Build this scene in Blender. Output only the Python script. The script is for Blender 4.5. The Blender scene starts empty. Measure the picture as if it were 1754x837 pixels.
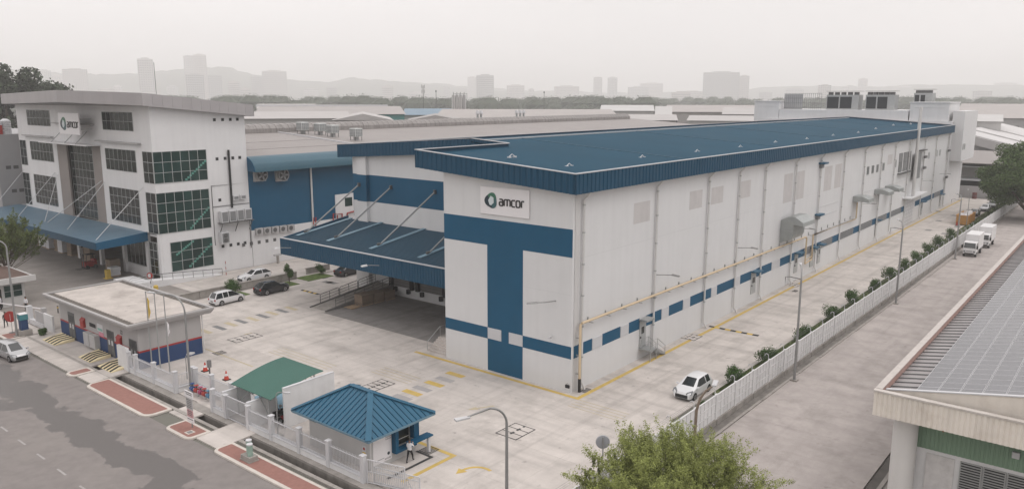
import bpy, bmesh, math, random
import numpy as np
from mathutils import Vector, Matrix
random.seed(7); NP = np.random.RandomState(11)
R = math.radians
scene = bpy.context.scene
COL = scene.collection
# ------------------------------------------------------------------ camera
YAW, PITCH, ROLL = R(39.1076), R(-10.6098), R(0.0492)
CAM = Vector((-53.93, -37.16, 25.6))
fw = Vector((math.cos(PITCH)*math.cos(YAW), math.cos(PITCH)*math.sin(YAW), math.sin(PITCH)))
rt0 = Vector((math.sin(YAW), -math.cos(YAW), 0)); up0 = rt0.cross(fw)
rt = rt0*math.cos(ROLL)+up0*math.sin(ROLL); up = up0*math.cos(ROLL)-rt0*math.sin(ROLL)
cd = bpy.data.cameras.new("camera"); cam = bpy.data.objects.new("camera", cd); COL.objects.link(cam)
cam.matrix_world = Matrix(((rt.x, up.x, -fw.x, CAM.x), (rt.y, up.y, -fw.y, CAM.y), (rt.z, up.z, -fw.z, CAM.z), (0, 0, 0, 1)))
cd.sensor_width = 36; cd.lens = 36*1333.0/1754; cd.clip_start = 0.5; cd.clip_end = 20000
scene.camera = cam
def G(px, py, z=0.0):
    d = fw*1333.0+rt*(px-877)-up*(py-418.5); t = (z-CAM.z)/d.z
    return CAM+d*t
def FAR(px, dist, py=None):
    """ground point under photo column px at a horizontal distance; with py also the height seen there"""
    d = fw*1333.0+rt*(px-877)-up*((168 if py is None else py)-418.5)
    k = dist/math.hypot(d.x, d.y); p = CAM+d*k
    return p
# ------------------------------------------------------------------ world, sun, exposure
w = bpy.data.worlds.new("World"); scene.world = w; w.use_nodes = True
nt = w.node_tree; nt.nodes.clear()
N = lambda t: nt.nodes.new(t)
SUN_EL, SUN_AZ = R(58), R(-62)     # direction towards the sun, azimuth measured from +x
sky = N('ShaderNodeTexSky'); sky.sky_type = 'NISHITA'; sky.sun_disc = False
sky.sun_elevation = SUN_EL; sky.sun_rotation = R(90)-SUN_AZ; sky.air_density = 1.2; sky.dust_density = 8.0
hs = N('ShaderNodeHueSaturation'); hs.inputs['Saturation'].default_value = 0.12
sc_ = N('ShaderNodeVectorMath'); sc_.operation = 'SCALE'; sc_.inputs['Scale'].default_value = 0.10
tc = N('ShaderNodeTexCoord'); sep = N('ShaderNodeSeparateXYZ')
mr = N('ShaderNodeMapRange'); mr.inputs['From Min'].default_value = 0.0; mr.inputs['From Max'].default_value = 1.0
mix = N('ShaderNodeMix'); mix.data_type = 'RGBA'
mix.inputs[6].default_value = (1.06, 1.015, 1.005, 1); mix.inputs[7].default_value = (1.66, 1.60, 1.595, 1)
m2 = N('ShaderNodeMix'); m2.data_type = 'RGBA'; m2.inputs[0].default_value = 0.12
bg = N('ShaderNodeBackground'); bg.inputs['Strength'].default_value = 1.0; out = N('ShaderNodeOutputWorld')
L = nt.links.new
cn = N('ShaderNodeTexNoise'); cn.inputs['Scale'].default_value = 1.6; cn.inputs['Detail'].default_value = 4
cmp_ = N('ShaderNodeMapping'); cmp_.inputs['Scale'].default_value = (1, 1, 5); L(tc.outputs['Generated'], cmp_.inputs['Vector']); L(cmp_.outputs[0], cn.inputs['Vector'])
cr2 = N('ShaderNodeMapRange'); cr2.inputs['From Min'].default_value = 0.3; cr2.inputs['From Max'].default_value = 0.7; cr2.inputs['To Min'].default_value = 0.95; cr2.inputs['To Max'].default_value = 1.05; L(cn.outputs['Fac'], cr2.inputs['Value']); L(cr2.outputs[0], bg.inputs['Strength'])
L(sky.outputs[0], hs.inputs['Color']); L(hs.outputs[0], sc_.inputs[0])
L(tc.outputs['Generated'], sep.inputs[0]); L(sep.outputs['Z'], mr.inputs['Value']); L(mr.outputs[0], mix.inputs[0])
L(mix.outputs[2], m2.inputs[6]); L(sc_.outputs[0], m2.inputs[7]); L(m2.outputs[2], bg.inputs['Color']); L(bg.outputs[0], out.inputs['Surface'])
sl = bpy.data.lights.new("sun", 'SUN'); sl.energy = 0.6; sl.angle = R(22); sl.color = (1.0, 0.96, 0.92)
so = bpy.data.objects.new("sun", sl); COL.objects.link(so)
sd = Vector((math.cos(SUN_EL)*math.cos(SUN_AZ), math.cos(SUN_EL)*math.sin(SUN_AZ), math.sin(SUN_EL)))
so.rotation_euler = (-sd).to_track_quat('-Z', 'Y').to_euler(); so.location = (0, 0, 200)
HAZE = 0.00034
vs = scene.view_settings; vs.view_transform = 'Standard'; vs.look = 'None'; vs.gamma = 1; vs.exposure = 0.0; vs.use_curve_mapping = False
cy = scene.cycles; cy.max_bounces = 8; cy.diffuse_bounces = 3; cy.glossy_bounces = 3; cy.transmission_bounces = 3; cy.volume_bounces = 6
cy.transparent_max_bounces = 8; cy.caustics_reflective = False; cy.caustics_refractive = False
cy.use_denoising = True; cy.denoiser = 'OPENIMAGEDENOISE'; cy.sample_clamp_indirect = 4
# ------------------------------------------------------------------ materials
MATS = {}
def M(name, col, rough=0.7, var=0.08, scale=0.6, bump=0.0, bscale=20, metal=0.0, streak=0.0, rnd=0.0, spec=0.4, stain=0.0, stain_col=(0.12, 0.11, 0.10), rib=None, detail=6, coat=0.0, stain_scale=0.35, tracks=0.0, spots=0.0):
    if name in MATS: return MATS[name]
    col = tuple(0.90*c_ for c_ in col[:3]); stain_col = tuple(0.90*c_ for c_ in stain_col)
    m = bpy.data.materials.new(name); m.use_nodes = True; t = m.node_tree; b = t.nodes['Principled BSDF']; lk = t.links.new
    n = lambda k: t.nodes.new(k)
    b.inputs['Roughness'].default_value = rough; b.inputs['Metallic'].default_value = metal
    b.inputs['Specular IOR Level'].default_value = spec; b.inputs['Coat Weight'].default_value = coat
    geo = n('ShaderNodeNewGeometry'); pos = geo.outputs['Position']
    ns = n('ShaderNodeTexNoise'); ns.inputs['Scale'].default_value = scale; ns.inputs['Detail'].default_value = detail; ns.inputs['Roughness'].default_value = 0.65
    lk(pos, ns.inputs['Vector'])
    mp = n('ShaderNodeMapRange'); mp.inputs['From Min'].default_value = 0.3; mp.inputs['From Max'].default_value = 0.7
    mp.inputs['To Min'].default_value = 1-var; mp.inputs['To Max'].default_value = 1+var; lk(ns.outputs['Fac'], mp.inputs['Value'])
    val = mp.outputs[0]
    if rnd:
        oi = n('ShaderNodeObjectInfo'); mm = n('ShaderNodeMapRange'); mm.inputs['To Min'].default_value = 1-rnd; mm.inputs['To Max'].default_value = 1+rnd
        lk(oi.outputs['Random'], mm.inputs['Value']); mu = n('ShaderNodeMath'); mu.operation = 'MULTIPLY'; lk(val, mu.inputs[0]); lk(mm.outputs[0], mu.inputs[1]); val = mu.outputs[0]
    if streak:
        mpg = n('ShaderNodeMapping'); mpg.inputs['Scale'].default_value = (1.3, 1.3, 0.07); lk(pos, mpg.inputs['Vector'])
        n2 = n('ShaderNodeTexNoise'); n2.inputs['Scale'].default_value = 1.0; n2.inputs['Detail'].default_value = 5; lk(mpg.outputs[0], n2.inputs['Vector'])
        m3 = n('ShaderNodeMapRange'); m3.inputs['From Min'].default_value = 0.45; m3.inputs['From Max'].default_value = 0.75; m3.inputs['To Min'].default_value = 1; m3.inputs['To Max'].default_value = 1-streak
        lk(n2.outputs['Fac'], m3.inputs['Value']); mu = n('ShaderNodeMath'); mu.operation = 'MULTIPLY'; lk(val, mu.inputs[0]); lk(m3.outputs[0], mu.inputs[1]); val = mu.outputs[0]
    vm = n('ShaderNodeVectorMath'); vm.operation = 'SCALE'; vm.inputs[0].default_value = col[:3]; lk(val, vm.inputs['Scale'])
    c = vm.outputs[0]
    if tracks:
        for k_, sc2 in enumerate(((0.035, 0.9, 1), (0.55, 0.045, 1))):
            mg = n('ShaderNodeMapping'); mg.inputs['Scale'].default_value = sc2; mg.inputs['Rotation'].default_value = (0, 0, (0.12, -0.2)[k_]); lk(pos, mg.inputs['Vector'])
            nz_ = n('ShaderNodeTexNoise'); nz_.inputs['Scale'].default_value = 1.0; nz_.inputs['Detail'].default_value = 6; nz_.inputs['Roughness'].default_value = 0.6; lk(mg.outputs[0], nz_.inputs['Vector'])
            mz = n('ShaderNodeMapRange'); mz.inputs['From Min'].default_value = 0.5; mz.inputs['From Max'].default_value = 0.75; mz.inputs['To Min'].default_value = 1; mz.inputs['To Max'].default_value = 1-tracks; lk(nz_.outputs['Fac'], mz.inputs['Value'])
            mu = n('ShaderNodeMath'); mu.operation = 'MULTIPLY'; lk(val, mu.inputs[0]); lk(mz.outputs[0], mu.inputs[1]); val = mu.outputs[0]; vm.inputs['Scale'].default_value = 1; lk(val, vm.inputs['Scale'])
    if spots:
        ns2 = n('ShaderNodeTexNoise'); ns2.inputs['Scale'].default_value = 1.1; ns2.inputs['Detail'].default_value = 3; lk(pos, ns2.inputs['Vector'])
        ms2 = n('ShaderNodeMapRange'); ms2.inputs['From Min'].default_value = 0.66; ms2.inputs['From Max'].default_value = 0.74; ms2.inputs['To Min'].default_value = 1; ms2.inputs['To Max'].default_value = 1-spots; lk(ns2.outputs['Fac'], ms2.inputs['Value'])
        mu = n('ShaderNodeMath'); mu.operation = 'MULTIPLY'; lk(val, mu.inputs[0]); lk(ms2.outputs[0], mu.inputs[1]); val = mu.outputs[0]; lk(val, vm.inputs['Scale'])
    if stain:
        n4 = n('ShaderNodeTexNoise'); n4.inputs['Scale'].default_value = stain_scale; n4.inputs['Detail'].default_value = 8; n4.inputs['Roughness'].default_value = 0.7; lk(pos, n4.inputs['Vector'])
        m4 = n('ShaderNodeMapRange'); m4.inputs['From Min'].default_value = 0.5; m4.inputs['From Max'].default_value = 0.72; m4.inputs['To Max'].default_value = stain; lk(n4.outputs['Fac'], m4.inputs['Value'])
        mx = n('ShaderNodeMix'); mx.data_type = 'RGBA'; mx.inputs[7].default_value = (*stain_col, 1); lk(m4.outputs[0], mx.inputs[0]); lk(c, mx.inputs[6]); c = mx.outputs[2]
    lk(c, b.inputs['Base Color'])
    if bump or rib:
        bp = n('ShaderNodeBump'); bp.inputs['Strength'].default_value = bump if bump else 0.5; bp.inputs['Distance'].default_value = 0.05
        if rib:
            wv = n('ShaderNodeTexWave'); wv.bands_direction = rib[0]; wv.inputs['Scale'].default_value = rib[1]; wv.inputs['Distortion'].default_value = 0; lk(pos, wv.inputs['Vector']); lk(wv.outputs['Fac'], bp.inputs['Height'])
        else:
            n5 = n('ShaderNodeTexNoise'); n5.inputs['Scale'].default_value = bscale; n5.inputs['Detail'].default_value = 4; lk(pos, n5.inputs['Vector']); lk(n5.outputs['Fac'], bp.inputs['Height'])
        lk(bp.outputs[0], b.inputs['Normal'])
    MATS[name] = m; return m
def glassy(name, col, rough=0.08, spec=0.3):
    return M(name, col, rough, 0.25, 0.5, spec=spec, rnd=0.3)
white = M('white_wall', (0.69, 0.69, 0.695), 0.75, 0.03, 0.25, streak=0.035, spec=0.25)
white2 = M('office_white', (0.735, 0.73, 0.735), 0.75, 0.03, 0.3, streak=0.05, spec=0.25)
whitef = M('fence_white', (0.73, 0.725, 0.725), 0.8, 0.06, 0.8, streak=0.08, spec=0.2, rnd=0.03)
blue = M('blue_paint', (0.004, 0.082, 0.165), 0.6, 0.06, 0.3, spec=0.3)
bluem = M('blue_metal', (0.005, 0.060, 0.118), 0.5, 0.05, 0.3, spec=0.3)
blueroof = M('blue_roof', (0.006, 0.056, 0.098), 0.7, 0.10, 0.10, spec=0.08, stain=0.25, stain_col=(0.035, 0.085, 0.12), stain_scale=0.06, streak=0)
bluec = M('blue_canopy', (0.02, 0.105, 0.18), 0.5, 0.06, 0.25, spec=0.5)
bluelt = M('pale_blue_strip', (0.14, 0.24, 0.31), 0.5, 0.05, 0.5)
capw = M('cap_white', (0.60, 0.60, 0.615), 0.45, 0.04, 0.5)
steel = M('galvanised', (0.42, 0.43, 0.43), 0.45, 0.08, 2, metal=0.5)
dsteel = M('grey_steel', (0.13, 0.13, 0.13), 0.5, 0.08, 2, metal=0.3)
pole = M('pole_grey', (0.30, 0.30, 0.295), 0.5, 0.08, 1.5, metal=0.3)
dark = M('dark', (0.018, 0.019, 0.020), 0.6, 0.1, 1)
black = M('black_rubber', (0.02, 0.02, 0.02), 0.75, 0.1, 3)
concrete = M('concrete', (0.57, 0.525, 0.49), 0.88, 0.10, 0.5, bump=0.15, bscale=25, stain=0.8, stain_col=(0.36, 0.33, 0.305), rnd=0.04, stain_scale=0.22, tracks=0.25, spots=0.28, spec=0.2)
concd = M('concrete_weathered', (0.36, 0.335, 0.31), 0.9, 0.16, 0.5, bump=0.3, bscale=12, stain=0.7, stain_col=(0.20, 0.185, 0.165), streak=0.15, spec=0.2, stain_scale=0.8)
conclot = M('concrete_lot', (0.42, 0.38, 0.36), 0.9, 0.13, 0.5, bump=0.2, bscale=10, spots=0.25, tracks=0.15, stain=0.75, stain_col=(0.29, 0.265, 0.245), spec=0.2, rnd=0.03)
asphalt = None
green = M('green_roof', (0.062, 0.16, 0.13), 0.5, 0.06, 0.6)
yellow = M('yellow_paint', (0.56, 0.40, 0.12), 0.8, 0.12, 2.0, stain=0.5, stain_col=(0.43, 0.37, 0.25), spec=0.2, stain_scale=1.2)
yellowb = M('bright_yellow', (0.60, 0.42, 0.08), 0.7, 0.08, 2.0)
fadey = M('faded_yellow_paint', (0.50, 0.43, 0.30), 0.85, 0.06, 1.5, stain=0.8, stain_col=(0.45, 0.42, 0.38), spec=0.2, stain_scale=0.9)
greyp = M('grey_paint', (0.20, 0.20, 0.20), 0.8, 0.1, 2.0, stain=0.4, stain_col=(0.35, 0.33, 0.3))
gaspipe = M('gas_pipe_yellow', (0.62, 0.49, 0.33), 0.55, 0.05, 1)
red = M('red_paint', (0.36, 0.035, 0.03), 0.5, 0.08, 2)
redpave = M('red_paving', (0.31, 0.165, 0.14), 0.9, 0.10, 3.0, bump=0.3, bscale=30, stain=0.3, stain_col=(0.25, 0.13, 0.11), spec=0.15)
greyrf = M('grey_roof_metal', (0.30, 0.275, 0.265), 0.6, 0.06, 0.12, stain=0.25, stain_col=(0.24, 0.215, 0.2), rib=('X', 1.2), spec=0.3)
greyrf2 = M('pale_roof_metal', (0.46, 0.44, 0.43), 0.6, 0.06, 0.1, spec=0.3)
greyfas = M('grey_cladding', (0.40, 0.38, 0.385), 0.5, 0.03, 0.5, rnd=0.03, spec=0.35)
taupe = M('taupe_paint', (0.28, 0.25, 0.235), 0.75, 0.05, 0.5)
greyw = M('grey_wall', (0.44, 0.43, 0.43), 0.8, 0.05, 0.4, streak=0.06)
navy = M('navy_paint', (0.022, 0.055, 0.15), 0.65, 0.08, 0.6)
glassd = glassy('dark_glass', (0.020, 0.026, 0.026))
glassg = glassy('green_glass', (0.018, 0.045, 0.040))
glassc = M('car_glass', (0.022, 0.026, 0.027), 0.08, 0.1, 2, spec=0.9)
frame = M('window_frame', (0.42, 0.43, 0.425), 0.5, 0.03, 1)
louvre = M('louvre_grey', (0.22, 0.225, 0.23), 0.55, 0.08, 1.0)
patch = M('patched_paint', (0.57, 0.55, 0.545), 0.8, 0.06, 0.8, streak=0.08)
skin = M('skin', (0.23, 0.12, 0.075), 0.6, 0.05, 5)
shirt = M('shirt_white', (0.70, 0.70, 0.72), 0.8, 0.06, 6)
trouser = M('trousers_black', (0.02, 0.02, 0.022), 0.8, 0.1, 5)
card = M('cardboard', (0.235, 0.18, 0.135), 0.85, 0.10, 1.2, rnd=0.15)
wood = M('pallet_wood', (0.42, 0.30, 0.20), 0.85, 0.15, 3, rnd=0.12)
grass = M('grass', (0.11, 0.155, 0.05), 0.9, 0.35, 1.5, bump=0.8, bscale=30, spec=0.15)
teal = M('teal_glass_rail', (0.09, 0.27, 0.22), 0.3, 0.1, 1)
lamphead = M('lamp_head', (0.55, 0.55, 0.56), 0.4, 0.05, 2)
# ------------------------------------------------------------------ mesh helpers
class MB:
    def __init__(s): s.v = []; s.f = []; s.m = []
    def _add(s, v, f, mi=0):
        o = len(s.v); s.v += [tuple(p) for p in v]; s.f += [tuple(i+o for i in q) for q in f]; s.m += [mi]*len(f); return s
    def box(s, x0, x1, y0, y1, z0, z1, mi=0):
        if x0 > x1: x0, x1 = x1, x0
        if y0 > y1: y0, y1 = y1, y0
        if z0 > z1: z0, z1 = z1, z0
        return s._add([(x0, y0, z0), (x1, y0, z0), (x1, y1, z0), (x0, y1, z0), (x0, y0, z1), (x1, y0, z1), (x1, y1, z1), (x0, y1, z1)],
                      [(0, 3, 2, 1), (4, 5, 6, 7), (0, 1, 5, 4), (1, 2, 6, 5), (2, 3, 7, 6), (3, 0, 4, 7)], mi)
    def hexa(s, p, mi=0):    # 8 points, bottom ring then top ring
        return s._add(p, [(0, 3, 2, 1), (4, 5, 6, 7), (0, 1, 5, 4), (1, 2, 6, 5), (2, 3, 7, 6), (3, 0, 4, 7)], mi)
    def prism(s, poly, z0, z1, mi=0, axis='z'):
        """poly: 2d points; axis z -> (x,y), x -> (y,z) extruded over x, y -> (x,z) extruded over y"""
        n = len(poly)
        def P(a, b, h): return {'z': (a, b, h), 'x': (h, a, b), 'y': (a, h, b)}[axis]
        v = [P(a, b, z0) for a, b in poly]+[P(a, b, z1) for a, b in poly]
        f = [tuple(range(n))[::-1], tuple(range(n, 2*n))]+[(i, (i+1) % n, n+(i+1) % n, n+i) for i in range(n)]
        return s._add(v, f, mi)
    def tube(s, pts, r, n=8, mi=0, caps=True):
        pts = [Vector(p) for p in pts]; rs = r if isinstance(r, (list, tuple)) else [r]*len(pts)
        rings = []; ref = None
        for i, p in enumerate(pts):
            d = (pts[min(i+1, len(pts)-1)]-pts[max(i-1, 0)]).normalized()
            if ref is None: ref = Vector((0, 0, 1)) if abs(d.z) < 0.9 else Vector((1, 0, 0))
            a = d.cross(ref).normalized(); b = d.cross(a).normalized(); ref = -b if False else ref
            rings.append([p+(a*math.cos(2*math.pi*k/n)+b*math.sin(2*math.pi*k/n))*rs[i] for k in range(n)])
        v = [q for rg in rings for q in rg]; f = []
        for i in range(len(pts)-1):
            for k in range(n): f.append((i*n+k, i*n+(k+1) % n, (i+1)*n+(k+1) % n, (i+1)*n+k))
        if caps: f += [tuple(range(n))[::-1], tuple(range((len(pts)-1)*n, len(pts)*n))]
        return s._add(v, f, mi)
    def bar(s, p, q, wd, ht, mi=0):
        p = Vector(p); q = Vector(q); d = (q-p).normalized(); ref = Vector((0, 0, 1)) if abs(d.z) < 0.99 else Vector((1, 0, 0))
        a = d.cross(ref).normalized()*wd/2; b = a.cross(d).normalized()*ht/2
        return s.hexa([p-a-b, p+a-b, p+a+b, p-a+b, q-a-b, q+a-b, q+a+b, q-a+b], mi)
    def build(s, name, mat, parent=None, smooth=False, bevel=0):
        org = Vector((0, 0, 0))
        if parent is not None: org = WLOC.get(parent.name, Vector((0, 0, 0)))
        me = bpy.data.meshes.new(name)
        me.from_pydata([tuple(Vector(p)-org) for p in s.v], [], s.f)
        for mm in (mat if isinstance(mat, (list, tuple)) else [mat]): me.materials.append(mm)
        if any(s.m): me.polygons.foreach_set('material_index', s.m)
        bm = bmesh.new(); bm.from_mesh(me); bmesh.ops.recalc_face_normals(bm, faces=bm.faces[:]); bm.to_mesh(me); bm.free()
        if smooth: me.polygons.foreach_set('use_smooth', [True]*len(me.polygons))
        ob = link(name, me, parent)
        if smooth:
            try: me.set_sharp_from_angle(angle=R(40))
            except Exception: pass
        if bevel:
            bv = ob.modifiers.new('bevel', 'BEVEL'); bv.width = bevel; bv.segments = 1; bv.limit_method = 'ANGLE'
        return ob
WLOC = {}
def link(name, data, parent=None, loc=None):
    o = bpy.data.objects.new(name, data); COL.objects.link(o)
    if parent is not None:
        o.parent = parent
        WLOC[o.name] = WLOC.get(parent.name, Vector((0, 0, 0)))+(Vector(loc) if loc else Vector((0, 0, 0)))
    else:
        WLOC[o.name] = Vector(loc) if loc else Vector((0, 0, 0))
    if loc: o.location = loc
    return o
def tag(o, label=None, cat=None, group=None, kind=None):
    if label: o['label'] = label
    if cat: o['category'] = cat
    if group: o['group'] = group
    if kind: o['kind'] = kind
    return o
def thing(name, loc, label, cat, group=None, rz=0):
    o = link(name, None, None, loc); o.rotation_euler.z = rz; o.empty_display_size = 0.3
    return tag(o, label, cat, group)
def box(name, mat, parent, *a, **k): return MB().box(*a).build(name, mat, parent, **k)
def inst(name, src, parent, loc):
    """a copy that shares the mesh of src, placed at world loc (mesh built about its own origin)"""
    o = bpy.data.objects.new(name, src); COL.objects.link(o)
    if parent is not None: o.parent = parent; o.location = Vector(loc)-WLOC[parent.name]
    else: o.location = loc
    return o
def lmesh(name, mb, mat):
    """mesh data only"""
    me = bpy.data.meshes.new(name); me.from_pydata(mb.v, [], mb.f)
    for mm in (mat if isinstance(mat, (list, tuple)) else [mat]): me.materials.append(mm)
    if any(mb.m): me.polygons.foreach_set('material_index', mb.m)
    bm = bmesh.new(); bm.from_mesh(me); bmesh.ops.recalc_face_normals(bm, faces=bm.faces[:]); bm.to_mesh(me); bm.free()
    return me
def copy_tree(o, parent=None):
    c = o.copy(); COL.objects.link(c); c.parent = parent
    for ch in list(o.children): copy_tree(ch, c)
    return c
def text_mesh(name, s, size, mat, parent, mw, extrude=0.01):
    cu = bpy.data.curves.new(name, 'FONT'); cu.body = s; cu.size = size; cu.extrude = extrude; cu.align_x = 'CENTER'; cu.align_y = 'CENTER'
    t = bpy.data.objects.new(name, cu); COL.objects.link(t)
    me = bpy.data.meshes.new_from_object(t); bpy.data.objects.remove(t); me.materials.clear(); me.materials.append(mat)
    me.transform(Matrix.Translation(-WLOC[parent.name]) @ mw)
    return link(name, me, parent)
def corr(mb, p0, p1, z0, z1, nrm, pitch=0.5, depth=0.06, mi=0, ztop=None):
    """corrugated upright sheet from p0 to p1 (2d), trapezoid ribs along nrm; z as pairs for sloping ends"""
    p0 = Vector((*p0, 0)); p1 = Vector((*p1, 0)); d = p1-p0; Ln = d.length; d = d/Ln; n = Vector((*nrm, 0))
    k = max(1, int(Ln/pitch)); prof = []
    for i in range(k):
        b = i*Ln/k; q = Ln/k
        prof += [(b, 0), (b+q*0.55, 0), (b+q*0.65, -depth), (b+q*0.9, -depth)]
    prof.append((Ln, 0))
    z0 = z0 if isinstance(z0, (tuple, list)) else (z0, z0); z1 = z1 if isinstance(z1, (tuple, list)) else (z1, z1)
    v = []; f = []
    for a, h in prof:
        t = a/Ln; q = p0+d*a+n*h
        v += [(q.x, q.y, z0[0]+(z0[1]-z0[0])*t), (q.x, q.y, z1[0]+(z1[1]-z1[0])*t)]
    for i in range(len(prof)-1): f.append((2*i, 2*i+2, 2*i+3, 2*i+1))
    mb._add(v, f, mi); return mb
def window(parent, plane, at, u0, u1, v0, v1, nu, nv, out=-1, pm=None, fm=None, name='window', bar=0.05, thick=0.07, rows=None):
    """a glazed window: frame part with one pane sub-part per light. plane 'x': u=y; plane 'y': u=x"""
    pm = pm or glassd; fm = fm or frame
    def P(u, v, d): return (at+out*d, u, v) if plane == 'x' else (u, at+out*d, v)
    def bx(mb, ua, ub, va, vb, d0, d1):
        a = P(ua, va, d0); b = P(ub, vb, d1); mb.box(a[0], b[0], a[1], b[1], a[2], b[2])
    mb = MB(); us = [u0+(u1-u0)*i/nu for i in range(nu+1)]
    vsx = [v0+(v1-v0)*i/nv for i in range(nv+1)] if rows is None else [v0+(v1-v0)*r for r in rows]
    for u in us: bx(mb, u-bar/2, u+bar/2, v0-bar/2, v1+bar/2, 0.0, thick)
    for v in vsx:
        for i in range(nu): bx(mb, us[i]+bar/2, us[i+1]-bar/2, v-bar/2, v+bar/2, 0.0, thick-0.006)
    w = mb.build(name, fm, parent)
    cache = {}
    for i in range(nu):
        for j in range(len(vsx)-1):
            du = us[i+1]-us[i]-bar; dv = vsx[j+1]-vsx[j]-bar; key = (round(du, 3), round(dv, 3))
            if key not in cache:
                q = MB()
                if plane == 'x': q.box(-0.01, 0.01, -du/2, du/2, -dv/2, dv/2)
                else: q.box(-du/2, du/2, -0.01, 0.01, -dv/2, dv/2)
                cache[key] = lmesh('pane', q, pm)
            c = P((us[i]+us[i+1])/2, (vsx[j]+vsx[j+1])/2, 0.04)
            inst('pane', cache[key], w, c)
    return w
# ================================================================== GROUND
def struct(o): o['kind'] = 'structure'; return o
gm = M('far_ground', (0.17, 0.165, 0.145), 0.95, 0.25, 0.02, spec=0.1, stain=0.6, stain_col=(0.10, 0.115, 0.075), stain_scale=0.01)
mb = MB(); B_ = 7700
for x0, x1, y0, y1 in ((-B_, -23.7, -B_, B_), (-22.9, B_, -B_, B_), (-23.7, -22.9, -B_, -60), (-23.7, -22.9, 60, B_)):
    mb._add([(x0, y0, -0.15), (x1, y0, -0.15), (x1, y1, -0.15), (x0, y1, -0.15)], [(0, 1, 2, 3)])
struct(mb.build('ground', gm))
# yard slabs
yard = link('yard_pavement', None); struct(yard)
def slabs(x0, x1, y0, y1, px, py, mat, parent, skip=None, zt=0.0, name='slab', gap=0.008, zb=-0.14):
    nx = max(1, round((x1-x0)/px)); ny = max(1, round((y1-y0)/py)); dx = (x1-x0)/nx; dy = (y1-y0)/ny
    q = MB(); q.box(-dx/2+gap/2, dx/2-gap/2, -dy/2+gap/2, dy/2-gap/2, zb, zt); me = lmesh(name, q, mat)
    for i in range(nx):
        for j in range(ny):
            c = (x0+dx*(i+.5), y0+dy*(j+.5))
            if skip and skip(*c): continue
            inst(name, me, parent, (c[0], c[1], 0))
slabs(-21.9, 0.1, -12.4, 56.0, 5.4, 5.7, concrete, yard)
slabs(0.1, 180, -9.7, 0.1, 6.5, 4.75, concrete, yard)
slabs(0.1, 46, 15.1, 56.0, 5.8, 5.8, concrete, yard, skip=lambda x, y: x > 14.2 and y < 47)
for xa_, xb_, ya_ in ((-21.9, -2.08, 56.0), (-2.06, 4.4, 71.0)): slabs(xa_, xb_, ya_, 122, 4.9, 6.0, M('concrete_worn', (0.30, 0.275, 0.255), 0.9, 0.12, 0.3, stain=0.6, stain_col=(0.22, 0.2, 0.185), rnd=0.03, spec=0.2), yard)
slabs(-2.05, 60, 56.4, 68.4, 6.2, 6.0, concrete, yard)
slabs(157.5, 180, 0, 4, 6, 4, concrete, yard)
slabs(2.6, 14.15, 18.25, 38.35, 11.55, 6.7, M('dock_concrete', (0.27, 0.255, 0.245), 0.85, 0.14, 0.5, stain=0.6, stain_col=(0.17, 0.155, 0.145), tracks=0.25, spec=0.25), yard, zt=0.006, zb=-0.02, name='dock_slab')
# lane of the neighbouring lot
lot = link('lot_pavement', None); struct(lot)
slabs(-21, 135, -25.0, -13.9, 13.0, 11.1, conclot, lot)
slabs(135, 178, -22.0, -13.9, 8.6, 4.05, conclot, lot)
# asphalt road
asphalt = M('asphalt', (0.235, 0.213, 0.203), 0.85, 0.12, 0.9, bump=0.35, bscale=35, spec=0.25, stain=0.5, stain_col=(0.29, 0.265, 0.245), stain_scale=0.13, detail=9)
t = asphalt.node_tree; b = t.nodes['Principled BSDF']; src = b.inputs['Base Color'].links[0].from_socket
n = t.nodes.new; lk = t.links.new
geo = n('ShaderNodeNewGeometry'); n1 = n('ShaderNodeTexNoise'); n1.inputs['Scale'].default_value = 0.16; n1.inputs['Detail'].default_value = 9; n1.inputs['Roughness'].default_value = 0.6; lk(geo.outputs['Position'], n1.inputs['Vector'])
sp = n('ShaderNodeSeparateXYZ'); lk(geo.outputs['Position'], sp.inputs[0])
ad = n('ShaderNodeMath'); ad.operation = 'MULTIPLY_ADD'; lk(n1.outputs['Fac'], ad.inputs[0]); ad.inputs[1].default_value = 11.0; lk(sp.outputs['X'], ad.inputs[2])
ab = n('ShaderNodeMath'); ab.operation = 'ADD'; lk(ad.outputs[0], ab.inputs[0]); ab.inputs[1].default_value = 25.1
aa = n('ShaderNodeMath'); aa.operation = 'ABSOLUTE'; lk(ab.outputs[0], aa.inputs[0])
mr_ = n('ShaderNodeMapRange'); mr_.inputs['From Min'].default_value = 1.52; mr_.inputs['From Max'].default_value = 1.42; lk(aa.outputs[0], mr_.inputs['Value'])
mx = n('ShaderNodeMix'); mx.data_type = 'RGBA'; lk(mr_.outputs[0], mx.inputs[0]); lk(src, mx.inputs[6]); mx.inputs[7].default_value = (0.128, 0.118, 0.113, 1); lk(mx.outputs[2], b.inputs['Base Color'])
mr2 = n('ShaderNodeMapRange'); mr2.inputs['To Min'].default_value = 0.85; mr2.inputs['To Max'].default_value = 0.45; lk(mr_.outputs[0], mr2.inputs['Value']); lk(mr2.outputs[0], b.inputs['Roughness'])
struct(MB().box(-62, -26.0, -60, 320, -0.2, -0.10).build('road', asphalt))
# faded centre dashes
wp = M('road_white', (0.38, 0.36, 0.35), 0.85, 0.1, 3, stain=0.5, stain_col=(0.28, 0.26, 0.25), stain_scale=2)
rd = link('road_markings', None); struct(rd)
q = MB().box(-0.07, 0.07, -0.7, 0.7, 0, 0.004); me = lmesh('dash', q, wp)
for k in range(24): inst('dash', me, rd, (-34.3-0.012*(30.5-(30.5-3.75*k)), 38.0-3.75*k, -0.096))
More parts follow.
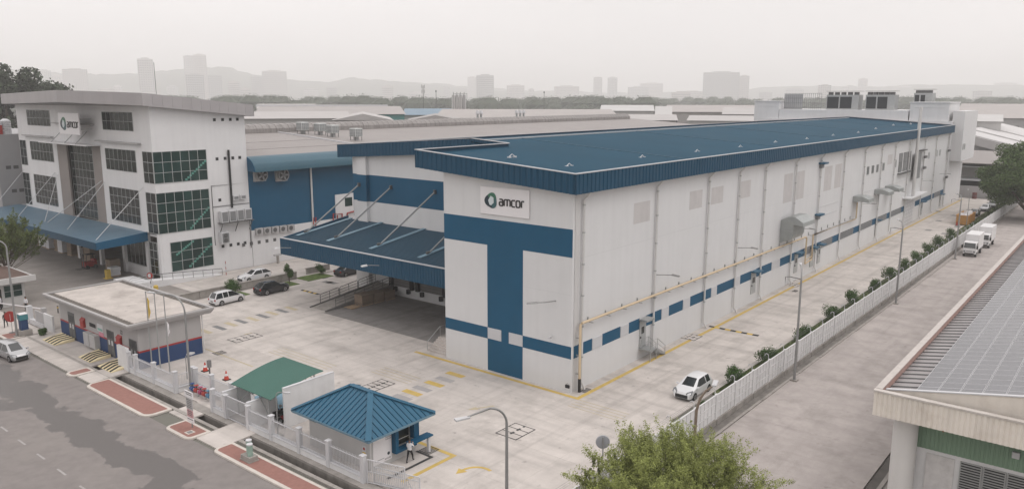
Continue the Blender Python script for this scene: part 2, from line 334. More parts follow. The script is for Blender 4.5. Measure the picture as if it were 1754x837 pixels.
# drain channel
dr = link('roadside_drain', None); struct(dr)
dwall = M('drain_concrete', (0.25, 0.23, 0.21), 0.9, 0.2, 1.0, stain=0.7, stain_col=(0.10, 0.09, 0.08), streak=0.3, stain_scale=1.5)
box('channel_floor', dwall, dr, -24.0, -22.6, -60, 60, -1.1, -1.0)
box('channel_wall', dwall, dr, -22.898, -22.7, -60, 60, -1.0, -0.152)
box('channel_wall', dwall, dr, -23.9, -23.702, -60, 60, -1.0, -0.152)
# concrete ledges beside the drain
led = link('drain_ledge', None); struct(led)
q = MB().box(-0.44, 0.44, -2.3, 2.3, -0.16, 0.03); me = lmesh('ledge_slab', q, concd)
for y in np.arange(-18, 36, 4.62): inst('ledge_slab', me, led, (-22.46, y, 0))
q = MB().box(-0.16, 0.16, -2.3, 2.3, -0.16, 0.0); me = lmesh('ledge_slab', q, concd)
for y in np.arange(-18, 60, 4.62): inst('ledge_slab', me, led, (-23.86, y, 0))
# concrete aprons that bridge the drain
apr = link('concrete_apron', None); struct(apr)
for a in ((-25.7, -21.3, 40.2, 55.6), (-25.7, -22.0, 35.6, 38.4), (-24.5, -20.3, 20.9, 23.6), (-25.7, -22.2, 14.1, 17.2)):
    MB().hexa([(a[0], a[2], -0.16), (a[1], a[2], -0.14), (a[1], a[3], -0.14), (a[0], a[3], -0.16), (a[0], a[2], -0.05), (a[1], a[2], 0.055), (a[1], a[3], 0.055), (a[0], a[3], -0.05)]).build('apron_slab', concrete, apr)
slabs(-25.6, -21.9, 55.9, 130, 3.7, 6.0, concrete, apr, zt=0.01, name='apron_slab')
# kerbed islands
kerbw = M('kerb_white', (0.60, 0.55, 0.50), 0.85, 0.10, 1.5, stain=0.4, stain_col=(0.40, 0.36, 0.32), stain_scale=1.2)
def rounded(x0, x1, y0, y1, rs, n=5):
    pts = []
    for (cx, cy, a0, r) in ((x1-rs[0], y1-rs[0], 0, rs[0]), (x0+rs[1], y1-rs[1], 90, rs[1]), (x0+rs[2], y0+rs[2], 180, rs[2]), (x1-rs[3], y0+rs[3], 270, rs[3])):
        for i in range(n+1):
            a = R(a0+90*i/n); pts.append((cx+r*math.cos(a), cy+r*math.sin(a)))
    return pts
def island(x0, x1, y0, y1, rs, lab):
    o = thing('kerbed_island', ((x0+x1)/2, (y0+y1)/2, -0.1), lab, 'traffic island', 'red paved kerbed islands along the road')
    MB().prism(rounded(x0, x1, y0, y1, rs), -0.14, 0.045).build('kerb', kerbw, o, bevel=0.03)
    k = 0.27; MB().prism(rounded(x0+k, x1-k, y0+k, y1-k, [max(0.08, r-k) for r in rs]), -0.1, 0.052).build('red_paving', redpave, o)
    return o
island(-26.4, -24.05, 23.8, 35.3, (0.15, 0.8, 0.9, 0.15), 'longest red paved island with white kerb between two concrete crossings')
o = island(-26.4, -24.4, 17.1, 20.8, (0.15, 0.6, 0.6, 0.15), 'short square red island carrying the sign post and a white hatch')
box('hatch', kerbw, o, -25.9, -25.3, 17.9, 18.5, 0.05, 0.075); box('hatch_lid', greyp, o, -25.8, -25.4, 18.0, 18.4, 0.07, 0.085)
o = island(-26.2, -24.4, -14.0, 14.1, (0.15, 0.6, 0.6, 0.15), 'red paved island with two green cylinders, at the bottom edge')
island(-26.2, -24.0, 38.5, 40.1, (0.15, 0.6, 0.6, 0.15), 'smallest pointed red island beside the striped ramps')
island(-25.8, -24.0, 55.8, 58.6, (0.2, 0.5, 0.4, 0.2), 'red island under the teal cabinet by the silver car')
# ---- yard markings
ym = link('yard_markings', None); struct(ym)
def paint(x0, x1, y0, y1, mat=yellow, z=0.004, name='line'): return box(name, mat, ym, x0, x1, y0, y1, z, z+0.004)
paint(-0.85, -0.43, -1.4, 19.0)
paint(-0.43, 176, -1.4, -0.98)
for x in np.arange(15, 176, 12.0):
    pass
paint(-15.65, -15.3, -0.6, 3.9); paint(-20.6, -15.65, -0.6, -0.25)
# crossing bars beside the front wall and across the yard entrance
for i, (px, py) in enumerate(((780, 641), (744, 657), (706, 672))):
    p = G(px, py); paint(p.x-0.35, p.x+0.35, p.y-1.05, p.y+1.05, yellow, name='bar')
for i, (px, py) in enumerate(((763, 649), (724, 665), (690, 680))):
    p = G(px, py); paint(p.x-0.4, p.x+0.3, p.y-1.0, p.y+1.0, M('pale_grey_paint', (0.36, 0.345, 0.34), 0.85, 0.08, 2, stain=0.5, stain_col=(0.44, 0.42, 0.39)), name='bar')
for i, (px, py, k) in enumerate(((352, 567, 0), (376, 561, 1), (396, 555, 0), (413, 550, 1), (433, 546, 0), (450, 541, 1), (466, 536, 0), (483, 532, 1), (499, 528, 0))):
    p = G(px, py); paint(p.x-0.32, p.x+0.32, p.y-1.15, p.y+1.15, greyp if k else fadey, name='bar')
# lane edge lines, faded arrows and text boxes
p = G(352, 597); q_ = G(432, 628); paint(p.x-.1, p.x+.1, q_.y, p.y, fadey)
def poly_paint(pts, mat=fadey, z=0.0045, name='arrow'):
    mb = MB(); mb.prism(pts, z, z+0.004); return mb.build(name, mat, ym)
def arrow(px, py, ang, s=1.0, mat=fadey):
    c = G(px, py); ca, sa = math.cos(ang), math.sin(ang)
    pts = [(-1.6, -.12), (0.3, -.12), (0.3, -.42), (1.4, 0), (0.3, .42), (0.3, .12), (-1.6, .12)]
    poly_paint([(c.x+s*(a*ca-b_*sa), c.y+s*(a*sa+b_*ca)) for a, b_ in pts], mat)
arrow(822, 698, R(150), 0.8); arrow(418, 574, R(10), 0.9)
# curved arrow in the gateway
c = G(811, 796); pts = []
for i in range(9):
    a = R(-20+110*i/8); pts.append((c.x-1.0+1.3*math.cos(a), c.y-1.1+1.3*math.sin(a)))
for i in range(8, -1, -1):
    a = R(-20+110*i/8); pts.append((c.x-1.0+1.05*math.cos(a), c.y-1.1+1.05*math.sin(a)))
poly_paint(pts, yellow); e = (c.x-1.0, c.y+0.08); poly_paint([(e[0], e[1]-0.42), (e[0], e[1]+0.42), (e[0]-0.75, e[1])], yellow)
# faded lettering boxes on the slab
for (px0, py0, px1, py1) in ((636, 636, 700, 656), (460, 602, 560, 632), (980, 690, 1060, 720)):
    a = G(px0, py0); b_ = G(px1, py1)
    for k in range(4):
        t_ = k/3; x = min(a.x, b_.x)+k*.55; paint(x-.05, x+.05, min(a.y, b_.y), max(a.y, b_.y), fadey)
# manhole frames and drain gratings
mblk = M('iron', (0.045, 0.045, 0.045), 0.7, 0.15, 4)
def manhole(px, py, nx, ny, lab, sx=1.0, sy=1.0):
    c = G(px, py); o = thing('manhole_cover', (c.x, c.y, 0), lab, 'manhole', 'framed concrete manhole covers in the yard')
    X = nx*sx; Y = ny*sy; mb = MB(); f_ = 0.09
    for i in range(nx+1): x = c.x-X/2+i*sx; mb.box(x-f_/2, x+f_/2, c.y-Y/2-f_/2, c.y+Y/2+f_/2, 0.002, 0.016)
    for j in range(ny+1):
        y = c.y-Y/2+j*sy
        for i in range(nx): mb.box(c.x-X/2+i*sx+f_/2, c.x-X/2+(i+1)*sx-f_/2, y-f_/2, y+f_/2, 0.002, 0.015)
    mb.build('frame', mblk, o)
    qm = lmesh('cover', MB().box(-sx/2+f_/2, sx/2-f_/2, -sy/2+f_/2, sy/2-f_/2, 0.002, 0.012), concrete)
    hm = lmesh('lifting_point', MB().box(-0.1, 0.1, -0.1, 0.1, 0.012, 0.018), mblk)
    for i in range(nx):
        for j in range(ny):
            p = (c.x-X/2+(i+.5)*sx, c.y-Y/2+(j+.5)*sy)
            cv = inst('cover', qm, o, (p[0], p[1], 0)); WLOC[cv.name] = Vector((p[0], p[1], 0))
            inst('lifting_point', hm, cv, (p[0]-sx*.32, p[1], 0)); inst('lifting_point', hm, cv, (p[0]+sx*.32, p[1], 0))
manhole(883, 738, 3, 1, 'three-cover manhole in open yard behind the foreground lamp', 0.8, 2.0)
manhole(648, 659, 4, 1, 'manhole with dark lifting points behind the blue hipped roof', 0.6, 1.8)
manhole(420, 578, 4, 1, 'manhole between yellow arrow and substation in the front yard', 0.8, 1.8)
manhole(1180, 576, 2, 2, 'manhole crossed by the yellow line beside the side wall', 1.0, 1.1)
manhole(1355, 487, 2, 2, 'manhole farther down the side lane by the yellow line', 0.9, 1.1)
def grating(px, py, lab, sx=1.1, sy=0.55):
    c = G(px, py); o = thing('drain_grating', (c.x, c.y, 0), lab, 'grating', 'black drain gratings in the paving')
    mb = MB(); mb.box(c.x-sx/2, c.x+sx/2, c.y-sy/2, c.y-sy/2+.05, .002, .014); mb.box(c.x-sx/2, c.x+sx/2, c.y+sy/2-.05, c.y+sy/2, .002, .014)
    mb.box(c.x-sx/2, c.x-sx/2+.05, c.y-sy/2+.05, c.y+sy/2-.05, .002, .014); mb.box(c.x+sx/2-.05, c.x+sx/2, c.y-sy/2+.05, c.y+sy/2-.05, .002, .014); mb.build('frame', mblk, o)
    mb = MB()
    for k in range(8): x = c.x-sx/2+.08+k*(sx-.16)/7; mb.box(x-.03, x+.03, c.y-sy/2+.05, c.y+sy/2-.05, .002, .012)
    mb.build('bars', mblk, o)
for px, py, lab in ((1003, 668, 'drain grating at the corner under the gas pipe'), (1124, 601, 'drain grating at the foot of the nearest steel stair'), (1212, 550, 'drain grating beside the striped speed hump'),
                    (1262, 525, 'drain grating between the third and fourth downpipe'), (1308, 504, 'drain grating near the grey side door'), (1358, 480, 'drain grating near the second side door'), (1362, 498, 'round-looking drain grating out in the lane')):
    grating(px, py, lab)
for px, py, lab in ((735, 770, 'square grey grating outside the guardhouse window'), (376, 604, 'grey grating on the yellow line by the substation')):
    grating(px, py, lab, 1.1, 1.1)
# darker resurfaced cuts in the far lane
cut = M('dark_concrete_patch', (0.26, 0.25, 0.24), 0.9, 0.1, 1)
for px, py in ((1607, 362), (1608, 378), (1590, 394), (1635, 369), (1660, 359), (1618, 400), (1640, 388)):
    c = G(px, py); paint(c.x-1.0, c.x+1.0, c.y-0.55, c.y+0.55, cut, name='patch')
# speed humps
def hump(x0, x1, y0, y1, along, n, lab, cols=(black, yellowb), h=0.05):
    o = thing('speed_hump', ((x0+x1)/2, (y0+y1)/2, 0), lab, 'speed hump', 'black and yellow speed humps')
    for k in range(n):
        if along == 'y': a, b2 = y0+(y1-y0)*k/n, y0+(y1-y0)*(k+1)/n; pts = [(x0, .002), (x1, .002), (x1-.1, h), (x0+.1, h)]; MB().prism(pts, a+.005, b2-.005, axis='y').build('block', cols[k % 2], o)
    return o
hump(26.8, 27.3, -6.3, -0.5, 'y', 9, 'striped rubber speed hump across the side lane')
hump(7.65, 8.15, 46.2, 49.9, 'y', 7, 'striped rubber speed hump at the foot of the ramp')
# ================================================================== MAIN WAREHOUSE
W = thing('warehouse', (0, 0, 0), 'long white warehouse with navy blue roof, blue T on its front and logo sign', 'warehouse')
RY0, RYR, RY1 = -0.85, 23.6, 48.0
def ztop(y): return 19.47+(21.08-19.47)*(1-abs(y-RYR)/(RYR-RY0))
FH = 1.72
XA, XB, XE = -0.95, 13.3, 158.2
wl = MB()
def gable(x0, x1, y0, y1, zb=0.0, mat=white, name='front_wall'):
    pts = [(y0, zb), (y1, zb), (y1, ztop(y1)-0.45)]
    if y0 < RYR < y1: pts.append((RYR, ztop(RYR)-0.45))
    pts.append((y0, ztop(y0)-0.45)); return MB().prism(pts, x0, x1, axis='x').build(name, mat, W)
gable(0.0, 0.3, 0, 15.2)
gable(14.2, 14.5, 15.5, 46.0, name='recessed_wall')
gable(13.7, 14.2, 42.75, 44.6, name='pilaster')
gable(156.7, 157, 0.3, 45.7, name='end_wall')
SW = box('side_wall', white, W, 0.3, 157, 0, 0.3, 0, 19.0)
box('inner_wall', white, W, 0.3, 14.2, 14.9, 15.2, 0, 20.1)
box('rear_wall', white, W, 14.5, 157, 45.7, 46.0, 0, 19.1)
box('corner_post', M('corner_grey', (0.58, 0.57, 0.565), .75, .03), W, 0.302, 0.95, -0.06, 0.0, 0, 17.75)
# roof deck
rf = MB(); TH = 0.14
def deck(x0, x1, y0, y1):
    zs = -0.35
    rf.hexa([(x0, y0, ztop(y0)+zs-TH), (x1, y0, ztop(y0)+zs-TH), (x1, y1, ztop(y1)+zs-TH), (x0, y1, ztop(y1)+zs-TH),
             (x0, y0, ztop(y0)+zs), (x1, y0, ztop(y0)+zs), (x1, y1, ztop(y1)+zs), (x0, y1, ztop(y1)+zs)])
deck(XA+.1, XB, RY0+.1, 17.8); deck(XB, XE-.1, RY0+.1, RYR); deck(XB+.1, XE-.1, RYR, RY1-.1)
ROOF = rf.build('roof', blueroof, W)
# paler expansion strips and ridge
st = M('roof_strip', (0.03, 0.095, 0.145), .5, .05)
for x in (22.5, 50.4, 78.3, 106.2, 134.1):
    z0_, z1_ = ztop(RY0+.2)-.35, ztop(RYR)-.35
    MB().hexa([(x-.06, RY0+.2, z0_), (x+.09, RY0+.2, z0_), (x+.09, RYR-.1, z1_), (x-.09, RYR-.1, z1_), (x-.06, RY0+.2, z0_+.05), (x+.09, RY0+.2, z0_+.05), (x+.09, RYR-.1, z1_+.05), (x-.09, RYR-.1, z1_+.05)]).build('roof_strip', st, W)
box('ridge_cap', M('ridge_grey', (0.34, 0.36, 0.38), .5, .06), W, XB+.15, XE-.1, RYR-.25, RYR+.25, ztop(RYR)-.36, ztop(RYR)-.22)
# corrugated fascias with white coping
def fascia(p0, p1, nrm):
    z1 = (ztop(p0[1]), ztop(p1[1])); z0 = (z1[0]-FH, z1[1]-FH)
    mb = MB(); corr(mb, p0, p1, z0, z1, nrm, 0.62, 0.07)
    n = Vector((*nrm, 0))
    a = Vector((*p0, 0))-n*0.09; b = Vector((*p1, 0))-n*0.09; c = Vector((*p1, 0))-n*0.13; d = Vector((*p0, 0))-n*0.13
    mb.hexa([(a.x, a.y, z0[0]+.02), (b.x, b.y, z0[1]+.02), (c.x, c.y, z0[1]+.02), (d.x, d.y, z0[0]+.02), (a.x, a.y, z1[0]-.02), (b.x, b.y, z1[1]-.02), (c.x, c.y, z1[1]-.02), (d.x, d.y, z1[0]-.02)])
    f_ = mb.build('fascia', bluem, W)
    o = Vector((*p0, 0))+n*.05; o2 = Vector((*p1, 0))+n*.05; i2 = Vector((*p1, 0))-n*.32; i1 = Vector((*p0, 0))-n*.32
    MB().hexa([(o.x, o.y, z1[0]-.02), (o2.x, o2.y, z1[1]-.02), (i2.x, i2.y, z1[1]-.02), (i1.x, i1.y, z1[0]-.02), (o.x, o.y, z1[0]+.05), (o2.x, o2.y, z1[1]+.05), (i2.x, i2.y, z1[1]+.05), (i1.x, i1.y, z1[0]+.05)]).build('coping', M('coping_grey', (.44, .45, .47), .5, .06), f_)
fascia((XA, 18.1), (XA, RY0), (-1, 0)); fascia((XA, RY0), (XE, RY0), (0, -1)); fascia((XB, 18.1), (XA, 18.1), (0, 1))
fascia((XB, RYR), (XB, 18.1), (-1, 0)); fascia((XB, RY1), (XB, RYR), (-1, 0)); fascia((XE, RY1), (XB, RY1), (0, 1)); fascia((XE, RY0), (XE, RYR), (1, 0)); fascia((XE, RYR), (XE, RY1), (1, 0))
# white soffits
sz_ = lambda y: ztop(y)-FH+.05
sf = MB(); sf.hexa([(XA+.15, RY0+.15, sz_(RY0)), (XB-.1, RY0+.15, sz_(RY0)), (XB-.1, 17.95, sz_(17.95)), (XA+.15, 17.95, sz_(17.95)), (XA+.15, RY0+.15, sz_(RY0)+.04), (XB-.1, RY0+.15, sz_(RY0)+.04), (XB-.1, 17.95, sz_(17.95)+.04), (XA+.15, 17.95, sz_(17.95)+.04)])
for y0_, y1_ in ((18.0, RYR), (RYR, RY1-.15)): sf.hexa([(XB+.15, y0_, sz_(y0_)), (14.19, y0_, sz_(y0_)), (14.19, y1_, sz_(y1_)), (XB+.15, y1_, sz_(y1_)), (XB+.15, y0_, sz_(y0_)+.04), (14.19, y0_, sz_(y0_)+.04), (14.19, y1_, sz_(y1_)+.04), (XB+.15, y1_, sz_(y1_)+.04)])
sf.box(XB, XE-.15, RY0+.15, -.02, 17.78, 17.82); sf.build('soffit', white, W)
# roof anchor brackets, white
for k, px in enumerate(((975, 286), (877, 270), (800, 256), (1100, 271), (1194, 261), (1268, 253), (1328, 245), (1382, 239), (1427, 233), (1470, 228), (1500, 221), (1530, 215), (1560, 213), (1585, 211), (952, 236), (1010, 231), (1040, 229))):
    p = G(*px, 19.6); zz = ztop(p.y)-.35 if RY0 < p.y < RYR else 19.4
    p = G(*px, zz); b = thing('roof_anchor', (p.x, p.y, zz), '', 'roof anchor', 'white roof anchors on the blue roof')
    b['label'] = (['white roof anchor nearest the front right corner of blue roof', 'white roof anchor midway along the front edge of blue roof', 'white roof anchor at the left end of the front edge']+['white roof anchor along the right eave, number '+w_+' from the corner' for w_ in 'two three four five six seven eight nine ten eleven twelve'.split()]+['white roof anchor on the ridge nearest the front step', 'white roof anchor on the ridge, second from the front step', 'white roof anchor on the ridge, third from the front step'])[k]
    mb = MB(); mb.box(p.x-.55, p.x-.25, p.y-.14, p.y+.14, zz, zz+.13); mb.box(p.x+.25, p.x+.55, p.y-.14, p.y+.14, zz, zz+.13); mb.build('foot', capw, b)
    mb = MB(); mb.tube([(p.x-.4, p.y, zz+.13), (p.x, p.y, zz+.33), (p.x+.4, p.y, zz+.13)], .04, 6); mb.build('bracket', capw, b)
# painted blue areas: thin render coats proud of the white wall
def coatx(x, y0, y1, z0, z1, mat=blue, d=.012, name='blue_band'): return box(name, mat, W, x-d, x, y0, y1, z0, z1)
coatx(0, 0.0, 15.2, 12.2, 14.65); coatx(0, 5.4, 9.66, 4.24, 12.2); coatx(0, 9.66, 15.2, 3.12, 4.24); coatx(0, -0.01, 5.4, 3.12, 4.24)
coatx(0, 7.95, 7.05, 3.15, 4.24); coatx(0, 5.4, 9.66, 0.0, 3.15)
for a, b in ((9.6, 7.97), (7.03, 5.42)):
    p = box('white_louvre', capw, W, -.03, 0.0, b, a, 3.17, 4.22)
    mb = MB()
    for z in np.arange(3.3, 4.2, .16): mb.box(-.045, -.03, b+.06, a-.06, z, z+.09)
    mb.build('blade', capw, p)
coatx(14.2, 15.6, 42.74, 12.08, 15.63); coatx(13.7, 42.75, 44.6, 12.08, 15.63)
coatx(14.2, 44.61, 46.0, 12.08, 15.63); box('blue_band', blue, W, 13.70, 14.19, 42.738, 42.749, 12.08, 15.63)
# panel joints on the tall walls
jm = M('joint', (0.61, 0.61, 0.615), .8, .05)
box('panel_joint', jm, W, 0.96, 157, -.006, 0, 11.96, 12.0)
for z in (12.0,): box('panel_joint', jm, W, -.004, 0, 0, 5.3, 8.85, 8.88)
# side wall stripe
def coaty(x0, x1, z0, z1, mat=blue, d=.012, name='blue_band'): return box(name, mat, W, x0, x1, -d, 0, z0, z1)
pn = [(3.3, 5.0), (8.2, 9.75), (16.3, 17.9), (21.1, 22.8), (28.1, 29.65), (34.7, 36.3), (46.6, 49.6)]
dr_ = [(11.85, 13.15), (39.8, 41.4), (55.3, 56.7)]
cutx = sorted(pn+dr_); x = 0.96; box('blue_band', blue, W, .302, .955, -.072, -.0601, 3.12, 4.24)
for a, b in cutx:
    coaty(x, a, 3.12, 4.24); x = b
coaty(x, 59.0, 3.12, 4.24)
for a, b in pn:
    p = box('white_panel', capw, W, a+.03, b-.03, -.05, 0, 3.14, 4.22); mb = MB()
    for z in np.arange(3.28, 4.2, .16): mb.box(a+.1, b-.1, -.065, -.05, z, z+.08)
    mb.build('blade', capw, p)
x = 59.0
lv = [(59.0, 62.2), (66.5, 72.0), (75.6, 83.2), (86.8, 94.6), (98.2, 104.6), (107.6, 115.6), (146.2, 152.8)]
for a, b in lv:
    if a > x: coaty(x, min(a, 118.4) if x < 118 else a, 3.12, 4.24)
    p = box('louvre', dark, W, a, b, -.01, 0, 3.12, 4.24); mb = MB()
    for z in np.arange(3.16, 4.2, .13): mb.hexa([(a, -.09, z), (b, -.09, z), (b, -.012, z+.06), (a, -.012, z+.06), (a, -.09, z+.02), (b, -.09, z+.02), (b, -.012, z+.08), (a, -.012, z+.08)])
    for xx in np.arange(a, b, 1.3): mb.box(xx, xx+.07, -.1, -.0925, 3.12, 4.24)
    mb.build('louvre_blade', louvre, p)
    x = b if b < 118 else x
    if b > 115 and b < 118: coaty(b, 118.6, 3.12, 4.24); x = 127.6
coaty(152.8, 156.99, 3.12, 4.24)
# patched rectangles
for a, b, z0, z1 in ((10.1, 13.2, 13.85, 15.85), (21.7, 24.7, 13.95, 15.9), (27.0, 30.1, 13.95, 15.85), (34.6, 38.0, 13.85, 15.9), (49.3, 52.6, 11.8, 15.7), (53.7, 57.2, 11.8, 15.7), (66.0, 69.5, 11.9, 15.6), (71.0, 74.2, 11.9, 15.6), (102.0, 105.4, 13.6, 15.4)):
    box('patched_panel', patch, W, a, b, -.010, 0, z0, z1)
# small upper windows
wdk = glassy('dim_glass', (0.22, 0.225, 0.23), .3)
for x in (88.6, 91.6, 94.6, 98.6, 107.2, 136.0, 144.2, 147.4, 160.0):
    if x < 157: window(W, 'y', 0, x, x+1.25, 12.75, 14.1, 1, 1, pm=wdk)
for x in (110.4, 114.0, 117.2): window(W, 'y', 0, x, x+2.6, 11.6, 15.2, 1, 2, pm=wdk, fm=dsteel)
box('window_canopy', dsteel, W, 110, 120.2, -.7, 0, 11.2, 11.35)
p = box('grey_screen', louvre, W, 121.2, 127.2, -.5, -.4, 9.3, 14.7); box('screen_canopy', dsteel, W, 126, 131, -.8, 0, 14.9, 15.1)
for a, b, z0, z1 in ((63.9, 73.6, 8.2, 8.3), (63.9, 73.6, 9.6, 9.7), (86.6, 97, 9.7, 9.8), (106, 117, 9.6, 9.7)): box('wall_rail', jm, W, a, b, -.06, 0, z0, z1)
# roller shutter door with canopy
p = box('shutter_door', M('shutter', (0.50, 0.51, 0.52), .6, .08, 1), W, 119.0, 126.4, -.05, 0, 0.02, 5.5)
for i in range(5):
    for j in range(7): box('shutter_panel', capw, p, 119.15+i*1.45, 119.15+i*1.45+1.2, -.085, -.05, .15+j*.75, .15+j*.75+.55)
box('shutter_canopy', white, W, 116, 131, -1.6, 0, 5.85, 6.1)
# side doors with hoods
for k, (a, b, zb) in enumerate(((11.85, 13.1, 1.15), (39.85, 41.35, 1.15), (55.3, 56.7, 1.2), (61.9, 63.3, 1.0), (65.2, 66.4, 1.0), (97.2, 98.1, 0.9), (133.4, 134.8, .6), (152.9, 154.2, .4))):
    d_ = box('side_door', M('door_grey', (0.42, 0.43, 0.43), .6, .05), W, a, b, -.13 if k > 2 else -.06, 0, zb-.0, zb+2.75)
    box('door_pane', glassd, d_, a+.35, b-.35, (-.14 if k > 2 else -.07), -.02, zb+1.4, zb+2.1); box('handle', dsteel, d_, a+.08, a+.16, -.18, -.02, zb+1.0, zb+1.2)
    h = box('door_hood', bluec if k else steel, W, a-.15, b+.15, -.95, 0, zb+2.85, zb+3.02)
# wall lamps on arms
def walllamp(x, z, parent=W, y=0.0, L_=3.0):
    mb = MB(); mb.tube([(x, y, z), (x+.35, y-.9, z+.05), (x+.5, y-1.6, z+.10)], .045, 6); a = mb.build('lamp_arm', pole, parent)
    MB().hexa([(x+.4, y-2.3, z+.02), (x+.75, y-2.3, z+.02), (x+.75, y-1.5, z+.05), (x+.4, y-1.5, z+.05), (x+.45, y-2.3, z+.12), (x+.7, y-2.3, z+.12), (x+.7, y-1.5, z+.2), (x+.45, y-1.5, z+.2)]).build('lamp_head', pole, a)
for x, z in ((14.9, 8.1), (35.0, 7.9), (55.6, 7.6), (86.9, 7.9), (106.8, 8.2), (131.8, 8.2), (150.0, 8.4)): walllamp(x, z)
mb = MB(); mb.tube([(0, 1.7, 8.14), (-.9, 2.2, 8.1), (-1.5, 2.7, 8.12)], .045, 6); a = mb.build('lamp_arm', pole, W); MB().hexa([(-2.3, 3.0, 8.05), (-1.5, 2.5, 8.05), (-1.4, 2.8, 8.05), (-2.2, 3.3, 8.05), (-2.2, 3.05, 8.17), (-1.5, 2.6, 8.2), (-1.42, 2.75, 8.2), (-2.15, 3.2, 8.17)]).build('lamp_head', pole, a)
mb = MB(); mb.tube([(0, 2.0, 4.9), (-.35, 2.0, 4.85)], .04, 6); mb.box(-.6, -.25, 1.92, 2.08, 4.75, 4.9); mb.build('security_camera', capw, W)
for x, z in ((.55, 1.9),): pass
for y, z in ((14.2, .9), (2.4, 1.0)): pass
# downpipes
pipew = M('pipe_white', (0.64, 0.63, 0.62), .5, .04)
for k, x in enumerate((1.35, 14.3, 26.0, 34.3, 42.3, 53.2, 63.6, 75.0, 86.4, 97.0, 106.5, 117.6, 131.3, 142.7, 155.9)):
    mb = MB(); mb.tube([(x+.25, -.62, 17.75), (x+.22, -.5, 17.45), (x, -.22, 17.1), (x, -.22, .7), (x+.05, -.45, .3), (x+.08, -.5, .05)], .11, 8); dp = mb.build('downpipe', pipew, W, smooth=True)
    mb = MB()
    for z in (3, 5.8, 8.6, 11.4, 14.2, 16.6): mb.tube([(x, -.22, z), (x, -.22, z+.12)], .14, 8)
    mb.build('pipe_bracket', steel, dp)
# yellow gas pipe
mb = MB(); mb.tube([(.72, -.45, .1), (.72, -.45, 6.05), (.80, -.45, 6.2), (.95, -.45, 6.28), (58.2, -.45, 6.1), (58.6, -.45, 5.9), (58.6, -.45, 2.1)], .12, 8); gp = mb.build('gas_pipe', gaspipe, W, smooth=True)
mb = MB(); mb.tube([(58.6, -.45, 2.1), (61.4, -.45, 2.3)], .10, 8); mb.tube([(58.6, -.45, 2.6), (61.4, -.45, 2.8)], .06, 6); mb.tube([(61.4, -.45, 2.2), (61.4, -.45, 5.95), (82.2, -.45, 5.8), (82.8, -.45, 5.9), (82.8, -.45, 8.6)], .12, 8); mb.build('gas_pipe', gaspipe, W, smooth=True)
MB().tube([(.72, -.45, 0.02), (.72, -.45, 1.25)], .135, 10).build('black_sleeve', black, gp)
mb = MB()
for x in np.arange(2.5, 82, 2.9): mb.box(x-.05, x+.05, -.62, 0, 5.98, 6.03); mb.box(x-.05, x+.05, -.1, 0, 5.98, 6.45)
for z in (1.6, 3.3, 4.9): mb.box(.66, .78, -.36, -.0601, z, z+.1)
b_ = mb.build('pipe_bracket', steel, gp)
# galvanised duct hood
gal = M('galvanised_sheet', (0.40, 0.42, 0.415), .42, .08, 1.2, metal=.55)
pts = [(0, 6.5), (-1.5, 7.1), (-1.75, 7.6), (-1.75, 9.1), (-3.1, 8.95), (-3.0, 9.5), (-1.9, 10.2), (-1.0, 10.15), (0, 9.6)]
MB().prism([(a, z) for a, z in pts], 49.0, 53.4, axis='x').build('duct_hood', gal, W, bevel=.03)
box('duct_seam', steel, W, 48.96, 53.44, -1.79, 0, 8.2, 8.26)
for x in (81.6, 94.6, 101.6):
    MB().prism([(0, 8.7), (-1.2, 8.9), (-2.6, 8.75), (-2.5, 9.35), (-1.4, 9.75), (0, 9.7)], x, x+3.2, axis='x').build('vent_hood', gal, W, bevel=.03)
for x, z in ((63.7, 8.6), (98, 0), (63.8, 16.2)):
    if z: h = box('blue_hood', bluec, W, x-.9, x+.9, -.9, 0, z, z+.25); box('vent_box', louvre, W, x-.5, x+.5, -.4, 0, z-.6, z-.02)
for x, z in ((131, 13.2), (131.0, 10.9), (155.9, 13.3), (155.9, 7.0)): box('junction_box', dsteel, W, x-.9, x+.9, -.7, -.33, z, z+.5)
MB().tube([(120.3, -1.0, 6.1), (120.0, -1.0, 24.0)], [.34, .32], 12).build('flue_stack', pipew, W, smooth=True)
# logo sign on the front
sgw = M('sign_white', (0.80, 0.78, 0.79), .5, .02)
ltr = M('letter_black', (0.03, 0.028, 0.027), .5, .05)
def strokes(mb, segs, wdt, depth, F, mi=0):
    """thick polylines in sign coordinates (u right, v up) extruded outwards by F"""
    for s in segs:
        n = len(s); L_, R_ = [], []
        closed = s[0] == s[-1]
        for i, (a, b) in enumerate(s):
            pa = s[i-1] if i else (s[-2] if closed else None); pb = s[i+1] if i < n-1 else (s[1] if closed else None)
            d1 = Vector((a-pa[0], b-pa[1])).normalized() if pa else None; d2 = Vector((pb[0]-a, pb[1]-b)).normalized() if pb else None
            d1 = d1 or d2; d2 = d2 or d1; t_ = (d1+d2).normalized(); nn = Vector((-t_.y, t_.x)); k = wdt/2/max(.5, nn.dot(Vector((-d1.y, d1.x))))
            L_.append((a+nn.x*k, b+nn.y*k)); R_.append((a-nn.x*k, b-nn.y*k))
        for i in range(n-1):
            q = [L_[i], L_[i+1], R_[i+1], R_[i]]
            mb.hexa([F(u, v, 0) for u, v in q]+[F(u, v, depth) for u, v in q], mi)
def rr(x0, x1, y0, y1, r, n=4):
    return [(p[0], p[1]) for p in rounded(x0, x1, y0, y1, [r]*4, n)]
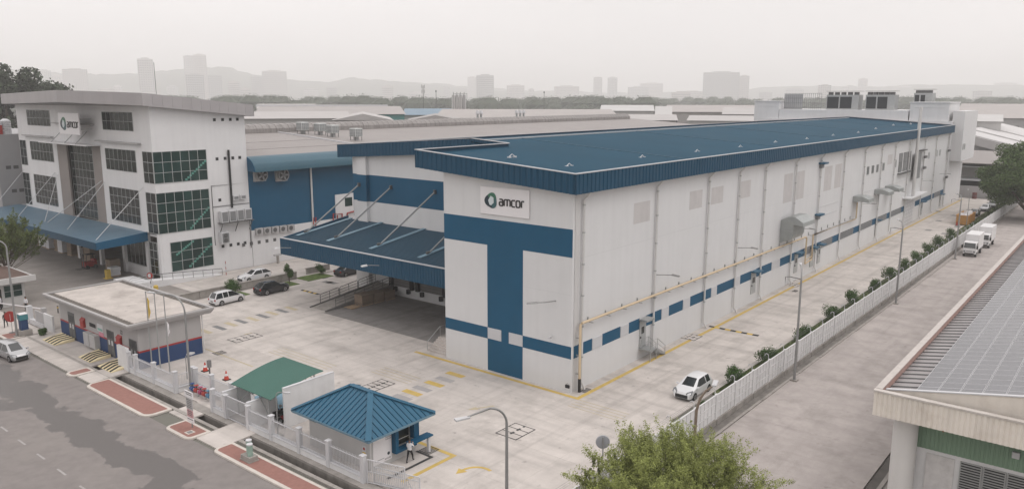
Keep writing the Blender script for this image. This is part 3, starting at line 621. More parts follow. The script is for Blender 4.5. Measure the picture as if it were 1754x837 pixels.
def letters(h, x0):
    """lower-case rounded square letters a m c o r with x-height h"""
    wd = h*.88; g_ = h*1.12; S = []
    x = x0; r_ = h*.24
    S.append([(x+.08*h, h), (x+wd-r_, h), (x+wd-r_*.3, h-r_*.3), (x+wd, h-r_), (x+wd, 0)]); S.append([(x+wd, .56*h), (x+.2*h, .56*h), (x+.03*h, .46*h), (x, .3*h), (x+.04*h, .1*h), (x+.2*h, 0), (x+wd, 0)])
    x += wd+h*.38; mw = h*1.5
    S.append([(x, 0), (x, h-r_), (x+r_*.3, h-r_*.3), (x+r_, h), (x+mw-r_, h), (x+mw-r_*.3, h-r_*.3), (x+mw, h-r_), (x+mw, 0)]); S.append([(x+mw/2, 0), (x+mw/2, h)])
    x += mw+h*.40
    S.append([(x+wd*.9, h), (x+r_, h), (x+r_*.3, h-r_*.3), (x, h-r_), (x, r_), (x+r_*.3, r_*.3), (x+r_, 0), (x+wd*.9, 0)])
    x += wd*.9+h*.32; o_ = rr(x, x+wd*1.05, 0, h, r_, 3); S.append(o_+[o_[0]])
    x += wd*1.05+h*.40
    S.append([(x, 0), (x, h-r_), (x+r_*.3, h-r_*.3), (x+r_, h), (x+wd*.7, h)])
    return S, x+wd*.7
egr = M('emblem_green', (0.05, 0.16, 0.10), .35, .1); enav = M('emblem_navy', (0.022, 0.04, 0.055), .35, .1); etea = M('emblem_teal', (0.045, 0.12, 0.13), .35, .1); elt = M('emblem_light', (0.62, 0.68, 0.70), .4, .05)
def logo(S, F, sc, u0, v0):
    """emblem and lettering in sign coordinates; (u0,v0) is the emblem centre, sc its half height"""
    out_ = []
    for i in range(36):
        a = 2*math.pi*i/36; r_ = 1.0+.10*math.cos(3*a-R(200)); out_.append((r_*math.cos(a)*1.02, r_*math.sin(a)))
    inn = [(-.45, .0), (-.02, .62), (.45, .42), (.50, -.25), (.05, -.62), (-.22, -.55)]
    def ring(i0, i1, mat):
        mb = MB()
        for i in range(i0, i1):
            q = []
            for j in (i, i+1):
                o_ = out_[j % 36]; q.append((o_, (o_[0]*.42, o_[1]*.42)))
            pts_ = [q[0][0], q[1][0], q[1][1], q[0][1]]
            mb.hexa([F(u0+sc*a, v0+sc*b, 0) for a, b in pts_]+[F(u0+sc*a, v0+sc*b, .05) for a, b in pts_])
        return mb.build('emblem', mat, S)
    ring(2, 13, egr); ring(13, 23, enav); ring(23, 28, enav); ring(28, 38, etea)
    mb = MB(); k = [(u0+sc*a, v0+sc*b) for a, b in inn]
    mb._add([F(a, b, .04) for a, b in k]+[F(a, b, .065) for a, b in k], [tuple(range(6))[::-1], tuple(range(6, 12))]+[(i, (i+1) % 6, 6+(i+1) % 6, 6+i) for i in range(6)]); mb.build('emblem_heart', elt, S)
    h = sc*.82; segs, end = letters(h, 0); ux = u0+sc*1.42
    segs = [[(ux+a*.80, v0-sc*.52+b) for a, b in s] for s in segs]
    for s in [segs[:2], segs[2:4], segs[4:5], segs[5:6], segs[6:7]]:
        mb = MB(); strokes(mb, s, h*.215, .06, F); mb.build('letter', ltr, S)
S1 = thing('logo_sign', (-.14, 7.5, 15.1), 'white logo sign high on the warehouse front wall', 'sign')
box('sign_board', sgw, S1, -.14, -.013, 4.62, 10.37, 15.12, 17.66, bevel=.02)
logo(S1, lambda u, v, d: (-.1405-d, 10.37-u, 15.12+v), .70, 1.34, 1.30)
# ---- loading bay: dock doors, canopy
for y0, y1, k in ((16.4, 20.4, 0), (21.4, 25.4, 0), (29.0, 33.4, 1), (34.9, 38.4, 0)):
    dd = box('dock_door', louvre, W, 14.17, 14.2, y0, y1, 1.25, 4.6)
    mb = MB()
    for z in np.arange(1.3, 4.5, .4): mb.box(14.14, 14.17, y0+.05, y1-.05, z, z+.34)
    mb.build('door_slat', M('dock_slat', (0.16, 0.155, 0.15), .6, .06), dd)
    mb = MB(); mb.box(13.7, 14.19, y0-.45, y0, 1.2, 4.8); mb.box(13.7, 14.19, y1, y1+.45, 1.2, 4.8); mb.box(13.7, 14.19, y0-.45, y1+.45, 4.81, 5.4); mb.build('dock_seal', black, dd)
    mb = MB(); mb.box(13.75, 14.19, y0+.3, y0+.7, .6, 1.2); mb.box(13.75, 14.19, y1-.7, y1-.3, .6, 1.2); mb.build('dock_bumper', black, dd)
CN = thing('loading_canopy', (8.5, 31.2, 6.0), 'big navy corrugated loading canopy hung on steel rods from the warehouse', 'canopy')
CX0, CX1, CY0, CY1 = 3.3, 14.19, 15.21, 47.6
mb = MB(); corr(mb, (CX0, CY1), (CX0, CY0), 6.0, 8.1, (-1, 0), .42, .06); mb.box(CX0+.08, CX0+.14, CY0, CY1, 6.02, 8.08); f1 = mb.build('front_fascia', bluem, CN)
box('coping', MATS['coping_grey'], f1, CX0-.06, CX0+.28, CY0, CY1, 8.08, 8.16)
mb = MB(); mb.hexa([(CX0+.15, CY1-.12, 6.02), (CX1+.2, CY1-.12, 6.6), (CX1+.2, CY1, 6.6), (CX0+.15, CY1, 6.02), (CX0+.15, CY1-.12, 8.08), (CX1+.2, CY1-.12, 9.75), (CX1+.2, CY1, 9.75), (CX0+.15, CY1, 8.08)]); mb.build('end_fascia', bluem, CN)
def cz(x): return 7.9+(9.40-7.9)*(x-CX0)/(CX1-CX0)
mb = MB(); mb.hexa([(CX0+.15, CY0, 7.75), (CX1, CY0, 9.2), (CX1, CY1-.13, 9.2), (CX0+.15, CY1-.13, 7.75), (CX0+.15, CY0, 7.9), (CX1, CY0, 9.38), (CX1, CY1-.13, 9.38), (CX0+.15, CY1-.13, 7.9)]); deckc = mb.build('canopy_deck', M('deck_slate', (0.018, 0.055, 0.09), .6, .1, .3, spec=.2), CN)
mb = MB()
for x in np.arange(CX0+.35, CX1, .33): mb.hexa([(x, CY0, cz(x)-.03), (x+.12, CY0, cz(x+.1)-.03), (x+.12, CY1-.14, cz(x+.1)-.03), (x, CY1-.14, cz(x)-.03), (x+.02, CY0, cz(x)+.07), (x+.10, CY0, cz(x)+.07), (x+.10, CY1-.14, cz(x)+.07), (x+.02, CY1-.14, cz(x)+.07)])
mb.build('deck_rib', M('deck_rib_slate', (0.03, 0.075, 0.115), .6, .08, .4, spec=.2), deckc)
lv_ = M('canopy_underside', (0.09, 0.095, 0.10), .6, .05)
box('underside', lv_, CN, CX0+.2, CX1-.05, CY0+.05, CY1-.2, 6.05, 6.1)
for ys, yt in ((46.6, 44.0), (40.4, 38.3), (32.4, 30.3), (24.2, 22.3)):
    mb = MB(); x0, x1 = 5.2, CX1; mb.hexa([(x0, ys-.3, cz(x0)+.06), (x1, ys-.3, cz(x1)+.06), (x1, ys+.3, cz(x1)+.06), (x0, ys+.3, cz(x0)+.06), (x0, ys-.3, cz(x0)+.14), (x1, ys-.3, cz(x1)+.14), (x1, ys+.3, cz(x1)+.14), (x0, ys+.3, cz(x0)+.14)]); mb.build('deck_strip', bluelt, CN)
    xt = 13.68 if ys > 44 else 14.18
    mb = MB(); mb.tube([(6.6, ys, cz(6.6)+.1), (xt-.15, yt, 14.3)], .10, 10); rd_ = mb.build('tie_rod', M('rod_grey', (.26, .27, .27), .45, .06, metal=.3), CN, smooth=True)
    mb = MB(); mb.box(6.35, 6.85, ys-.12, ys+.12, cz(6.6)+.05, cz(6.6)+.4); mb.box(xt-.35, xt, yt-.12, yt+.12, 14.05, 14.55); mb.build('rod_bracket', dsteel, rd_)
for y in (46.0, 29.4):
    mb = MB(); mb.tube([(CX0-.05, y-.8, 7.1), (CX0-.7, y-.3, 7.15), (CX0-1.2, y, 7.2)], .04, 6); a = mb.build('lamp_arm', pole, CN); MB().hexa([(CX0-1.9, y+.0, 7.1), (CX0-1.2, y-.15, 7.1), (CX0-1.1, y+.2, 7.1), (CX0-1.8, y+.4, 7.1), (CX0-1.8, y+.1, 7.25), (CX0-1.2, y-.05, 7.3), (CX0-1.15, y+.1, 7.3), (CX0-1.75, y+.3, 7.25)]).build('lamp_head', lamphead, a)
# columns of the dock and front stair
for y in (15.75, 41.8): box('dock_column', white, W, 12.6, 13.1, y-.25, y+.25, 0, 6.0)
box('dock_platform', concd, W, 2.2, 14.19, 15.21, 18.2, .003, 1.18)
ST = thing('concrete_stair', (1.2, 16.8, 0), 'concrete steps up to the dock beside the front wall', 'stairs')
for k in range(6): box('step', concrete, ST, .35+k*.31, 2.19, 15.22, 18.2, .003+k*.19, .19+k*.19)
mb = MB(); mb.tube([(.3, 18.15, .1), (.3, 18.15, 1.0), (2.2, 18.15, 2.2), (3.4, 18.15, 2.2), (3.4, 18.15, 1.18)], .03, 6); mb.tube([(2.2, 18.15, 1.2), (2.2, 18.15, 2.2)], .03, 6); mb.build('handrail', steel, ST)
# steel stair at the side door
SS = thing('steel_stair', (13.3, -1, 0), 'small galvanised steel stair below the nearest side door', 'stairs')
box('landing', steel, SS, 11.8, 13.2, -1.35, -.01, 1.05, 1.12)
for k in range(5): box('tread', steel, SS, 13.22+k*.32, 13.5+k*.32, -1.3, -.35, .86-k*.2, .9-k*.2)
for y in (-1.34, -.3):
    mb = MB(); mb.bar((13.1, y, 1.1), (14.9, y, .05), .05, .18); mb.build('stringer', steel, SS)
    mb = MB(); mb.tube([(11.85, y, 1.1), (11.85, y, 2.1), (13.2, y, 2.1), (14.85, y, 1.0), (14.85, y, .05)], .03, 6); mb.tube([(13.2, y, 1.1), (13.2, y, 2.1)], .03, 6); mb.tube([(11.85, y, 1.6), (13.2, y, 1.6), (14.85, y, .55)], .025, 6); mb.build('handrail', steel, SS)
for x in (11.9, 13.1): box('leg', steel, SS, x-.04, x+.04, -1.33, -1.25, 0, 1.05)
# ramp with railings
RP = thing('loading_ramp', (9, 40, 0), 'long concrete loading ramp with dark steel railings under the canopy', 'ramp')
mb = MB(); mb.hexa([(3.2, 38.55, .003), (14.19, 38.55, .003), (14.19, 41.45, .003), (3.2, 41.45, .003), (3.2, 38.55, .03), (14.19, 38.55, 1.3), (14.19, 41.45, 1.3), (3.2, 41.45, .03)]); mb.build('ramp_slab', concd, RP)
for y in (38.4, 41.45):
    MB().hexa([(3.0, y, .003), (14.19, y, .003), (14.19, y+.15, .003), (3.0, y+.15, .003), (3.0, y, .14), (14.19, y, 1.45), (14.19, y+.15, 1.45), (3.0, y+.15, .14)]).build('ramp_kerb', M('kerb_dark', (0.16, 0.155, 0.15), .85, .1), RP)
    zz = lambda x: .14+(1.45-.14)*(x-3.0)/11.19
    for a in (4.6, 7.7, 10.8):
        b = a+2.95; mb = MB(); y_ = y+.07
        mb.tube([(a, y_, zz(a)), (a, y_, zz(a)+.95), (a+.12, y_, zz(a)+1.08), (b-.12, y_, zz(b)+1.08), (b, y_, zz(b)+.95), (b, y_, zz(b))], .04, 6)
        for h in (.36, .72): mb.tube([(a, y_, zz(a)+h), (b, y_, zz(b)+h)], .03, 6)
        mb.tube([((a+b)/2, y_, zz((a+b)/2)), ((a+b)/2, y_, zz((a+b)/2)+1.08)], .035, 6); mb.build('railing', dsteel, RP)
# crates and pallets beside the ramp
def crate(x, y, sx, sy, h, lab, mat=card, z=0.14):
    o = thing('pallet_crate', (x, y, 0), lab, 'crate', 'crates stacked under the loading canopy')
    mb = MB()
    for k in range(3): mb.box(x-sx/2, x+sx/2, y-sy/2+k*(sy-.1)/2, y-sy/2+k*(sy-.1)/2+.1, .003, .1)
    mb.build('skid', wood, o)
    if h > 0:
        n_ = max(2, int(h/.32)); dz = h/n_
        for k in range(n_): box('layer', mat, o, x-sx/2+.01*(k % 2), x+sx/2-.01*(k % 2), y-sy/2+.008*(k % 2), y+sy/2, .105+k*dz, .105+(k+1)*dz-.02)
    else:
        for k in range(6): box('board', wood, o, x-sx/2+k*sx/6+.01, x-sx/2+(k+1)*sx/6-.04, y-sy/2, y+sy/2, .102, .13)
    return o
crate(8.3, 37.55, 1.8, 1.5, 1.35, 'tall brown crate stack next to the ramp, nearest the open yard')
crate(10.2, 37.5, 1.6, 1.5, 1.25, 'middle brown crate stack next to the ramp')
crate(12.0, 37.4, 1.6, 1.5, 1.1, 'brown crate stack next to the ramp, deepest in the shade')
crate(6.4, 37.5, 1.5, 1.4, 0, 'empty wooden pallet on the ground by the ramp foot')
o = thing('pallet_stack', (3.9, 16.9, 1.18), 'stack of wooden pallets at the top of the concrete steps', 'pallets')
for k in range(14): box('pallet', wood, o, 3.4, 4.5, 16.2, 17.3, 1.183+k*.15, 1.183+k*.15+.11)
# ================================================================== OFFICE BLOCK
OX, OY, OX1, OY1 = -2.0, 68.5, 12.4, 116.0
O = thing('office_building', (5, 92, 0), 'four-storey white office block with grey angled roof and dark windows', 'office building')
OT = 24.5
# walls: front face in bays around the tall recess, side face, rear
RB0, RB1 = 84.4, 100.2   # recess
mb = MB()
mb.box(OX, OX+.35, OY, RB0, 6.9, OT); mb.box(OX, OX+.35, RB1, OY1, 6.9, OT); mb.box(OX, OX+.35, RB0, RB1, 18.75, OT)
mb.build('front_wall', white2, O)
ORZ = lambda x: 25.96-0.0995*x-1.62
for y_ in (OY, OY1-.35): MB().prism([(OX+.35, 0), (OX1, 0), (OX1, ORZ(OX1)), (OX+.35, ORZ(OX+.35))], y_, y_+.35, axis='y').build('side_wall', white2, O)
box('rear_wall', white2, O, OX1-.3, OX1, OY+.35, OY1-.35, 0, 23.4)
box('recess_back', taupe, O, OX+1.6, OX+1.9, RB0, RB1, 6.9, 19.5)
for y in (RB0, RB1): box('recess_cheek', taupe, O, OX+.36, OX+1.6, y-.15, y+.15, 6.9, 18.75)
for a, b in ((RB0, 87.3), (96.6, RB1)): box('taupe_pier', taupe, O, OX+.02, OX+.30, a+.001, b, 6.9, 18.74)
box('floor_slab', white2, O, OX+.4, OX1-.35, OY+.4, OY1-.4, 6.3, 6.6)
# front windows, two rows of tall lights each
window(O, 'x', OX, 73.3, 82.75, 21.05, 23.64, 7, 2); window(O, 'x', OX, 101.7, 111.15, 21.1, 23.64, 7, 2)
window(O, 'x', OX, 73.35, 82.75, 15.25, 18.35, 7, 2); window(O, 'x', OX, 101.8, 111.1, 15.3, 18.4, 7, 2); window(O, 'x', OX, 113.05, 115.7, 14.2, 18.45, 2, 3)
window(O, 'x', OX, 73.4, 82.55, 7.75, 12.7, 7, 4); window(O, 'x', OX, 101.9, 111.05, 7.9, 12.8, 7, 4); window(O, 'x', OX, 113.1, 115.9, 7.3, 12.8, 2, 4)
window(O, 'x', OX+.6, 87.3, 96.6, 7.0, 18.3, 7, 9)
# wrap-around corner glazing
for z0, z1, nv, gm_ in ((14.0, 18.33, 3, glassg), (6.95, 12.65, 4, glassg)):
    window(O, 'y', OY, OX+.0, 5.85, z0, z1, 6, nv, pm=gm_, bar=.065); window(O, 'x', OX, OY, 71.3, z0, z1, 2, nv, bar=.065)
window(O, 'y', OY, -.55, 5.85, 1.35, 5.55, 4, 3, pm=glassg, bar=.065); window(O, 'x', OX, 69.3, 71.5, 1.0, 5.6, 2, 4, bar=.065)
# stair flights seen behind the corner glazing as pale green lines
for (x0, z0, x1, z1) in ((2.4, 14.1, 5.8, 16.8), (2.6, 7.1, 5.8, 10.0), (2.0, 1.6, 5.8, 4.6), (0.2, 3.6, 3.0, 5.3)):
    mb = MB(); n_ = 10
    for k in range(n_):
        a = x0+(x1-x0)*k/n_; b = x0+(x1-x0)*(k+1)/n_; za = z0+(z1-z0)*k/n_; mb.box(a, b, OY-.056, OY-.064, za, za+.30)
    mb.build('stair_flight', teal, O)
# ground floor: columns, recessed wall
for y in (68.9, 72.6, 80, 88, 96, 104, 112, 115.6): box('column', white2, O, OX+.02, OX+.55, y-.35, y+.35, 0, 6.9)
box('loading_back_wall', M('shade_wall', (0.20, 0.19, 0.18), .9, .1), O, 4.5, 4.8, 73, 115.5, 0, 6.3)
box('entrance_wall', white2, O, -1.6, -1.3, 72.7, 79.6, 0, 1.5); window(O, 'x', -1.6, 73.2, 79.4, 1.6, 5.6, 5, 1)
# ledges
for a, b, z in ((71.5, 84.7, 19.3), (101, 113, 19.3), (85.6, 100, 21.6)): box('sun_ledge', greyw, O, OX-.6, OX-.001, a, b, z, z+.18)
MB().prism([(84, 18.62), (101.5, 18.62), (101.5, 18.78), (84, 18.78)], OX-2.2, OX-.002, axis='x').build('entrance_hood', white2, O)
for y in (88, 92, 97): MB().tube([(OX-2.0, y, 18.8), (OX-.05, y+.3, 20.6)], .05, 6).build('hood_rod', steel, O)
# small vents
for z in (22.3, 16.65, 10.6, 3.65):
    for k, x in enumerate((7.3, 8.6, 9.85, 11.0)):
        if z == 10.6 and k in (1, 2): continue
        v_ = box('wall_vent', dsteel, O, x, x+.45, OY-.03, OY, z, z+.45); box('vent_blade', dark, v_, x+.06, x+.39, OY-.045, OY-.03, z+.06, z+.39)
# roof: bent plan with a pointed front, cladding panels along the rim
def orz(x): return 25.96-0.0995*(x+0.0)
rim = [(-3.3, 67.4), (13.4, 67.4), (13.4, 117.5), (-2.6, 117.5), (-10.3, 76.5)]
rim = [(-3.3, 67.4), (13.4, 67.4), (13.4, 118.0), (-3.4, 118.0), (-7.6, 83.5)]
mb = MB(); n_ = len(rim); rim_out = rim; rim = [(x+(.1 if x < 0 else -.1), y+(.1 if y < 80 else (-.1 if y > 100 else 0))) for x, y in rim]
mb._add([(x, y, orz(x)-.5) for x, y in rim]+[(x, y, orz(x)-.02) for x, y in rim], [tuple(range(n_))[::-1], tuple(range(n_, 2*n_))]+[(i, (i+1) % n_, n_+(i+1) % n_, n_+i) for i in range(n_)])
OR = mb.build('roof', greyrf2, O)
mb = MB(); mb._add([(x*.995, 92+(y-92)*.995, orz(x)-1.66) for x, y in rim]+[(x*.995, 92+(y-92)*.995, orz(x)-1.55) for x, y in rim], [tuple(range(n_))[::-1], tuple(range(n_, 2*n_))]+[(i, (i+1) % n_, n_+(i+1) % n_, n_+i) for i in range(n_)]); mb.build('roof_soffit', M('soffit_grey', (0.42, 0.40, 0.40), .8, .03), O)
rim = rim_out
for i in range(n_):
    a = Vector((*rim[i], 0)); b = Vector((*rim[(i+1) % n_], 0)); L_ = (b-a).length; k = max(1, int(L_/1.32)); d = (b-a)/k; nn = Vector((d.y, -d.x, 0)).normalized()
    for j in range(k):
        p = a+d*j; q = a+d*(j+1)-d.normalized()*.02
        MB().hexa([(p.x, p.y, orz(p.x)-1.68), (q.x, q.y, orz(q.x)-1.68), (q.x-nn.x*.06, q.y-nn.y*.06, orz(q.x)-1.68), (p.x-nn.x*.06, p.y-nn.y*.06, orz(p.x)-1.68),
                   (p.x, p.y, orz(p.x)), (q.x, q.y, orz(q.x)), (q.x-nn.x*.06, q.y-nn.y*.06, orz(q.x)), (p.x-nn.x*.06, p.y-nn.y*.06, orz(p.x))]).build('cladding_panel', greyfas, OR)
MB().tube([(1.0, 72, 25.4), (1.0, 72, 30.5)], .035, 6).build('lightning_rod', dsteel, O)
# AC condensers on brackets
def condenser(o, x, z, sx=1.2, sz=1.5, y=OY, d=.8, fan=True, name='condenser'):
    c = box(name, capw, o, x, x+sx, y-.12-d, y-.12, z, z+sz, bevel=.03)
    box('coil', louvre, c, x+.12, x+sx-.12, y-.13-d, y-.11-d, z+.15, z+sz-.15)
    return c
AC = thing('aircon_rack', (9.6, OY-.5, 7.3), 'rack of four white air conditioners on the office side wall', 'air conditioner')
for k in range(4): condenser(AC, 7.1+k*1.3, 7.5, 1.15, 1.7)
mb = MB(); mb.box(6.9, 12.4, OY-1.1, OY-.05, 7.38, 7.46)
for x in (7.2, 9.7, 12.1): mb.bar((x, OY-1.0, 7.4), (x, OY-.05, 5.9), .08, .08)
mb.build('rack', dsteel, AC)
A2 = thing('aircon_unit', (7.4, OY-.5, 4.5), 'single two-fan white air conditioner low on the office wall', 'air conditioner')
c = condenser(A2, 6.9, 4.4, 1.3, 1.7)
for z in (4.85, 5.6): MB().tube([(7.55, OY-.94, z), (7.55, OY-.99, z)], .32, 14).build('fan', dsteel, c)
A3 = thing('aircon_unit', (10.3, OY-.4, 10), 'pair of small white air conditioner boxes above the rack', 'air conditioner')
for x in (9.5, 10.7): condenser(A3, x, 9.7+.9, .95, .7, d=.35)
MB().tube([(9.35, OY-.18, 9.5), (9.35, OY-.18, 18.1)], .16, 8).build('black_duct', dark, O)
mb = MB(); mb.tube([(6.3, OY-.06, 4.2), (6.3, OY-.06, 13.0), (12.3, OY-.06, 13.0)], .05, 6); mb.tube([(6.3, OY-.06, 9.9), (12.3, OY-.06, 9.9)], .05, 6); mb.tube([(12.2, OY-.1, 3.0), (12.2, OY-.1, 8.2)], .06, 6); mb.build('cable_conduit', dsteel, O)
# office canopy with tie rods
OC = thing('office_canopy', (-6, 95, 5.6), 'blue flat canopy with thin tie rods over the office loading area', 'canopy')
y0, y1 = 71.9, 119.5; xw, xf = OX-.01, -9.1
mb = MB(); mb.hexa([(xf, y0, 6.0), (xw, y0, 6.6), (xw, y1, 6.6), (xf, y1, 6.0), (xf, y0, 6.3), (xw, y0, 6.9), (xw, y1, 6.9), (xf, y1, 6.3)]); mb.build('canopy_deck', bluelt2 := M('canopy_blue', (0.10, 0.175, 0.24), .45, .08, .3, stain=.3, stain_col=(.14, .24, .31)), OC)
mb = MB(); mb.box(xf-.08, xf, y0, y1, 5.35, 6.34); mb.build('front_fascia', bluem, OC)
mb = MB(); mb.hexa([(xf, y0-.08, 5.35), (xw, y0-.08, 5.65), (xw, y0, 5.65), (xf, y0, 5.35), (xf, y0-.08, 6.34), (xw, y0-.08, 6.95), (xw, y0, 6.95), (xf, y0, 6.34)]); mb.build('end_fascia', blue, OC)
for (ya, za, xb, yb) in ((115.2, 13.3, -7.5, 117), (101.9, 13.6, -7.0, 106), (100.9, 13.4, -6.6, 96), (85.0, 13.3, -6.6, 95.5), (84.0, 13.2, -7.3, 86), (71.9, 13.3, -8.3, 74.0)):
    MB().tube([(OX-.02, ya, za), (xb, yb, 6.25)], .055, 6).build('tie_rod', capw, OC)
# logo sign on standoff
S2 = thing('logo_sign', (-4.2, 92, 19.9), 'white logo sign standing off the office front below the roof', 'sign')
pA = Vector((-4.6, 94.4, 0)); pB = Vector((-4.3, 86.6, 0))
box('sign_board', sgw, S2, -4.45, -4.25, 84.95, 92.1, 20.25, 23.42, bevel=.02)
logo(S2, lambda u, v, d: (-4.451-d, 92.1-u, 20.25+v), .95, 1.75, 1.55)
mb = MB()
for y in (86.5, 90.5): mb.bar((-4.25, y, 21.0), (OX, y, 21.0), .1, .1); mb.bar((-4.25, y, 22.5), (OX, y, 22.5), .1, .1)
mb.build('standoff', steel, S2)
# goods stored beneath the office canopy
k = 0
for (x, y, sx, sy, h, m_) in ((-1.0, 113, 1.5, 1.5, 2.6, card), (-1.2, 110.5, 1.4, 1.4, 2.4, shirt), (-1.4, 108.4, 1.5, 1.5, 2.8, shirt), (-1.0, 105.5, 1.6, 1.6, 2.2, card), (-1.4, 102.8, 1.6, 1.6, 3.0, shirt), (-1.2, 99.5, 1.8, 1.8, 2.7, card), (-.8, 96.5, 1.8, 1.8, 3.1, card), (-1.0, 92.5, 2.4, 2.4, 3.0, card), (-3.4, 80.6, 1.6, 1.6, 2.0, card), (-4.2, 78.6, 1.4, 1.4, 1.2, shirt)):
    lab = ['brown', 'pale wrapped', 'second pale wrapped', 'low brown', 'tall pale wrapped', 'brown stacked', 'dark brown stacked', 'largest brown', 'brown', 'low white'][k]+[' goods pallet farthest left under the office canopy', ' goods pallet under the office canopy, second from left', ' goods pallet under the office canopy, third from left', ' goods pallet under the office canopy, fourth from left', ' goods pallet under the office canopy', ' goods pallet right of the tall pale one', ' goods pallet deep in the canopy shade', ' goods pallet left of the red forklift', ' goods pallet outside the office entrance', ' goods pallet beside the yellow post'][k]
    o = thing('goods_pallet', (x, y, 0), lab, 'pallet', 'goods on pallets by the office'); n_ = 4; k += 1
    for j in range(n_): box('carton', m_, o, x-sx/2+NP.rand()*.08, x+sx/2-NP.rand()*.08, y-sy/2+NP.rand()*.08, y+sy/2-NP.rand()*.08, .13+j*(h/n_), .11+(j+1)*(h/n_))
    box('skid', wood, o, x-sx/2, x+sx/2, y-sy/2, y+sy/2, .003, .11)
# forklift
FK = thing('forklift', (-4.2, 86.5, 0), 'small red forklift parked under the office canopy', 'forklift')
mb = MB(); mb.box(-5.2, -3.4, 85.9, 87.1, .35, 1.1); mb.box(-3.9, -3.4, 86.0, 87.0, 1.1, 1.45); mb.build('body', red, FK, bevel=.06)
for x in (-4.9, -3.7):
    for y in (85.85, 87.15): MB().tube([(x, y-.1, .32), (x, y+.1, .32)], .31, 12).build('wheel', black, FK)
mb = MB(); mb.box(-5.35, -5.25, 86.1, 86.2, .1, 2.4); mb.box(-5.35, -5.25, 86.8, 86.9, .1, 2.4); mb.build('mast', dsteel, FK)
mb = MB(); mb.box(-6.3, -5.35, 86.1, 86.2, .1, .15); mb.box(-6.3, -5.35, 86.8, 86.9, .1, .15); mb.build('fork', dsteel, FK)
mb = MB(); mb.tube([(-5.0, 86.0, 1.1), (-4.8, 86.0, 2.2), (-3.6, 86.0, 2.2), (-3.5, 86.0, 1.4)], .05, 6); mb.tube([(-5.0, 87.0, 1.1), (-4.8, 87.0, 2.2), (-3.6, 87.0, 2.2), (-3.5, 87.0, 1.4)], .05, 6); mb.box(-4.8, -3.6, 86, 87, 2.2, 2.25); mb.build('roof_guard', dark, FK)
# entrance ramp with glass railing at the corner
ER = thing('entrance_ramp', (2, 67, 0), 'white curved entrance ramp with dark rail at the office corner', 'ramp')
mb = MB(); mb.hexa([(-4.5, 66.6, .003), (6.2, 66.6, .003), (6.2, 68.2, .003), (-4.5, 68.2, .003), (-4.5, 66.6, 1.0), (6.2, 66.6, .06), (6.2, 68.2, .06), (-4.5, 68.2, 1.0)]); mb.build('ramp_slab', white2, ER)
mb = MB(); mb.tube([(-4.5, 66.55, 1.9), (6.0, 66.55, 1.0)], .05, 6)
for x in np.arange(-4.5, 6.1, 1.5): z_ = 1.0-(x+4.5)*.088; mb.tube([(x, 66.55, z_), (x, 66.55, z_+.92)], .03, 6)
mb.build('railing', dsteel, ER); box('landing', white2, ER, -7.2, -4.52, 66.4, 72, .003, 1.0)
mb = MB()
for h in (.3, .6, .9): mb.tube([(-7.1, 66.5, 1.0+h), (-4.6, 66.5, 1.0+h)], .03, 6); mb.tube([(-7.1, 66.5, 1.0+h), (-9.2, 66.8, h)], .03, 6)
mb.build('stair_rail', steel, ER)
for j in range(5): box('step', concd, ER, -7.2-.4*(j+1), -7.2-.4*j-.01, 66.6, 70, .003, .82-.17*j)
# round no-entry sign on striped post
def roundsign(x, y, lab, h=2.3, face=red):
    o = thing('road_sign', (x, y, 0), lab, 'road sign')
    for j in range(6): MB().tube([(x, y, .003+j*h/6), (x, y, (j+1)*h/6)], .045, 8).build('post_band', (capw, dark)[j % 2], o)
    MB().tube([(x-.06, y-.04, h), (x-.09, y-.06, h)], .42, 20).build('sign_disc', face, o); MB().tube([(x-.09, y-.06, h), (x-.10, y-.068, h)], .27, 20).build('sign_centre', capw, o)
    return o
roundsign(-5.6, 64.6, 'round red and white sign on striped post by the office ramp')
box_y = thing('yellow_bollard', (-5.2, 64.2, 0), 'short fat yellow bollard at foot of the office ramp', 'bollard'); MB().tube([(-5.3, 63.9, .003), (-5.3, 63.9, .9)], .3, 12).build('body', yellowb, box_y); MB().tube([(-5.3, 63.9, .901), (-5.3, 63.9, 1.0)], [.3, .18], 12).build('cap', yellowb, box_y)
box_y = thing('yellow_stand', (-5.6, 77.4, 0), 'yellow guard post beside goods at the office entrance', 'bollard'); MB().box(-5.9, -5.3, 77.1, 77.7, .003, 1.3).build('body', yellowb, box_y); box('base', yellowb, box_y, -6.1, -5.1, 76.9, 77.9, .002, .08)
# ================================================================== FACTORY with curved eave
FA = thing('factory_building', (90, 95, 0), 'blue-walled factory with curved blue eave and very large grey roof', 'factory')
FX0, FX1, FY = 12.45, 180.0, 68.5
box('blue_wall', blue, FA, FX0, FX1, FY, FY+.3, 5.6, 15.5); box('white_base', white2, FA, FX0, FX1, FY-.05, FY+.3, 0, 5.6)
box('end_wall', greyw, FA, FX1-.3, FX1, FY+.3, 131, 0, 16)
mb = MB(); n_ = 8; arc = [(FY-2.0+2.6*(1-math.cos(R(90*i/n_))), 14.7+2.2*math.sin(R(90*i/n_))) for i in range(n_+1)]
eb = M('eave_blue', (0.04, 0.115, 0.16), .45, .06, .4, rib=('X', 1.5))
for i in range(n_):
    (ya, za), (yb, zb) = arc[i], arc[i+1]; mb.hexa([(FX0, ya, za-.06), (FX1, ya, za-.06), (FX1, yb, zb-.06), (FX0, yb, zb-.06), (FX0, ya, za), (FX1, ya, za), (FX1, yb, zb), (FX0, yb, zb)])
mb.build('curved_eave', eb, FA, smooth=True)
MB().prism(arc+[(FY+.6, 14.7)], FX0-.06, FX0, axis='x').build('eave_end', blue, FA)
yR, zE, zR = 101.0, 16.9, 19.0
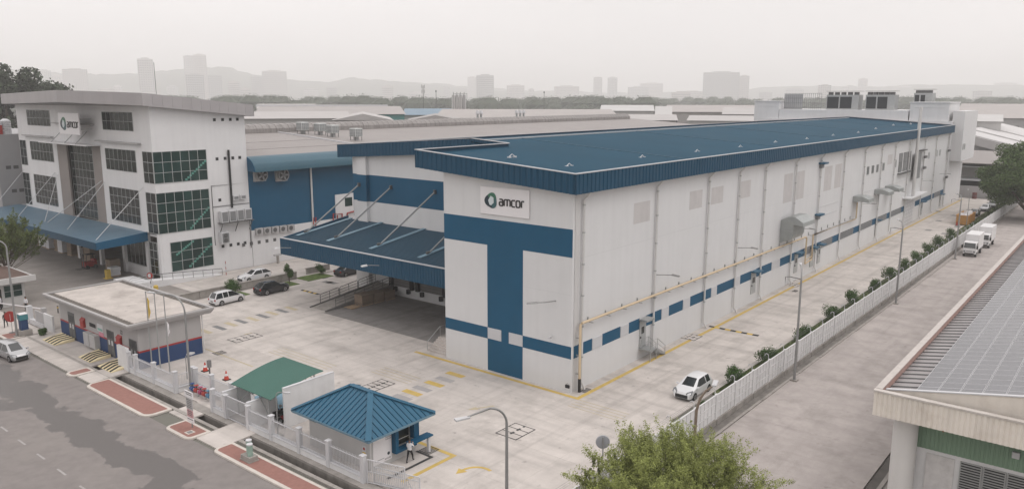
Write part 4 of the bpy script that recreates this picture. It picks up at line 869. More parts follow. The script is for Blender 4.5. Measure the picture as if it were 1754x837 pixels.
mb = MB(); mb.hexa([(FX0, FY+.55, zE-.1), (FX1, FY+.55, zE-.1), (FX1, yR, zR-.1), (FX0, yR, zR-.1), (FX0, FY+.55, zE), (FX1, FY+.55, zE), (FX1, yR, zR), (FX0, yR, zR)]); mb.hexa([(FX0, yR, zR-.1), (FX1, yR, zR-.1), (FX1, 133, zE-.1), (FX0, 133, zE-.1), (FX0, yR, zR), (FX1, yR, zR), (FX1, 133, zE), (FX0, 133, zE)]); mb.build('roof', greyrf, FA)
# ribbed ridge monitor
mono = M('monitor_sheet', (0.29, 0.27, 0.26), .6, .12, .5, rib=('X', 0.5), streak=.2)
prof = [(yR-2.2, zR-.25), (yR-2.2, zR+.7), (yR-1.6, zR+1.35), (yR, zR+1.6), (yR+1.6, zR+1.35), (yR+2.2, zR-.25)]
MB().prism(prof, 14, 176, axis='x').build('ridge_monitor', mono, FA)
mb = MB()
for x in np.arange(14.5, 176, 1.5): mb.prism([(yR-2.26, zR+.0), (yR-2.26, zR+.75), (yR-1.64, zR+1.41), (yR, zR+1.66), (yR, zR+1.5), (yR-1.5, zR+1.2), (yR-2.1, zR)], x, x+.14, axis='x')
mb.build('monitor_rib', mono, FA)['kind'] = 'stuff'
rz_ = lambda y: zE+(zR-zE)*(y-FY-.55)/(yR-FY-.55)
for x in (12.9+28.5, ): pass
mb = MB(); mb.hexa([(38.6, FY+.6, rz_(FY+.6)), (38.9, FY+.6, rz_(FY+.6)), (38.9, 98.7, rz_(98.7)), (38.6, 98.7, rz_(98.7)), (38.6, FY+.6, rz_(FY+.6)+.25), (38.9, FY+.6, rz_(FY+.6)+.25), (38.9, 98.7, rz_(98.7)+.25), (38.6, 98.7, rz_(98.7)+.25)]); mb.build('roof_walkway', capw, FA)
for y in (76, 85): box('roof_lap', M('lap_grey', (0.2, 0.185, 0.18), .7, .1), FA, FX0, 38, y, y+.12, rz_(y)-.02, rz_(y)+.04)
# evaporative coolers on the roof
for k, (px, py, yy) in enumerate(((518, 210, 95), (548, 213, 92), (570, 223, 88), (610, 235, 81))):
    d = fw*1333+rt*(px-877)-up*(py-418.5); t_ = (yy-CAM.y)/d.y; x_ = (CAM+d*t_).x; z_ = rz_(yy)
    o = thing('rooftop_cooler', (x_, yy, z_), ['', '', '', ''][k], 'rooftop cooler', 'white rooftop coolers on the grey factory roof')
    o['label'] = ['white cooler box on the grey roof nearest the office', 'white cooler box on the grey roof, second from the office', 'low white cooler box right at the ridge monitor', 'white cooler box on grey roof nearest the blue warehouse'][k]
    box('casing', M('cooler_white', (0.55, 0.57, 0.56), .6, .05), o, x_-.9, x_+.9, yy-.9, yy+.9, z_+.7, z_+2.3, bevel=.05); mb = MB()
    for i in range(4):
        for j in range(5): mb.box(x_-.8+i*.42, x_-.8+i*.42+.34, yy-.915, yy-.895, z_+.85+j*.27, z_+.85+j*.27+.2); mb.box(x_-.915, x_-.895, yy-.8+i*.42, yy-.8+i*.42+.34, z_+.85+j*.27, z_+.85+j*.27+.2)
    mb.build('cooling_pad', louvre, o); mb = MB(); mb.box(x_-.35, x_+.35, yy-.35, yy+.35, z_-.15, z_+.7); mb.build('duct', steel, o)
    mb = MB(); [mb.box(x_+a-.04, x_+a+.04, yy+b-.04, yy+b+.04, z_-.15, z_+.7) for a in (-.75, .75) for b in (-.75, .75)]; mb.build('leg', dsteel, o)
# exhaust cowls
for k, px in enumerate((818, 824, 885, 891, 897)):
    y_ = 106; d = fw*1333+rt*(px-877)-up*(190-418.5); t_ = (y_-CAM.y)/d.y; x_ = (CAM+d*t_).x; z_ = 18.5
    o = thing('exhaust_cowl', (x_, y_, z_), ['left cowl of the silver pair behind the factory ridge', 'right cowl of the silver pair behind the factory ridge', 'left cowl of the silver trio behind the factory ridge', 'middle cowl of the silver trio behind the factory ridge', 'right cowl of the silver trio behind the factory ridge'][k], 'exhaust cowl', 'silver exhaust cowls on the factory roof')
    MB().tube([(x_, y_, z_-.4), (x_, y_, z_+3.0)], .3, 10).build('pipe', gal, o, smooth=True); MB().tube([(x_, y_, z_+2.9), (x_, y_, z_+3.2), (x_, y_, z_+3.9)], [.55, .55, .3], 10).build('cowl', capw, o, smooth=True)
# wall fans
for k, px in enumerate((443, 480)):
    d = fw*1333+rt*(px-877)-up*(299-418.5); t_ = (FY-CAM.y)/d.y; c = CAM+d*t_
    o = thing('wall_fan', (c.x, FY-.3, c.z), ['round wall fan on the blue factory wall nearest the office', 'second round wall fan on the blue factory wall'][k], 'fan', 'wall fans under the curved eave')
    box('housing', greyw, o, c.x-1.0, c.x+1.0, FY-.4, FY-.001, c.z-1.0, c.z+1.0); MB().tube([(c.x, FY-.4, c.z), (c.x, FY-1.0, c.z)], [.8, 1.0], 16).build('cone', louvre, o); MB().tube([(c.x, FY-1.0, c.z), (c.x, FY-1.01, c.z)], .82, 16).build('mouth', dark, o)
    mb = MB(); [mb.bar((c.x, FY-1.03, c.z), (c.x+.75*math.cos(a), FY-1.03, c.z+.75*math.sin(a)), .03, .28) for a in np.arange(0, 6.2, 1.257)]; mb.build('blade', louvre, o)
MB().tube([(25.5-1.7, FY-.2, .1), (25.5-1.7, FY-.2, 14.9)], .16, 8).build('downpipe', pipew, FA)
box('white_doorway', white2, FA, 28.6, 32.5, FY-.09, FY-.001, 5.6, 9.6); d_ = box('door_window', glassg, FA, 30.6, 32.2, FY-.11, FY-.09, 7.4, 8.9)
def px2y(px, py, Y):
    d = fw*1333+rt*(px-877)-up*(py-418.5); t_ = (Y-CAM.y)/d.y; return CAM+d*t_
fp = thing('fire_pipe', (30, FY-.3, 5), 'red fire pipes on the factory wall above the navy canopy', 'pipe')
rp = lambda *pp: [(q.x, FY-.3, q.z) for q in (px2y(a, b, FY-.3) for a, b in pp)]
mb = MB(); mb.tube(rp((620, 358), (595, 365), (593, 384)), .13, 6); mb.tube(rp((586, 386), (586, 366), (571, 366), (571, 388)), .13, 6); mb.tube(rp((578, 388), (578, 368)), .1, 6); mb.build('pipe_run', red, fp)
mb = MB(); mb.tube(rp((537, 400), (537, 372)), .1, 6); mb.tube(rp((541, 400), (541, 372)), .1, 6); mb.build('riser', red, fp)
for k in range(5):
    c = px2y(441+k*13.6, 396-k*1.6, FY); o = thing('aircon_unit', (c.x, FY-.4, c.z), ['leftmost', 'second', 'third', 'fourth', 'rightmost'][k]+' small condenser in the row on the factory wall', 'air conditioner', 'row of small condensers on the factory wall')
    q = box('casing', greyw, o, c.x-.5, c.x+.7, FY-.5, FY-.06, c.z-.5, c.z+.5); MB().tube([(c.x, FY-.5, c.z), (c.x, FY-.53, c.z)], .36, 12).build('fan', dsteel, q)
for k in range(5):
    c = px2y(417+k*13.3, 419-k*2.2, FY); v_ = box('wall_vent', dsteel, FA, c.x-.25, c.x+.25, FY-.08, FY-.05, c.z-.25, c.z+.25)
# ================================================================== END BLOCK with chillers
EB = thing('plant_block', (175, 22, 0), 'white plant block at the far end of the blue roof with rooftop parapet', 'building')
box('wall', white2, EB, 158.6, 178, 0.02, 46, 0, 20.3); MB().box(159.3, 178.01, 9.9, 42.2, 20.3, 22.75).build('parapet', white2, EB)
box('stair_tower', white2, EB, 159.2, 172, 1.0, 9.6, 20.3, 24.6); box('stair_tower', white2, EB, 159.2, 170, 42.3, 49.2, 0, 24.8)
box('cantilever', white2, EB, 160.5, 178, -2.3, .3, 10.8, 22.7); box('cornice', white2, EB, 159.0, 172.2, .8, 9.8, 24.6, 24.85); box('cornice', white2, EB, 159.0, 170.2, 42.1, 49.4, 24.8, 25.05)
box('tower_recess', jm, EB, 159.15, 159.2, 2.0, 8.6, 23.4, 23.5); box('tower_recess', jm, EB, 159.15, 159.2, 43.0, 48.2, 23.5, 23.6)
for x in (161.5, 163.5): window(EB, 'y', -2.3, x, x+1.0, 13.5, 14.9, 1, 1, pm=wdk)
chd = M('coil_black', (0.02, 0.024, 0.028), .6, .1, 1)
for k, (ya, yb) in enumerate(((23.0, 31.2), (14.3, 21.3), (8.0, 12.4))):
    X0 = 163.5 if k < 2 else 175; o = thing('rooftop_chiller', (X0+2, (ya+yb)/2, 22.75), ['largest rooftop chiller, left of the three behind blue roof', 'middle rooftop chiller behind the far end of the blue roof', 'rooftop chiller half hidden behind the right stair tower'][k], 'chiller', 'rooftop chillers')
    zt = 26.6+(.5 if k == 2 else 0); box('casing', steel, o, X0, X0+4, ya, yb, 22.76, zt)
    n_ = 2
    for i in range(n_): a = ya+1.6+i*(yb-ya-1.6)/n_; box('coil', chd, o, X0-.04, X0, a+.1, a+(yb-ya-1.6)/n_-.25, 23.1, zt-.5)
    for i in range(5): y_ = ya+.8+i*(yb-ya-1.6)/4; MB().tube([(X0+1, y_, zt), (X0+1, y_, zt+.7)], .65, 12).build('fan', dsteel, o)
    box('top_rail', dsteel, o, X0, X0+4, ya-.2, yb+.2, zt+.9, zt+.97)
o = thing('mesh_screen', (162, 36, 22.75), 'wire mesh screen fence on the plant block roof', 'fence')
mb = MB()
for y in np.arange(32.0, 42, .55): mb.box(161.9, 162.0, y-.03, y+.03, 22.76, 27.0)
for z in (23.2, 24.4, 25.7, 26.95): mb.box(161.98, 162.05, 32, 42, z, z+.08)
mb.build('wire', louvre, o); box('panel', M('screen_panel', (.52, .52, .53), .7, .05), o, 162.2, 162.3, 37, 42, 22.8, 26.8)
# ================================================================== LEFT NEIGHBOUR and barrels
LB = thing('grey_building', (6, 136, 0), 'plain grey building at the left edge behind the office', 'building')
box('wall', M('grey_left', (0.36, 0.355, 0.36), .8, .04, .3), LB, -4.6, 40, 119.5, 150, 0, 19.3)
for (z, xs) in ((13.2, (-3.4, -2.2)), (9.0, (-2.9, -1.7))):
    for x in xs:
        v_ = box('window', dsteel, LB, x, x+.8, 119.46, 119.5, z, z+.6)
for k, (x, z) in enumerate(((-4.3, 6.1), (-3.0, 6.2), (-1.6, 6.3), (-1.6, 4.4))):
    o = thing('aircon_unit', (x, 119.2, z), ['leftmost', 'second', 'third', 'lower'][k]+' condenser on the plain grey building at far left', 'air conditioner', 'condensers on the grey building')
    q = box('casing', capw, o, x-.55, x+.55, 118.9, 119.45, z-.5, z+.5); MB().tube([(x, 118.9, z), (x, 118.86, z)], .38, 12).build('fan', dsteel, q)
for k, (x, m_) in enumerate(((-3.7, red), (-2.2, capw))):
    o = thing('water_tank', (x, 121, 19.3), ['red and white roof tank on the grey building', 'white ribbed roof tank beside the red one'][k], 'tank')
    if k == 0: box('body', red, o, x-.7, x+.7, 120.2, 121.8, 16.6 if False else 19.302, 20.9); box('lid', capw, o, x-.7, x+.7, 120.2, 121.8, 20.91, 21.6)
    else:
        for j in range(7): MB().tube([(x, 121, 19.302+j*.33), (x, 121, 19.302+j*.33+.28)], .85, 14).build('ring', capw, o)
        MB().tube([(x, 121, 21.62), (x, 121, 22.0)], [.85, .3], 14).build('dome', capw, o)
# ================================================================== SUBSTATION (flat roof kiosk with blue base)
SB = thing('substation', (-17.8, 44.6, 0), 'flat-roofed grey electrical substation with blue base and red stripe', 'substation')
sx0, sx1, sy0, sy1 = -21.1, -14.7, 35.5, 53.6
grw = M('substation_grey', (0.42, 0.405, 0.40), .8, .04, .5, streak=.05)
box('wall', grw, SB, sx0, sx1, sy0, sy1, .003, 4.15)
box('blue_base', navy, SB, sx0-.012, sx1+.012, sy0-.012, sy1+.012, .004, 1.62); box('red_stripe', red, SB, sx0-.014, sx1+.014, sy0-.014, sy1+.014, 1.62, 1.80)
rx0, rx1, ry0, ry1 = -22.35, -13.5, 34.8, 54.5
mb = MB(); mb.hexa([(rx0+.25, ry0+.25, 4.12), (rx1-.25, ry0+.25, 4.12), (rx1-.25, ry1-.25, 4.12), (rx0+.25, ry1-.25, 4.12), (rx0, ry0, 4.55), (rx1, ry0, 4.55), (rx1, ry1, 4.55), (rx0, ry1, 4.55)]); RSB = mb.build('roof_slab', grw, SB)
kc = M('roof_concrete', (0.52, 0.475, 0.44), .9, .13, .6, stain=.9, stain_col=(.33, .295, .27), stain_scale=.35, spots=.3, spec=.15)
for a in ((rx0, rx1, ry0, ry0+.3), (rx0, rx1, ry1-.3, ry1), (rx0, rx0+.3, ry0+.3, ry1-.3), (rx1-.3, rx1, ry0+.3, ry1-.3)): box('roof_kerb', grw, RSB, *a, 4.552, 4.72)
box('roof_screed', kc, RSB, rx0+1.0, rx1-.95, ry0+.7, ry1-.7, 4.552, 4.66); box('roof_gutter', M('gutter_dirt', (.13, .115, .10), .95, .2, 1.5), RSB, rx0+.31, rx1-.31, ry0+.31, ry1-.31, 4.551, 4.57)
dgr = M('door_dark_grey', (0.13, 0.13, 0.13), .6, .08)
for k, y in enumerate((50.6, 41.4, 36.6)):
    d_ = box('double_door', dgr, SB, sx0-.06, sx0-.016, y-.75, y+.75, .1, 2.75 if k else 3.0)
    for s in (-.35, .3): box('notice', capw, d_, sx0-.07, sx0-.061, y+s-.15, y+s+.15, 1.25, 1.75)
    mb = MB(); [mb.box(sx0-.075, sx0-.061, y-.65, y+.65, z, z+.05) for z in np.arange(2.0, 2.6, .12)]; mb.build('vent_slat', dark, d_)
    box('door_gap', dark, d_, sx0-.062, sx0-.06, y-.012, y+.012, .1, 2.7)
for y, z in ((47.5, 2.0), (39.3, 1.7)):
    f_ = box('fire_box', red, SB, sx0-.25, sx0-.015, y-.4, y+.4, z, z+.75); MB().prism([(sx0-.3, z+.72), (sx0-.015, z+1.0), (sx0-.015, z+.72)], y-.45, y+.45, axis='y').build('box_lid', red, f_)
for y in (46.0, 44.6): m_ = box('meter_cabinet', M('cabinet_grey', (.5, .5, .49), .55, .05), SB, sx0-.55, sx0-.016, y-.62, y+.62, .35, 1.75); box('cabinet_door', greyw, m_, sx0-.57, sx0-.551, y-.5, y+.5, .45, 1.65)
box('vent', dark, SB, sx0-.04, sx0-.016, 44.7, 46.1, 2.35, 2.75); b_ = box('notice_board', capw, SB, sx0-.03, sx0-.016, 43.0, 44.3, 2.2, 3.0); box('notice_green', M('pale_green', (.25, .45, .40), .7, .1), b_, sx0-.035, sx0-.03, 43.1, 44.2, 2.3, 2.55); box('notice_board', M('pink_notice', (.60, .25, .32), .7, .15, 4), SB, sx0-.03, sx0-.016, 42.9, 44.0, 1.75, 2.15)
text_mesh('wall_marking', '22', .55, dark, SB, Matrix.Translation((sx0-.02, 38.9, 3.05)) @ Matrix(((0, 0, -1, 0), (-1, 0, 0, 0), (0, 1, 0, 0), (0, 0, 0, 1))), .004)
MB().tube([(sx1+.1, sy0-.12, .05), (sx1+.1, sy0-.12, 4.1)], .07, 8).build('downpipe', pipew, SB)
# striped access ramps
ycr = M('cream_yellow', (0.80, 0.69, 0.44), .85, .08, 2, stain=.3, stain_col=(.4, .34, .22))
def stripe_ramp(y0, y1, lab):
    o = thing('striped_ramp', (-22.3, (y0+y1)/2, 0), lab, 'ramp', 'black and yellow striped ramps before the substation doors')
    x0, x1 = -23.35, -21.35
    def z(x): return .075+(x-x0)/(x1-x0)*.30
    MB().hexa([(x0, y0, .02), (x1, y0, .02), (x1, y1, .02), (x0, y1, .02), (x0, y0, .075), (x1, y0, z(x1)), (x1, y1, z(x1)), (x0, y1, .075)]).build('ramp_body', ycr, o)
    for k in range(4):
        for s in (0, 1):
            xm = (x0+x1)/2; ys = y0+.1+k*(y1-y0-.85)/3.2
            pts = [(x0 if s == 0 else xm, ys+(.0 if s == 0 else .42)), (xm if s == 0 else x1, ys+(.42 if s == 0 else 0)), (xm if s == 0 else x1, ys+(.42 if s == 0 else 0)+.30), (x0 if s == 0 else xm, ys+(.0 if s == 0 else .42)+.30)]
            pts = [(a, min(b, y1-.01)) for a, b in pts]
            MB().hexa([(a, b, z(a)+.002) for a, b in pts]+[(a, b, z(a)+.02) for a, b in pts]).build('black_stripe', black, o)
    return o
stripe_ramp(49.7, 52.9, 'striped ramp at the far substation door'); stripe_ramp(41.2, 43.9, 'striped ramp at the middle substation door'); stripe_ramp(36.7, 39.6, 'striped ramp nearest the white fence corner')
# ================================================================== FENCES
pk = lmesh('picket', MB().box(-.015, .015, -.015, .015, 0, 1.22), capw)
def fence_run(root, pts, zb=.0, plinth=.45, posts=True):
    """pts: plan points; one bay between successive points, post at each"""
    for i, p in enumerate(pts):
        if posts:
            q = box('post', capw, root, p[0]-.17, p[0]+.17, p[1]-.17, p[1]+.17, zb+.003, zb+1.95, bevel=.02); box('post_cap', capw, q, p[0]-.2, p[0]+.2, p[1]-.2, p[1]+.2, zb+1.952, zb+2.03)
    for a, b in zip(pts[:-1], pts[1:]):
        A = Vector((*a, 0)); Bv = Vector((*b, 0)); d = (Bv-A); L_ = d.length; d /= L_; n = Vector((-d.y, d.x, 0))
        A = A+d*.18; Bv = Bv-d*.18
        MB().bar(A+Vector((0, 0, zb+plinth/2)), Bv+Vector((0, 0, zb+plinth/2)), .24, plinth-.006).build('plinth', whitef, root); MB().bar(A+Vector((0, 0, zb+plinth+.03)), Bv+Vector((0, 0, zb+plinth+.03)), .34, .06).build('plinth_cap', capw, root)
        pan = MB(); pan.bar(A+Vector((0, 0, zb+plinth+.2)), Bv+Vector((0, 0, zb+plinth+.2)), .05, .05); pan.bar(A+Vector((0, 0, zb+1.62)), Bv+Vector((0, 0, zb+1.62)), .05, .05); pan = pan.build('rail', capw, root)
        k = int(L_/.17)
        for j in range(1, k):
            c = A+(Bv-A)*(j/k)+n*.04; inst('picket', pk, pan, (c.x, c.y, zb+plinth+.1))
FA1 = thing('picket_fence', (-22.0, 32, 0), 'white picket fence in front of the flagpoles beside the substation', 'fence', 'white steel picket fences on white plinths')
fence_run(FA1, [(-22.05, 35.6), (-22.05, 34.3), (-22.05, 30.8), (-22.05, 27.0), (-20.4, 27.0)]); box('solid_panel', whitef, FA1, -22.15, -21.9, 35.8, 37.8, .003, 2.3)
FB1 = thing('picket_fence', (-20.4, 23, 0), 'white picket fence set back behind the coloured pipe valves', 'fence', 'white steel picket fences on white plinths')
fence_run(FB1, [(-20.4, 26.5), (-20.4, 23.8), (-20.4, 20.7)]); fence_run(FB1, [(-22.2, 20.6), (-22.2, 18.6)])
FC1 = thing('picket_fence', (-22.3, 8, 0), 'long white picket fence in front of the blue-roofed guardhouse', 'fence', 'white steel picket fences on white plinths')
fence_run(FC1, [(-22.3, 15.2), (-22.3, 12.1), (-22.3, 8.6), (-22.3, 5.2), (-22.3, 1.5)])
GT = thing('sliding_gate', (-22.1, -.5, 0), 'open white picket gate end beside the guardhouse', 'gate')
def gate(root, a, b, h=1.7, z0=.12):
    A = Vector((*a, 0)); Bv = Vector((*b, 0)); L_ = (Bv-A).length; mb = MB()
    mb.bar(A+Vector((0, 0, z0)), Bv+Vector((0, 0, z0)), .06, .06); mb.bar(A+Vector((0, 0, h)), Bv+Vector((0, 0, h)), .06, .06); mb.bar(A+Vector((0, 0, .9)), Bv+Vector((0, 0, .9)), .05, .05)
    for q in (A, Bv): mb.bar(q+Vector((0, 0, .02)), q+Vector((0, 0, h)), .07, .07)
    fr = mb.build('gate_frame', capw, root); k = int(L_/.15); me = lmesh('picket', MB().box(-.014, .014, -.014, .014, 0, h-z0), capw)
    for j in range(1, k): c = A+(Bv-A)*(j/k)+Vector((.05, .03, 0)); inst('picket', me, fr, (c.x, c.y, z0))
gate(GT, (-22.2, 1.2), (-21.4, -1.6), 1.75); gate(GT, (-21.9, .9), (-21.0, -2.6), 1.2)
mb = MB(); mb.tube([(-21.3, -1.7, .0), (-21.3, -1.7, 1.0), (-21.0, -1.9, .02)], .04, 6); mb.build('gate_stop', capw, GT)
G2 = thing('pedestrian_gate', (-22.25, 17, 0), 'closed white picket gate between two short white walls', 'gate'); gate(G2, (-22.25, 18.35), (-22.25, 15.5), 2.0)
def stubwall(a, lab, h=2.3, curve=True):
    o = thing('boundary_wall', ((a[0]+a[1])/2, a[2], 0), lab, 'wall'); pts = [(a[0], .003), (a[1], .003), (a[1], h-.5), (a[1]-.15, h-.15), (a[1]-.5, h), (a[0], h)] if curve else [(a[0], .003), (a[1], .003), (a[1], h), (a[0], h)]
    MB().prism(pts, a[2]-.1, a[2]+.1, axis='y').build('wall_panel', whitef, o); MB().box(a[0], a[1]-(.5 if curve else 0), a[2]-.13, a[2]+.13, h+.001, h+.05).build('wall_coping', capw, o)
stubwall((-22.3, -19.5, 18.9), 'left white stub wall beside the small picket gate', 2.15); stubwall((-22.3, -19.6, 15.35), 'right white stub wall with rounded end beside the small picket gate', 2.15)
stubwall((-20.4, -15.5, 13.2), 'tall white screen wall between green shed and guardhouse', 3.3, False)
# substation-side fence to the left entrance
LFN = thing('boundary_wall', (-21.4, 56, 0), 'low white wall with grey panels left of the substation', 'wall')
box('wall_panel', whitef, LFN, -21.6, -21.4, 54.6, 57.0, .003, 1.9); box('plinth', capw, LFN, -21.7, -21.3, 57.02, 61, .003, .55); box('grey_panel', greyw, LFN, -21.55, -21.45, 57.05, 59.6, .56, 1.8); box('post', capw, LFN, -21.75, -21.25, 61.0, 61.6, .003, 2.0)
# ================================================================== GUARDHOUSE with hipped blue roof
GH = thing('guardhouse', (-18.7, 5.6, 0), 'small grey guardhouse with blue hipped metal roof', 'guardhouse')
hx0, hx1, hy0, hy1 = -20.95, -16.7, 2.3, 9.2
gw = M('guard_grey', (0.52, 0.51, 0.50), .8, .04, .5, streak=.04)
mb = MB(); mb.box(hx0, hx1, hy0+.25, hy1, .003, 2.85); mb.box(hx0, -19.0, hy0, hy0+.25, .003, 2.85); mb.box(-19.0, hx1, hy0, hy0+.25, .003, .7); mb.box(-16.95, hx1, hy0, hy0+.25, .7, 2.85); mb.build('wall', gw, GH)
ex0, ex1, ey0, ey1 = -21.95, -15.55, 1.3, 9.95; ez, pz = 2.9, 4.65; xm = (ex0+ex1)/2; r0, r1 = ey0+(ex1-ex0)/2*1.06, ey1-(ex1-ex0)/2*.96
mb = MB(); V = [(ex0, ey0, ez), (ex1, ey0, ez), (ex1, ey1, ez), (ex0, ey1, ez), (xm, r0, pz), (xm, r1, pz)]
gr_ = M('guard_roof_blue', (0.02, 0.108, 0.182), .5, .06, .6)
mb._add(V, [(0, 3, 5, 4), (0, 4, 1), (1, 4, 5, 2), (3, 2, 5), (0, 1, 2, 3)]); GR = mb.build('roof', gr_, GH)
def hipz(x, y):
    return min(ez+(x-ex0)*(pz-ez)/(xm-ex0), ez+(ex1-x)*(pz-ez)/(ex1-xm), ez+(y-ey0)*(pz-ez)/(r0-ey0), ez+(ey1-y)*(pz-ez)/(ey1-r1))
for k in range(1, 19):        # ribs on the two long slopes
    y = ey0+(ey1-ey0)*k/19; tx = 1.0
    if y < r0: tx = (y-ey0)/(r0-ey0)
    elif y > r1: tx = (ey1-y)/(ey1-r1)
    for s in (0, 1):
        xa = ex0+.03 if s == 0 else ex1-.03; xb = ex0+(xm-ex0)*tx*.93 if s == 0 else ex1-(ex1-xm)*tx*.93
        if abs(xb-xa) > .1: MB().hexa([(xa, y-.03, hipz(xa, y)-.01), (xb, y-.03, hipz(xb, y)-.01), (xb, y+.03, hipz(xb, y)-.01), (xa, y+.03, hipz(xa, y)-.01), (xa, y-.025, hipz(xa, y)+.055), (xb, y-.025, hipz(xb, y)+.055), (xb, y+.025, hipz(xb, y)+.055), (xa, y+.025, hipz(xa, y)+.055)]).build('roof_rib', bluem, GR)
for k in range(1, 14):
    x = ex0+(ex1-ex0)*k/14; t_ = min((x-ex0)/(xm-ex0), (ex1-x)/(ex1-xm))
    for s in (0, 1):
        ya = ey0+.03 if s == 0 else ey1-.03; yb = ey0+(r0-ey0)*t_*.93 if s == 0 else ey1-(ey1-r1)*t_*.93
        if abs(yb-ya) > .1: MB().hexa([(x-.03, ya, hipz(x, ya)-.01), (x+.03, ya, hipz(x, ya)-.01), (x+.03, yb, hipz(x, yb)-.01), (x-.03, yb, hipz(x, yb)-.01), (x-.025, ya, hipz(x, ya)+.055), (x+.025, ya, hipz(x, ya)+.055), (x+.025, yb, hipz(x, yb)+.055), (x-.025, yb, hipz(x, yb)+.055)]).build('roof_rib', bluem, GR)
for a, b in (((ex0, ey0), (xm, r0)), ((ex1, ey0), (xm, r0)), ((ex0, ey1), (xm, r1)), ((ex1, ey1), (xm, r1)), ((xm, r0), (xm, r1))):
    za = ez if a[0] != xm else pz
    MB().bar((a[0], a[1], za+.04), (b[0], b[1], pz+.04), .42, .05).build('hip_cap', gr_, GR)
mb = MB(); mb.box(ex0, ex1, ey0-.02, ey0+.04, ez-.16, ez-.005); mb.box(ex0, ex1, ey1-.04, ey1+.02, ez-.16, ez-.005); mb.box(ex0-.02, ex0+.04, ey0+.04, ey1-.04, ez-.16, ez-.005); mb.box(ex1-.04, ex1+.02, ey0+.04, ey1-.04, ez-.16, ez-.005); mb.build('eave_gutter', bluelt, GH)
# window with deep blue surround, sill shelf, white notice panel
fr_ = MB(); fr_.box(-19.0, -16.95, 1.85, 2.29, .72, .95); fr_.box(-19.0, -18.72, 1.85, 2.29, .95, 2.8); fr_.box(-17.2, -16.7, 1.85, 2.29, 1.3, 2.8); WF = fr_.build('window_surround', blue, GH)
window(GH, 'y', 2.45, -18.7, -17.2, .98, 2.75, 1, 2, rows=(0, .25, 1.0)); box('sill_shelf', blue, GH, -18.0, -15.9, 1.2, 1.85, 1.25, 1.36); box('shelf_post', capw, GH, -16.3, -16.1, 1.3, 1.5, .05, 1.25)
npn = box('notice_panel', sgw, GH, -20.75, -19.05, 2.25, 2.295, .35, 2.4)
text_mesh('notice_logo', 'amcor', .22, ltr, GH, Matrix.Translation((-19.42, 2.246, .52)) @ Matrix.Rotation(R(90), 4, 'X'), .003)
mb = MB(); mb.tube([(-19.35, 2.247, .85), (-19.35, 2.24, .85)], .12, 14); mb.build('notice_emblem', enav, GH)
mb = MB(); mb.box(-20.6, -19.75, 2.244, 2.25, .6, .65); mb.build('notice_line', M('pale_print', (.35, .35, .37), .7, .05), GH)
for z in (2.1, 1.95):
    mb = MB(); [mb.box(-19.6+k*.14, -19.5+k*.14, 2.243, 2.25, z-.05, z+.04) for k in range(4)]; mb.build('notice_line', MATS['pale_print'], GH)
for y in (8.55,): window(GH, 'x', hx0, y-.1, y+.55, 2.0, 2.6, 1, 1)
yn = box('warning_notice', capw, GH, hx0-.03, hx0-.001, 2.75, 3.15, 1.0, 1.75); box('warning_band', yellowb, yn, hx0-.036, hx0-.031, 2.77, 3.13, 1.02, 1.3); MB().tube([(hx0-.031, 2.95, 1.55), (hx0-.037, 2.95, 1.55)], .11, 12).build('warning_disc', red, yn)
MB().tube([(hx0-.09, 2.2, .02), (hx0-.09, 2.2, 2.8)], .05, 8).build('downpipe', pipew, GH)
mb = MB(); mb.box(-20.9, -16.55, .55, .78, .006, .02); mb.box(-16.78, -16.55, .78, 2.2, .006, .02); struct(mb.build('drain_channel', mblk))
# slim lamp by the guardhouse
def streetlamp(base, h, arm, lab, head=(.9, .32), r=.085, rise=.0, curve=1.6, name='street_lamp', mat=pole, grp='street lamps'):
    x, y = base; o = thing(name, (x, y, 0), lab, 'street lamp', grp); ax = Vector((arm[0], arm[1], 0)); L_ = ax.length; u = ax/L_
    pts = [Vector((x, y, .003)), Vector((x, y, h-curve))]
    for k in range(1, 9):
        a = R(90*k/8*.93); pts.append(Vector((x, y, h-curve))+u*(curve*(1-math.cos(a)))+Vector((0, 0, curve*math.sin(a)*.95)))
    e_ = Vector((x, y, h-.05+rise))+u*L_; pts.append(e_)
    rs = [r*1.15, r*.85]+[r*.7]*8+[r*.5]; MB().tube(pts, rs, 8).build('pole', mat, o, smooth=True)
    q = e_; s = Vector((-u.y, u.x, 0))*head[1]/2; hl = head[0]
    P_ = [q-u*.15-s*.5, q-u*.15+s*.5, q+u*hl+s, q+u*hl-s]
    MB().hexa([p+Vector((0, 0, -.10)) for p in P_]+[p+Vector((0, 0, .02)) for p in P_]).build('lamp_head', lamphead, o, bevel=.02)
    box('base_plate', concd, o, x-.3, x+.3, y-.3, y+.3, .002, .12)
    return o
streetlamp((-21.6, 12.35), 3.6, (.45, -.5), 'thin short lamp post between green shed and blue guardhouse', (.45, .2), .045, 0, .3)
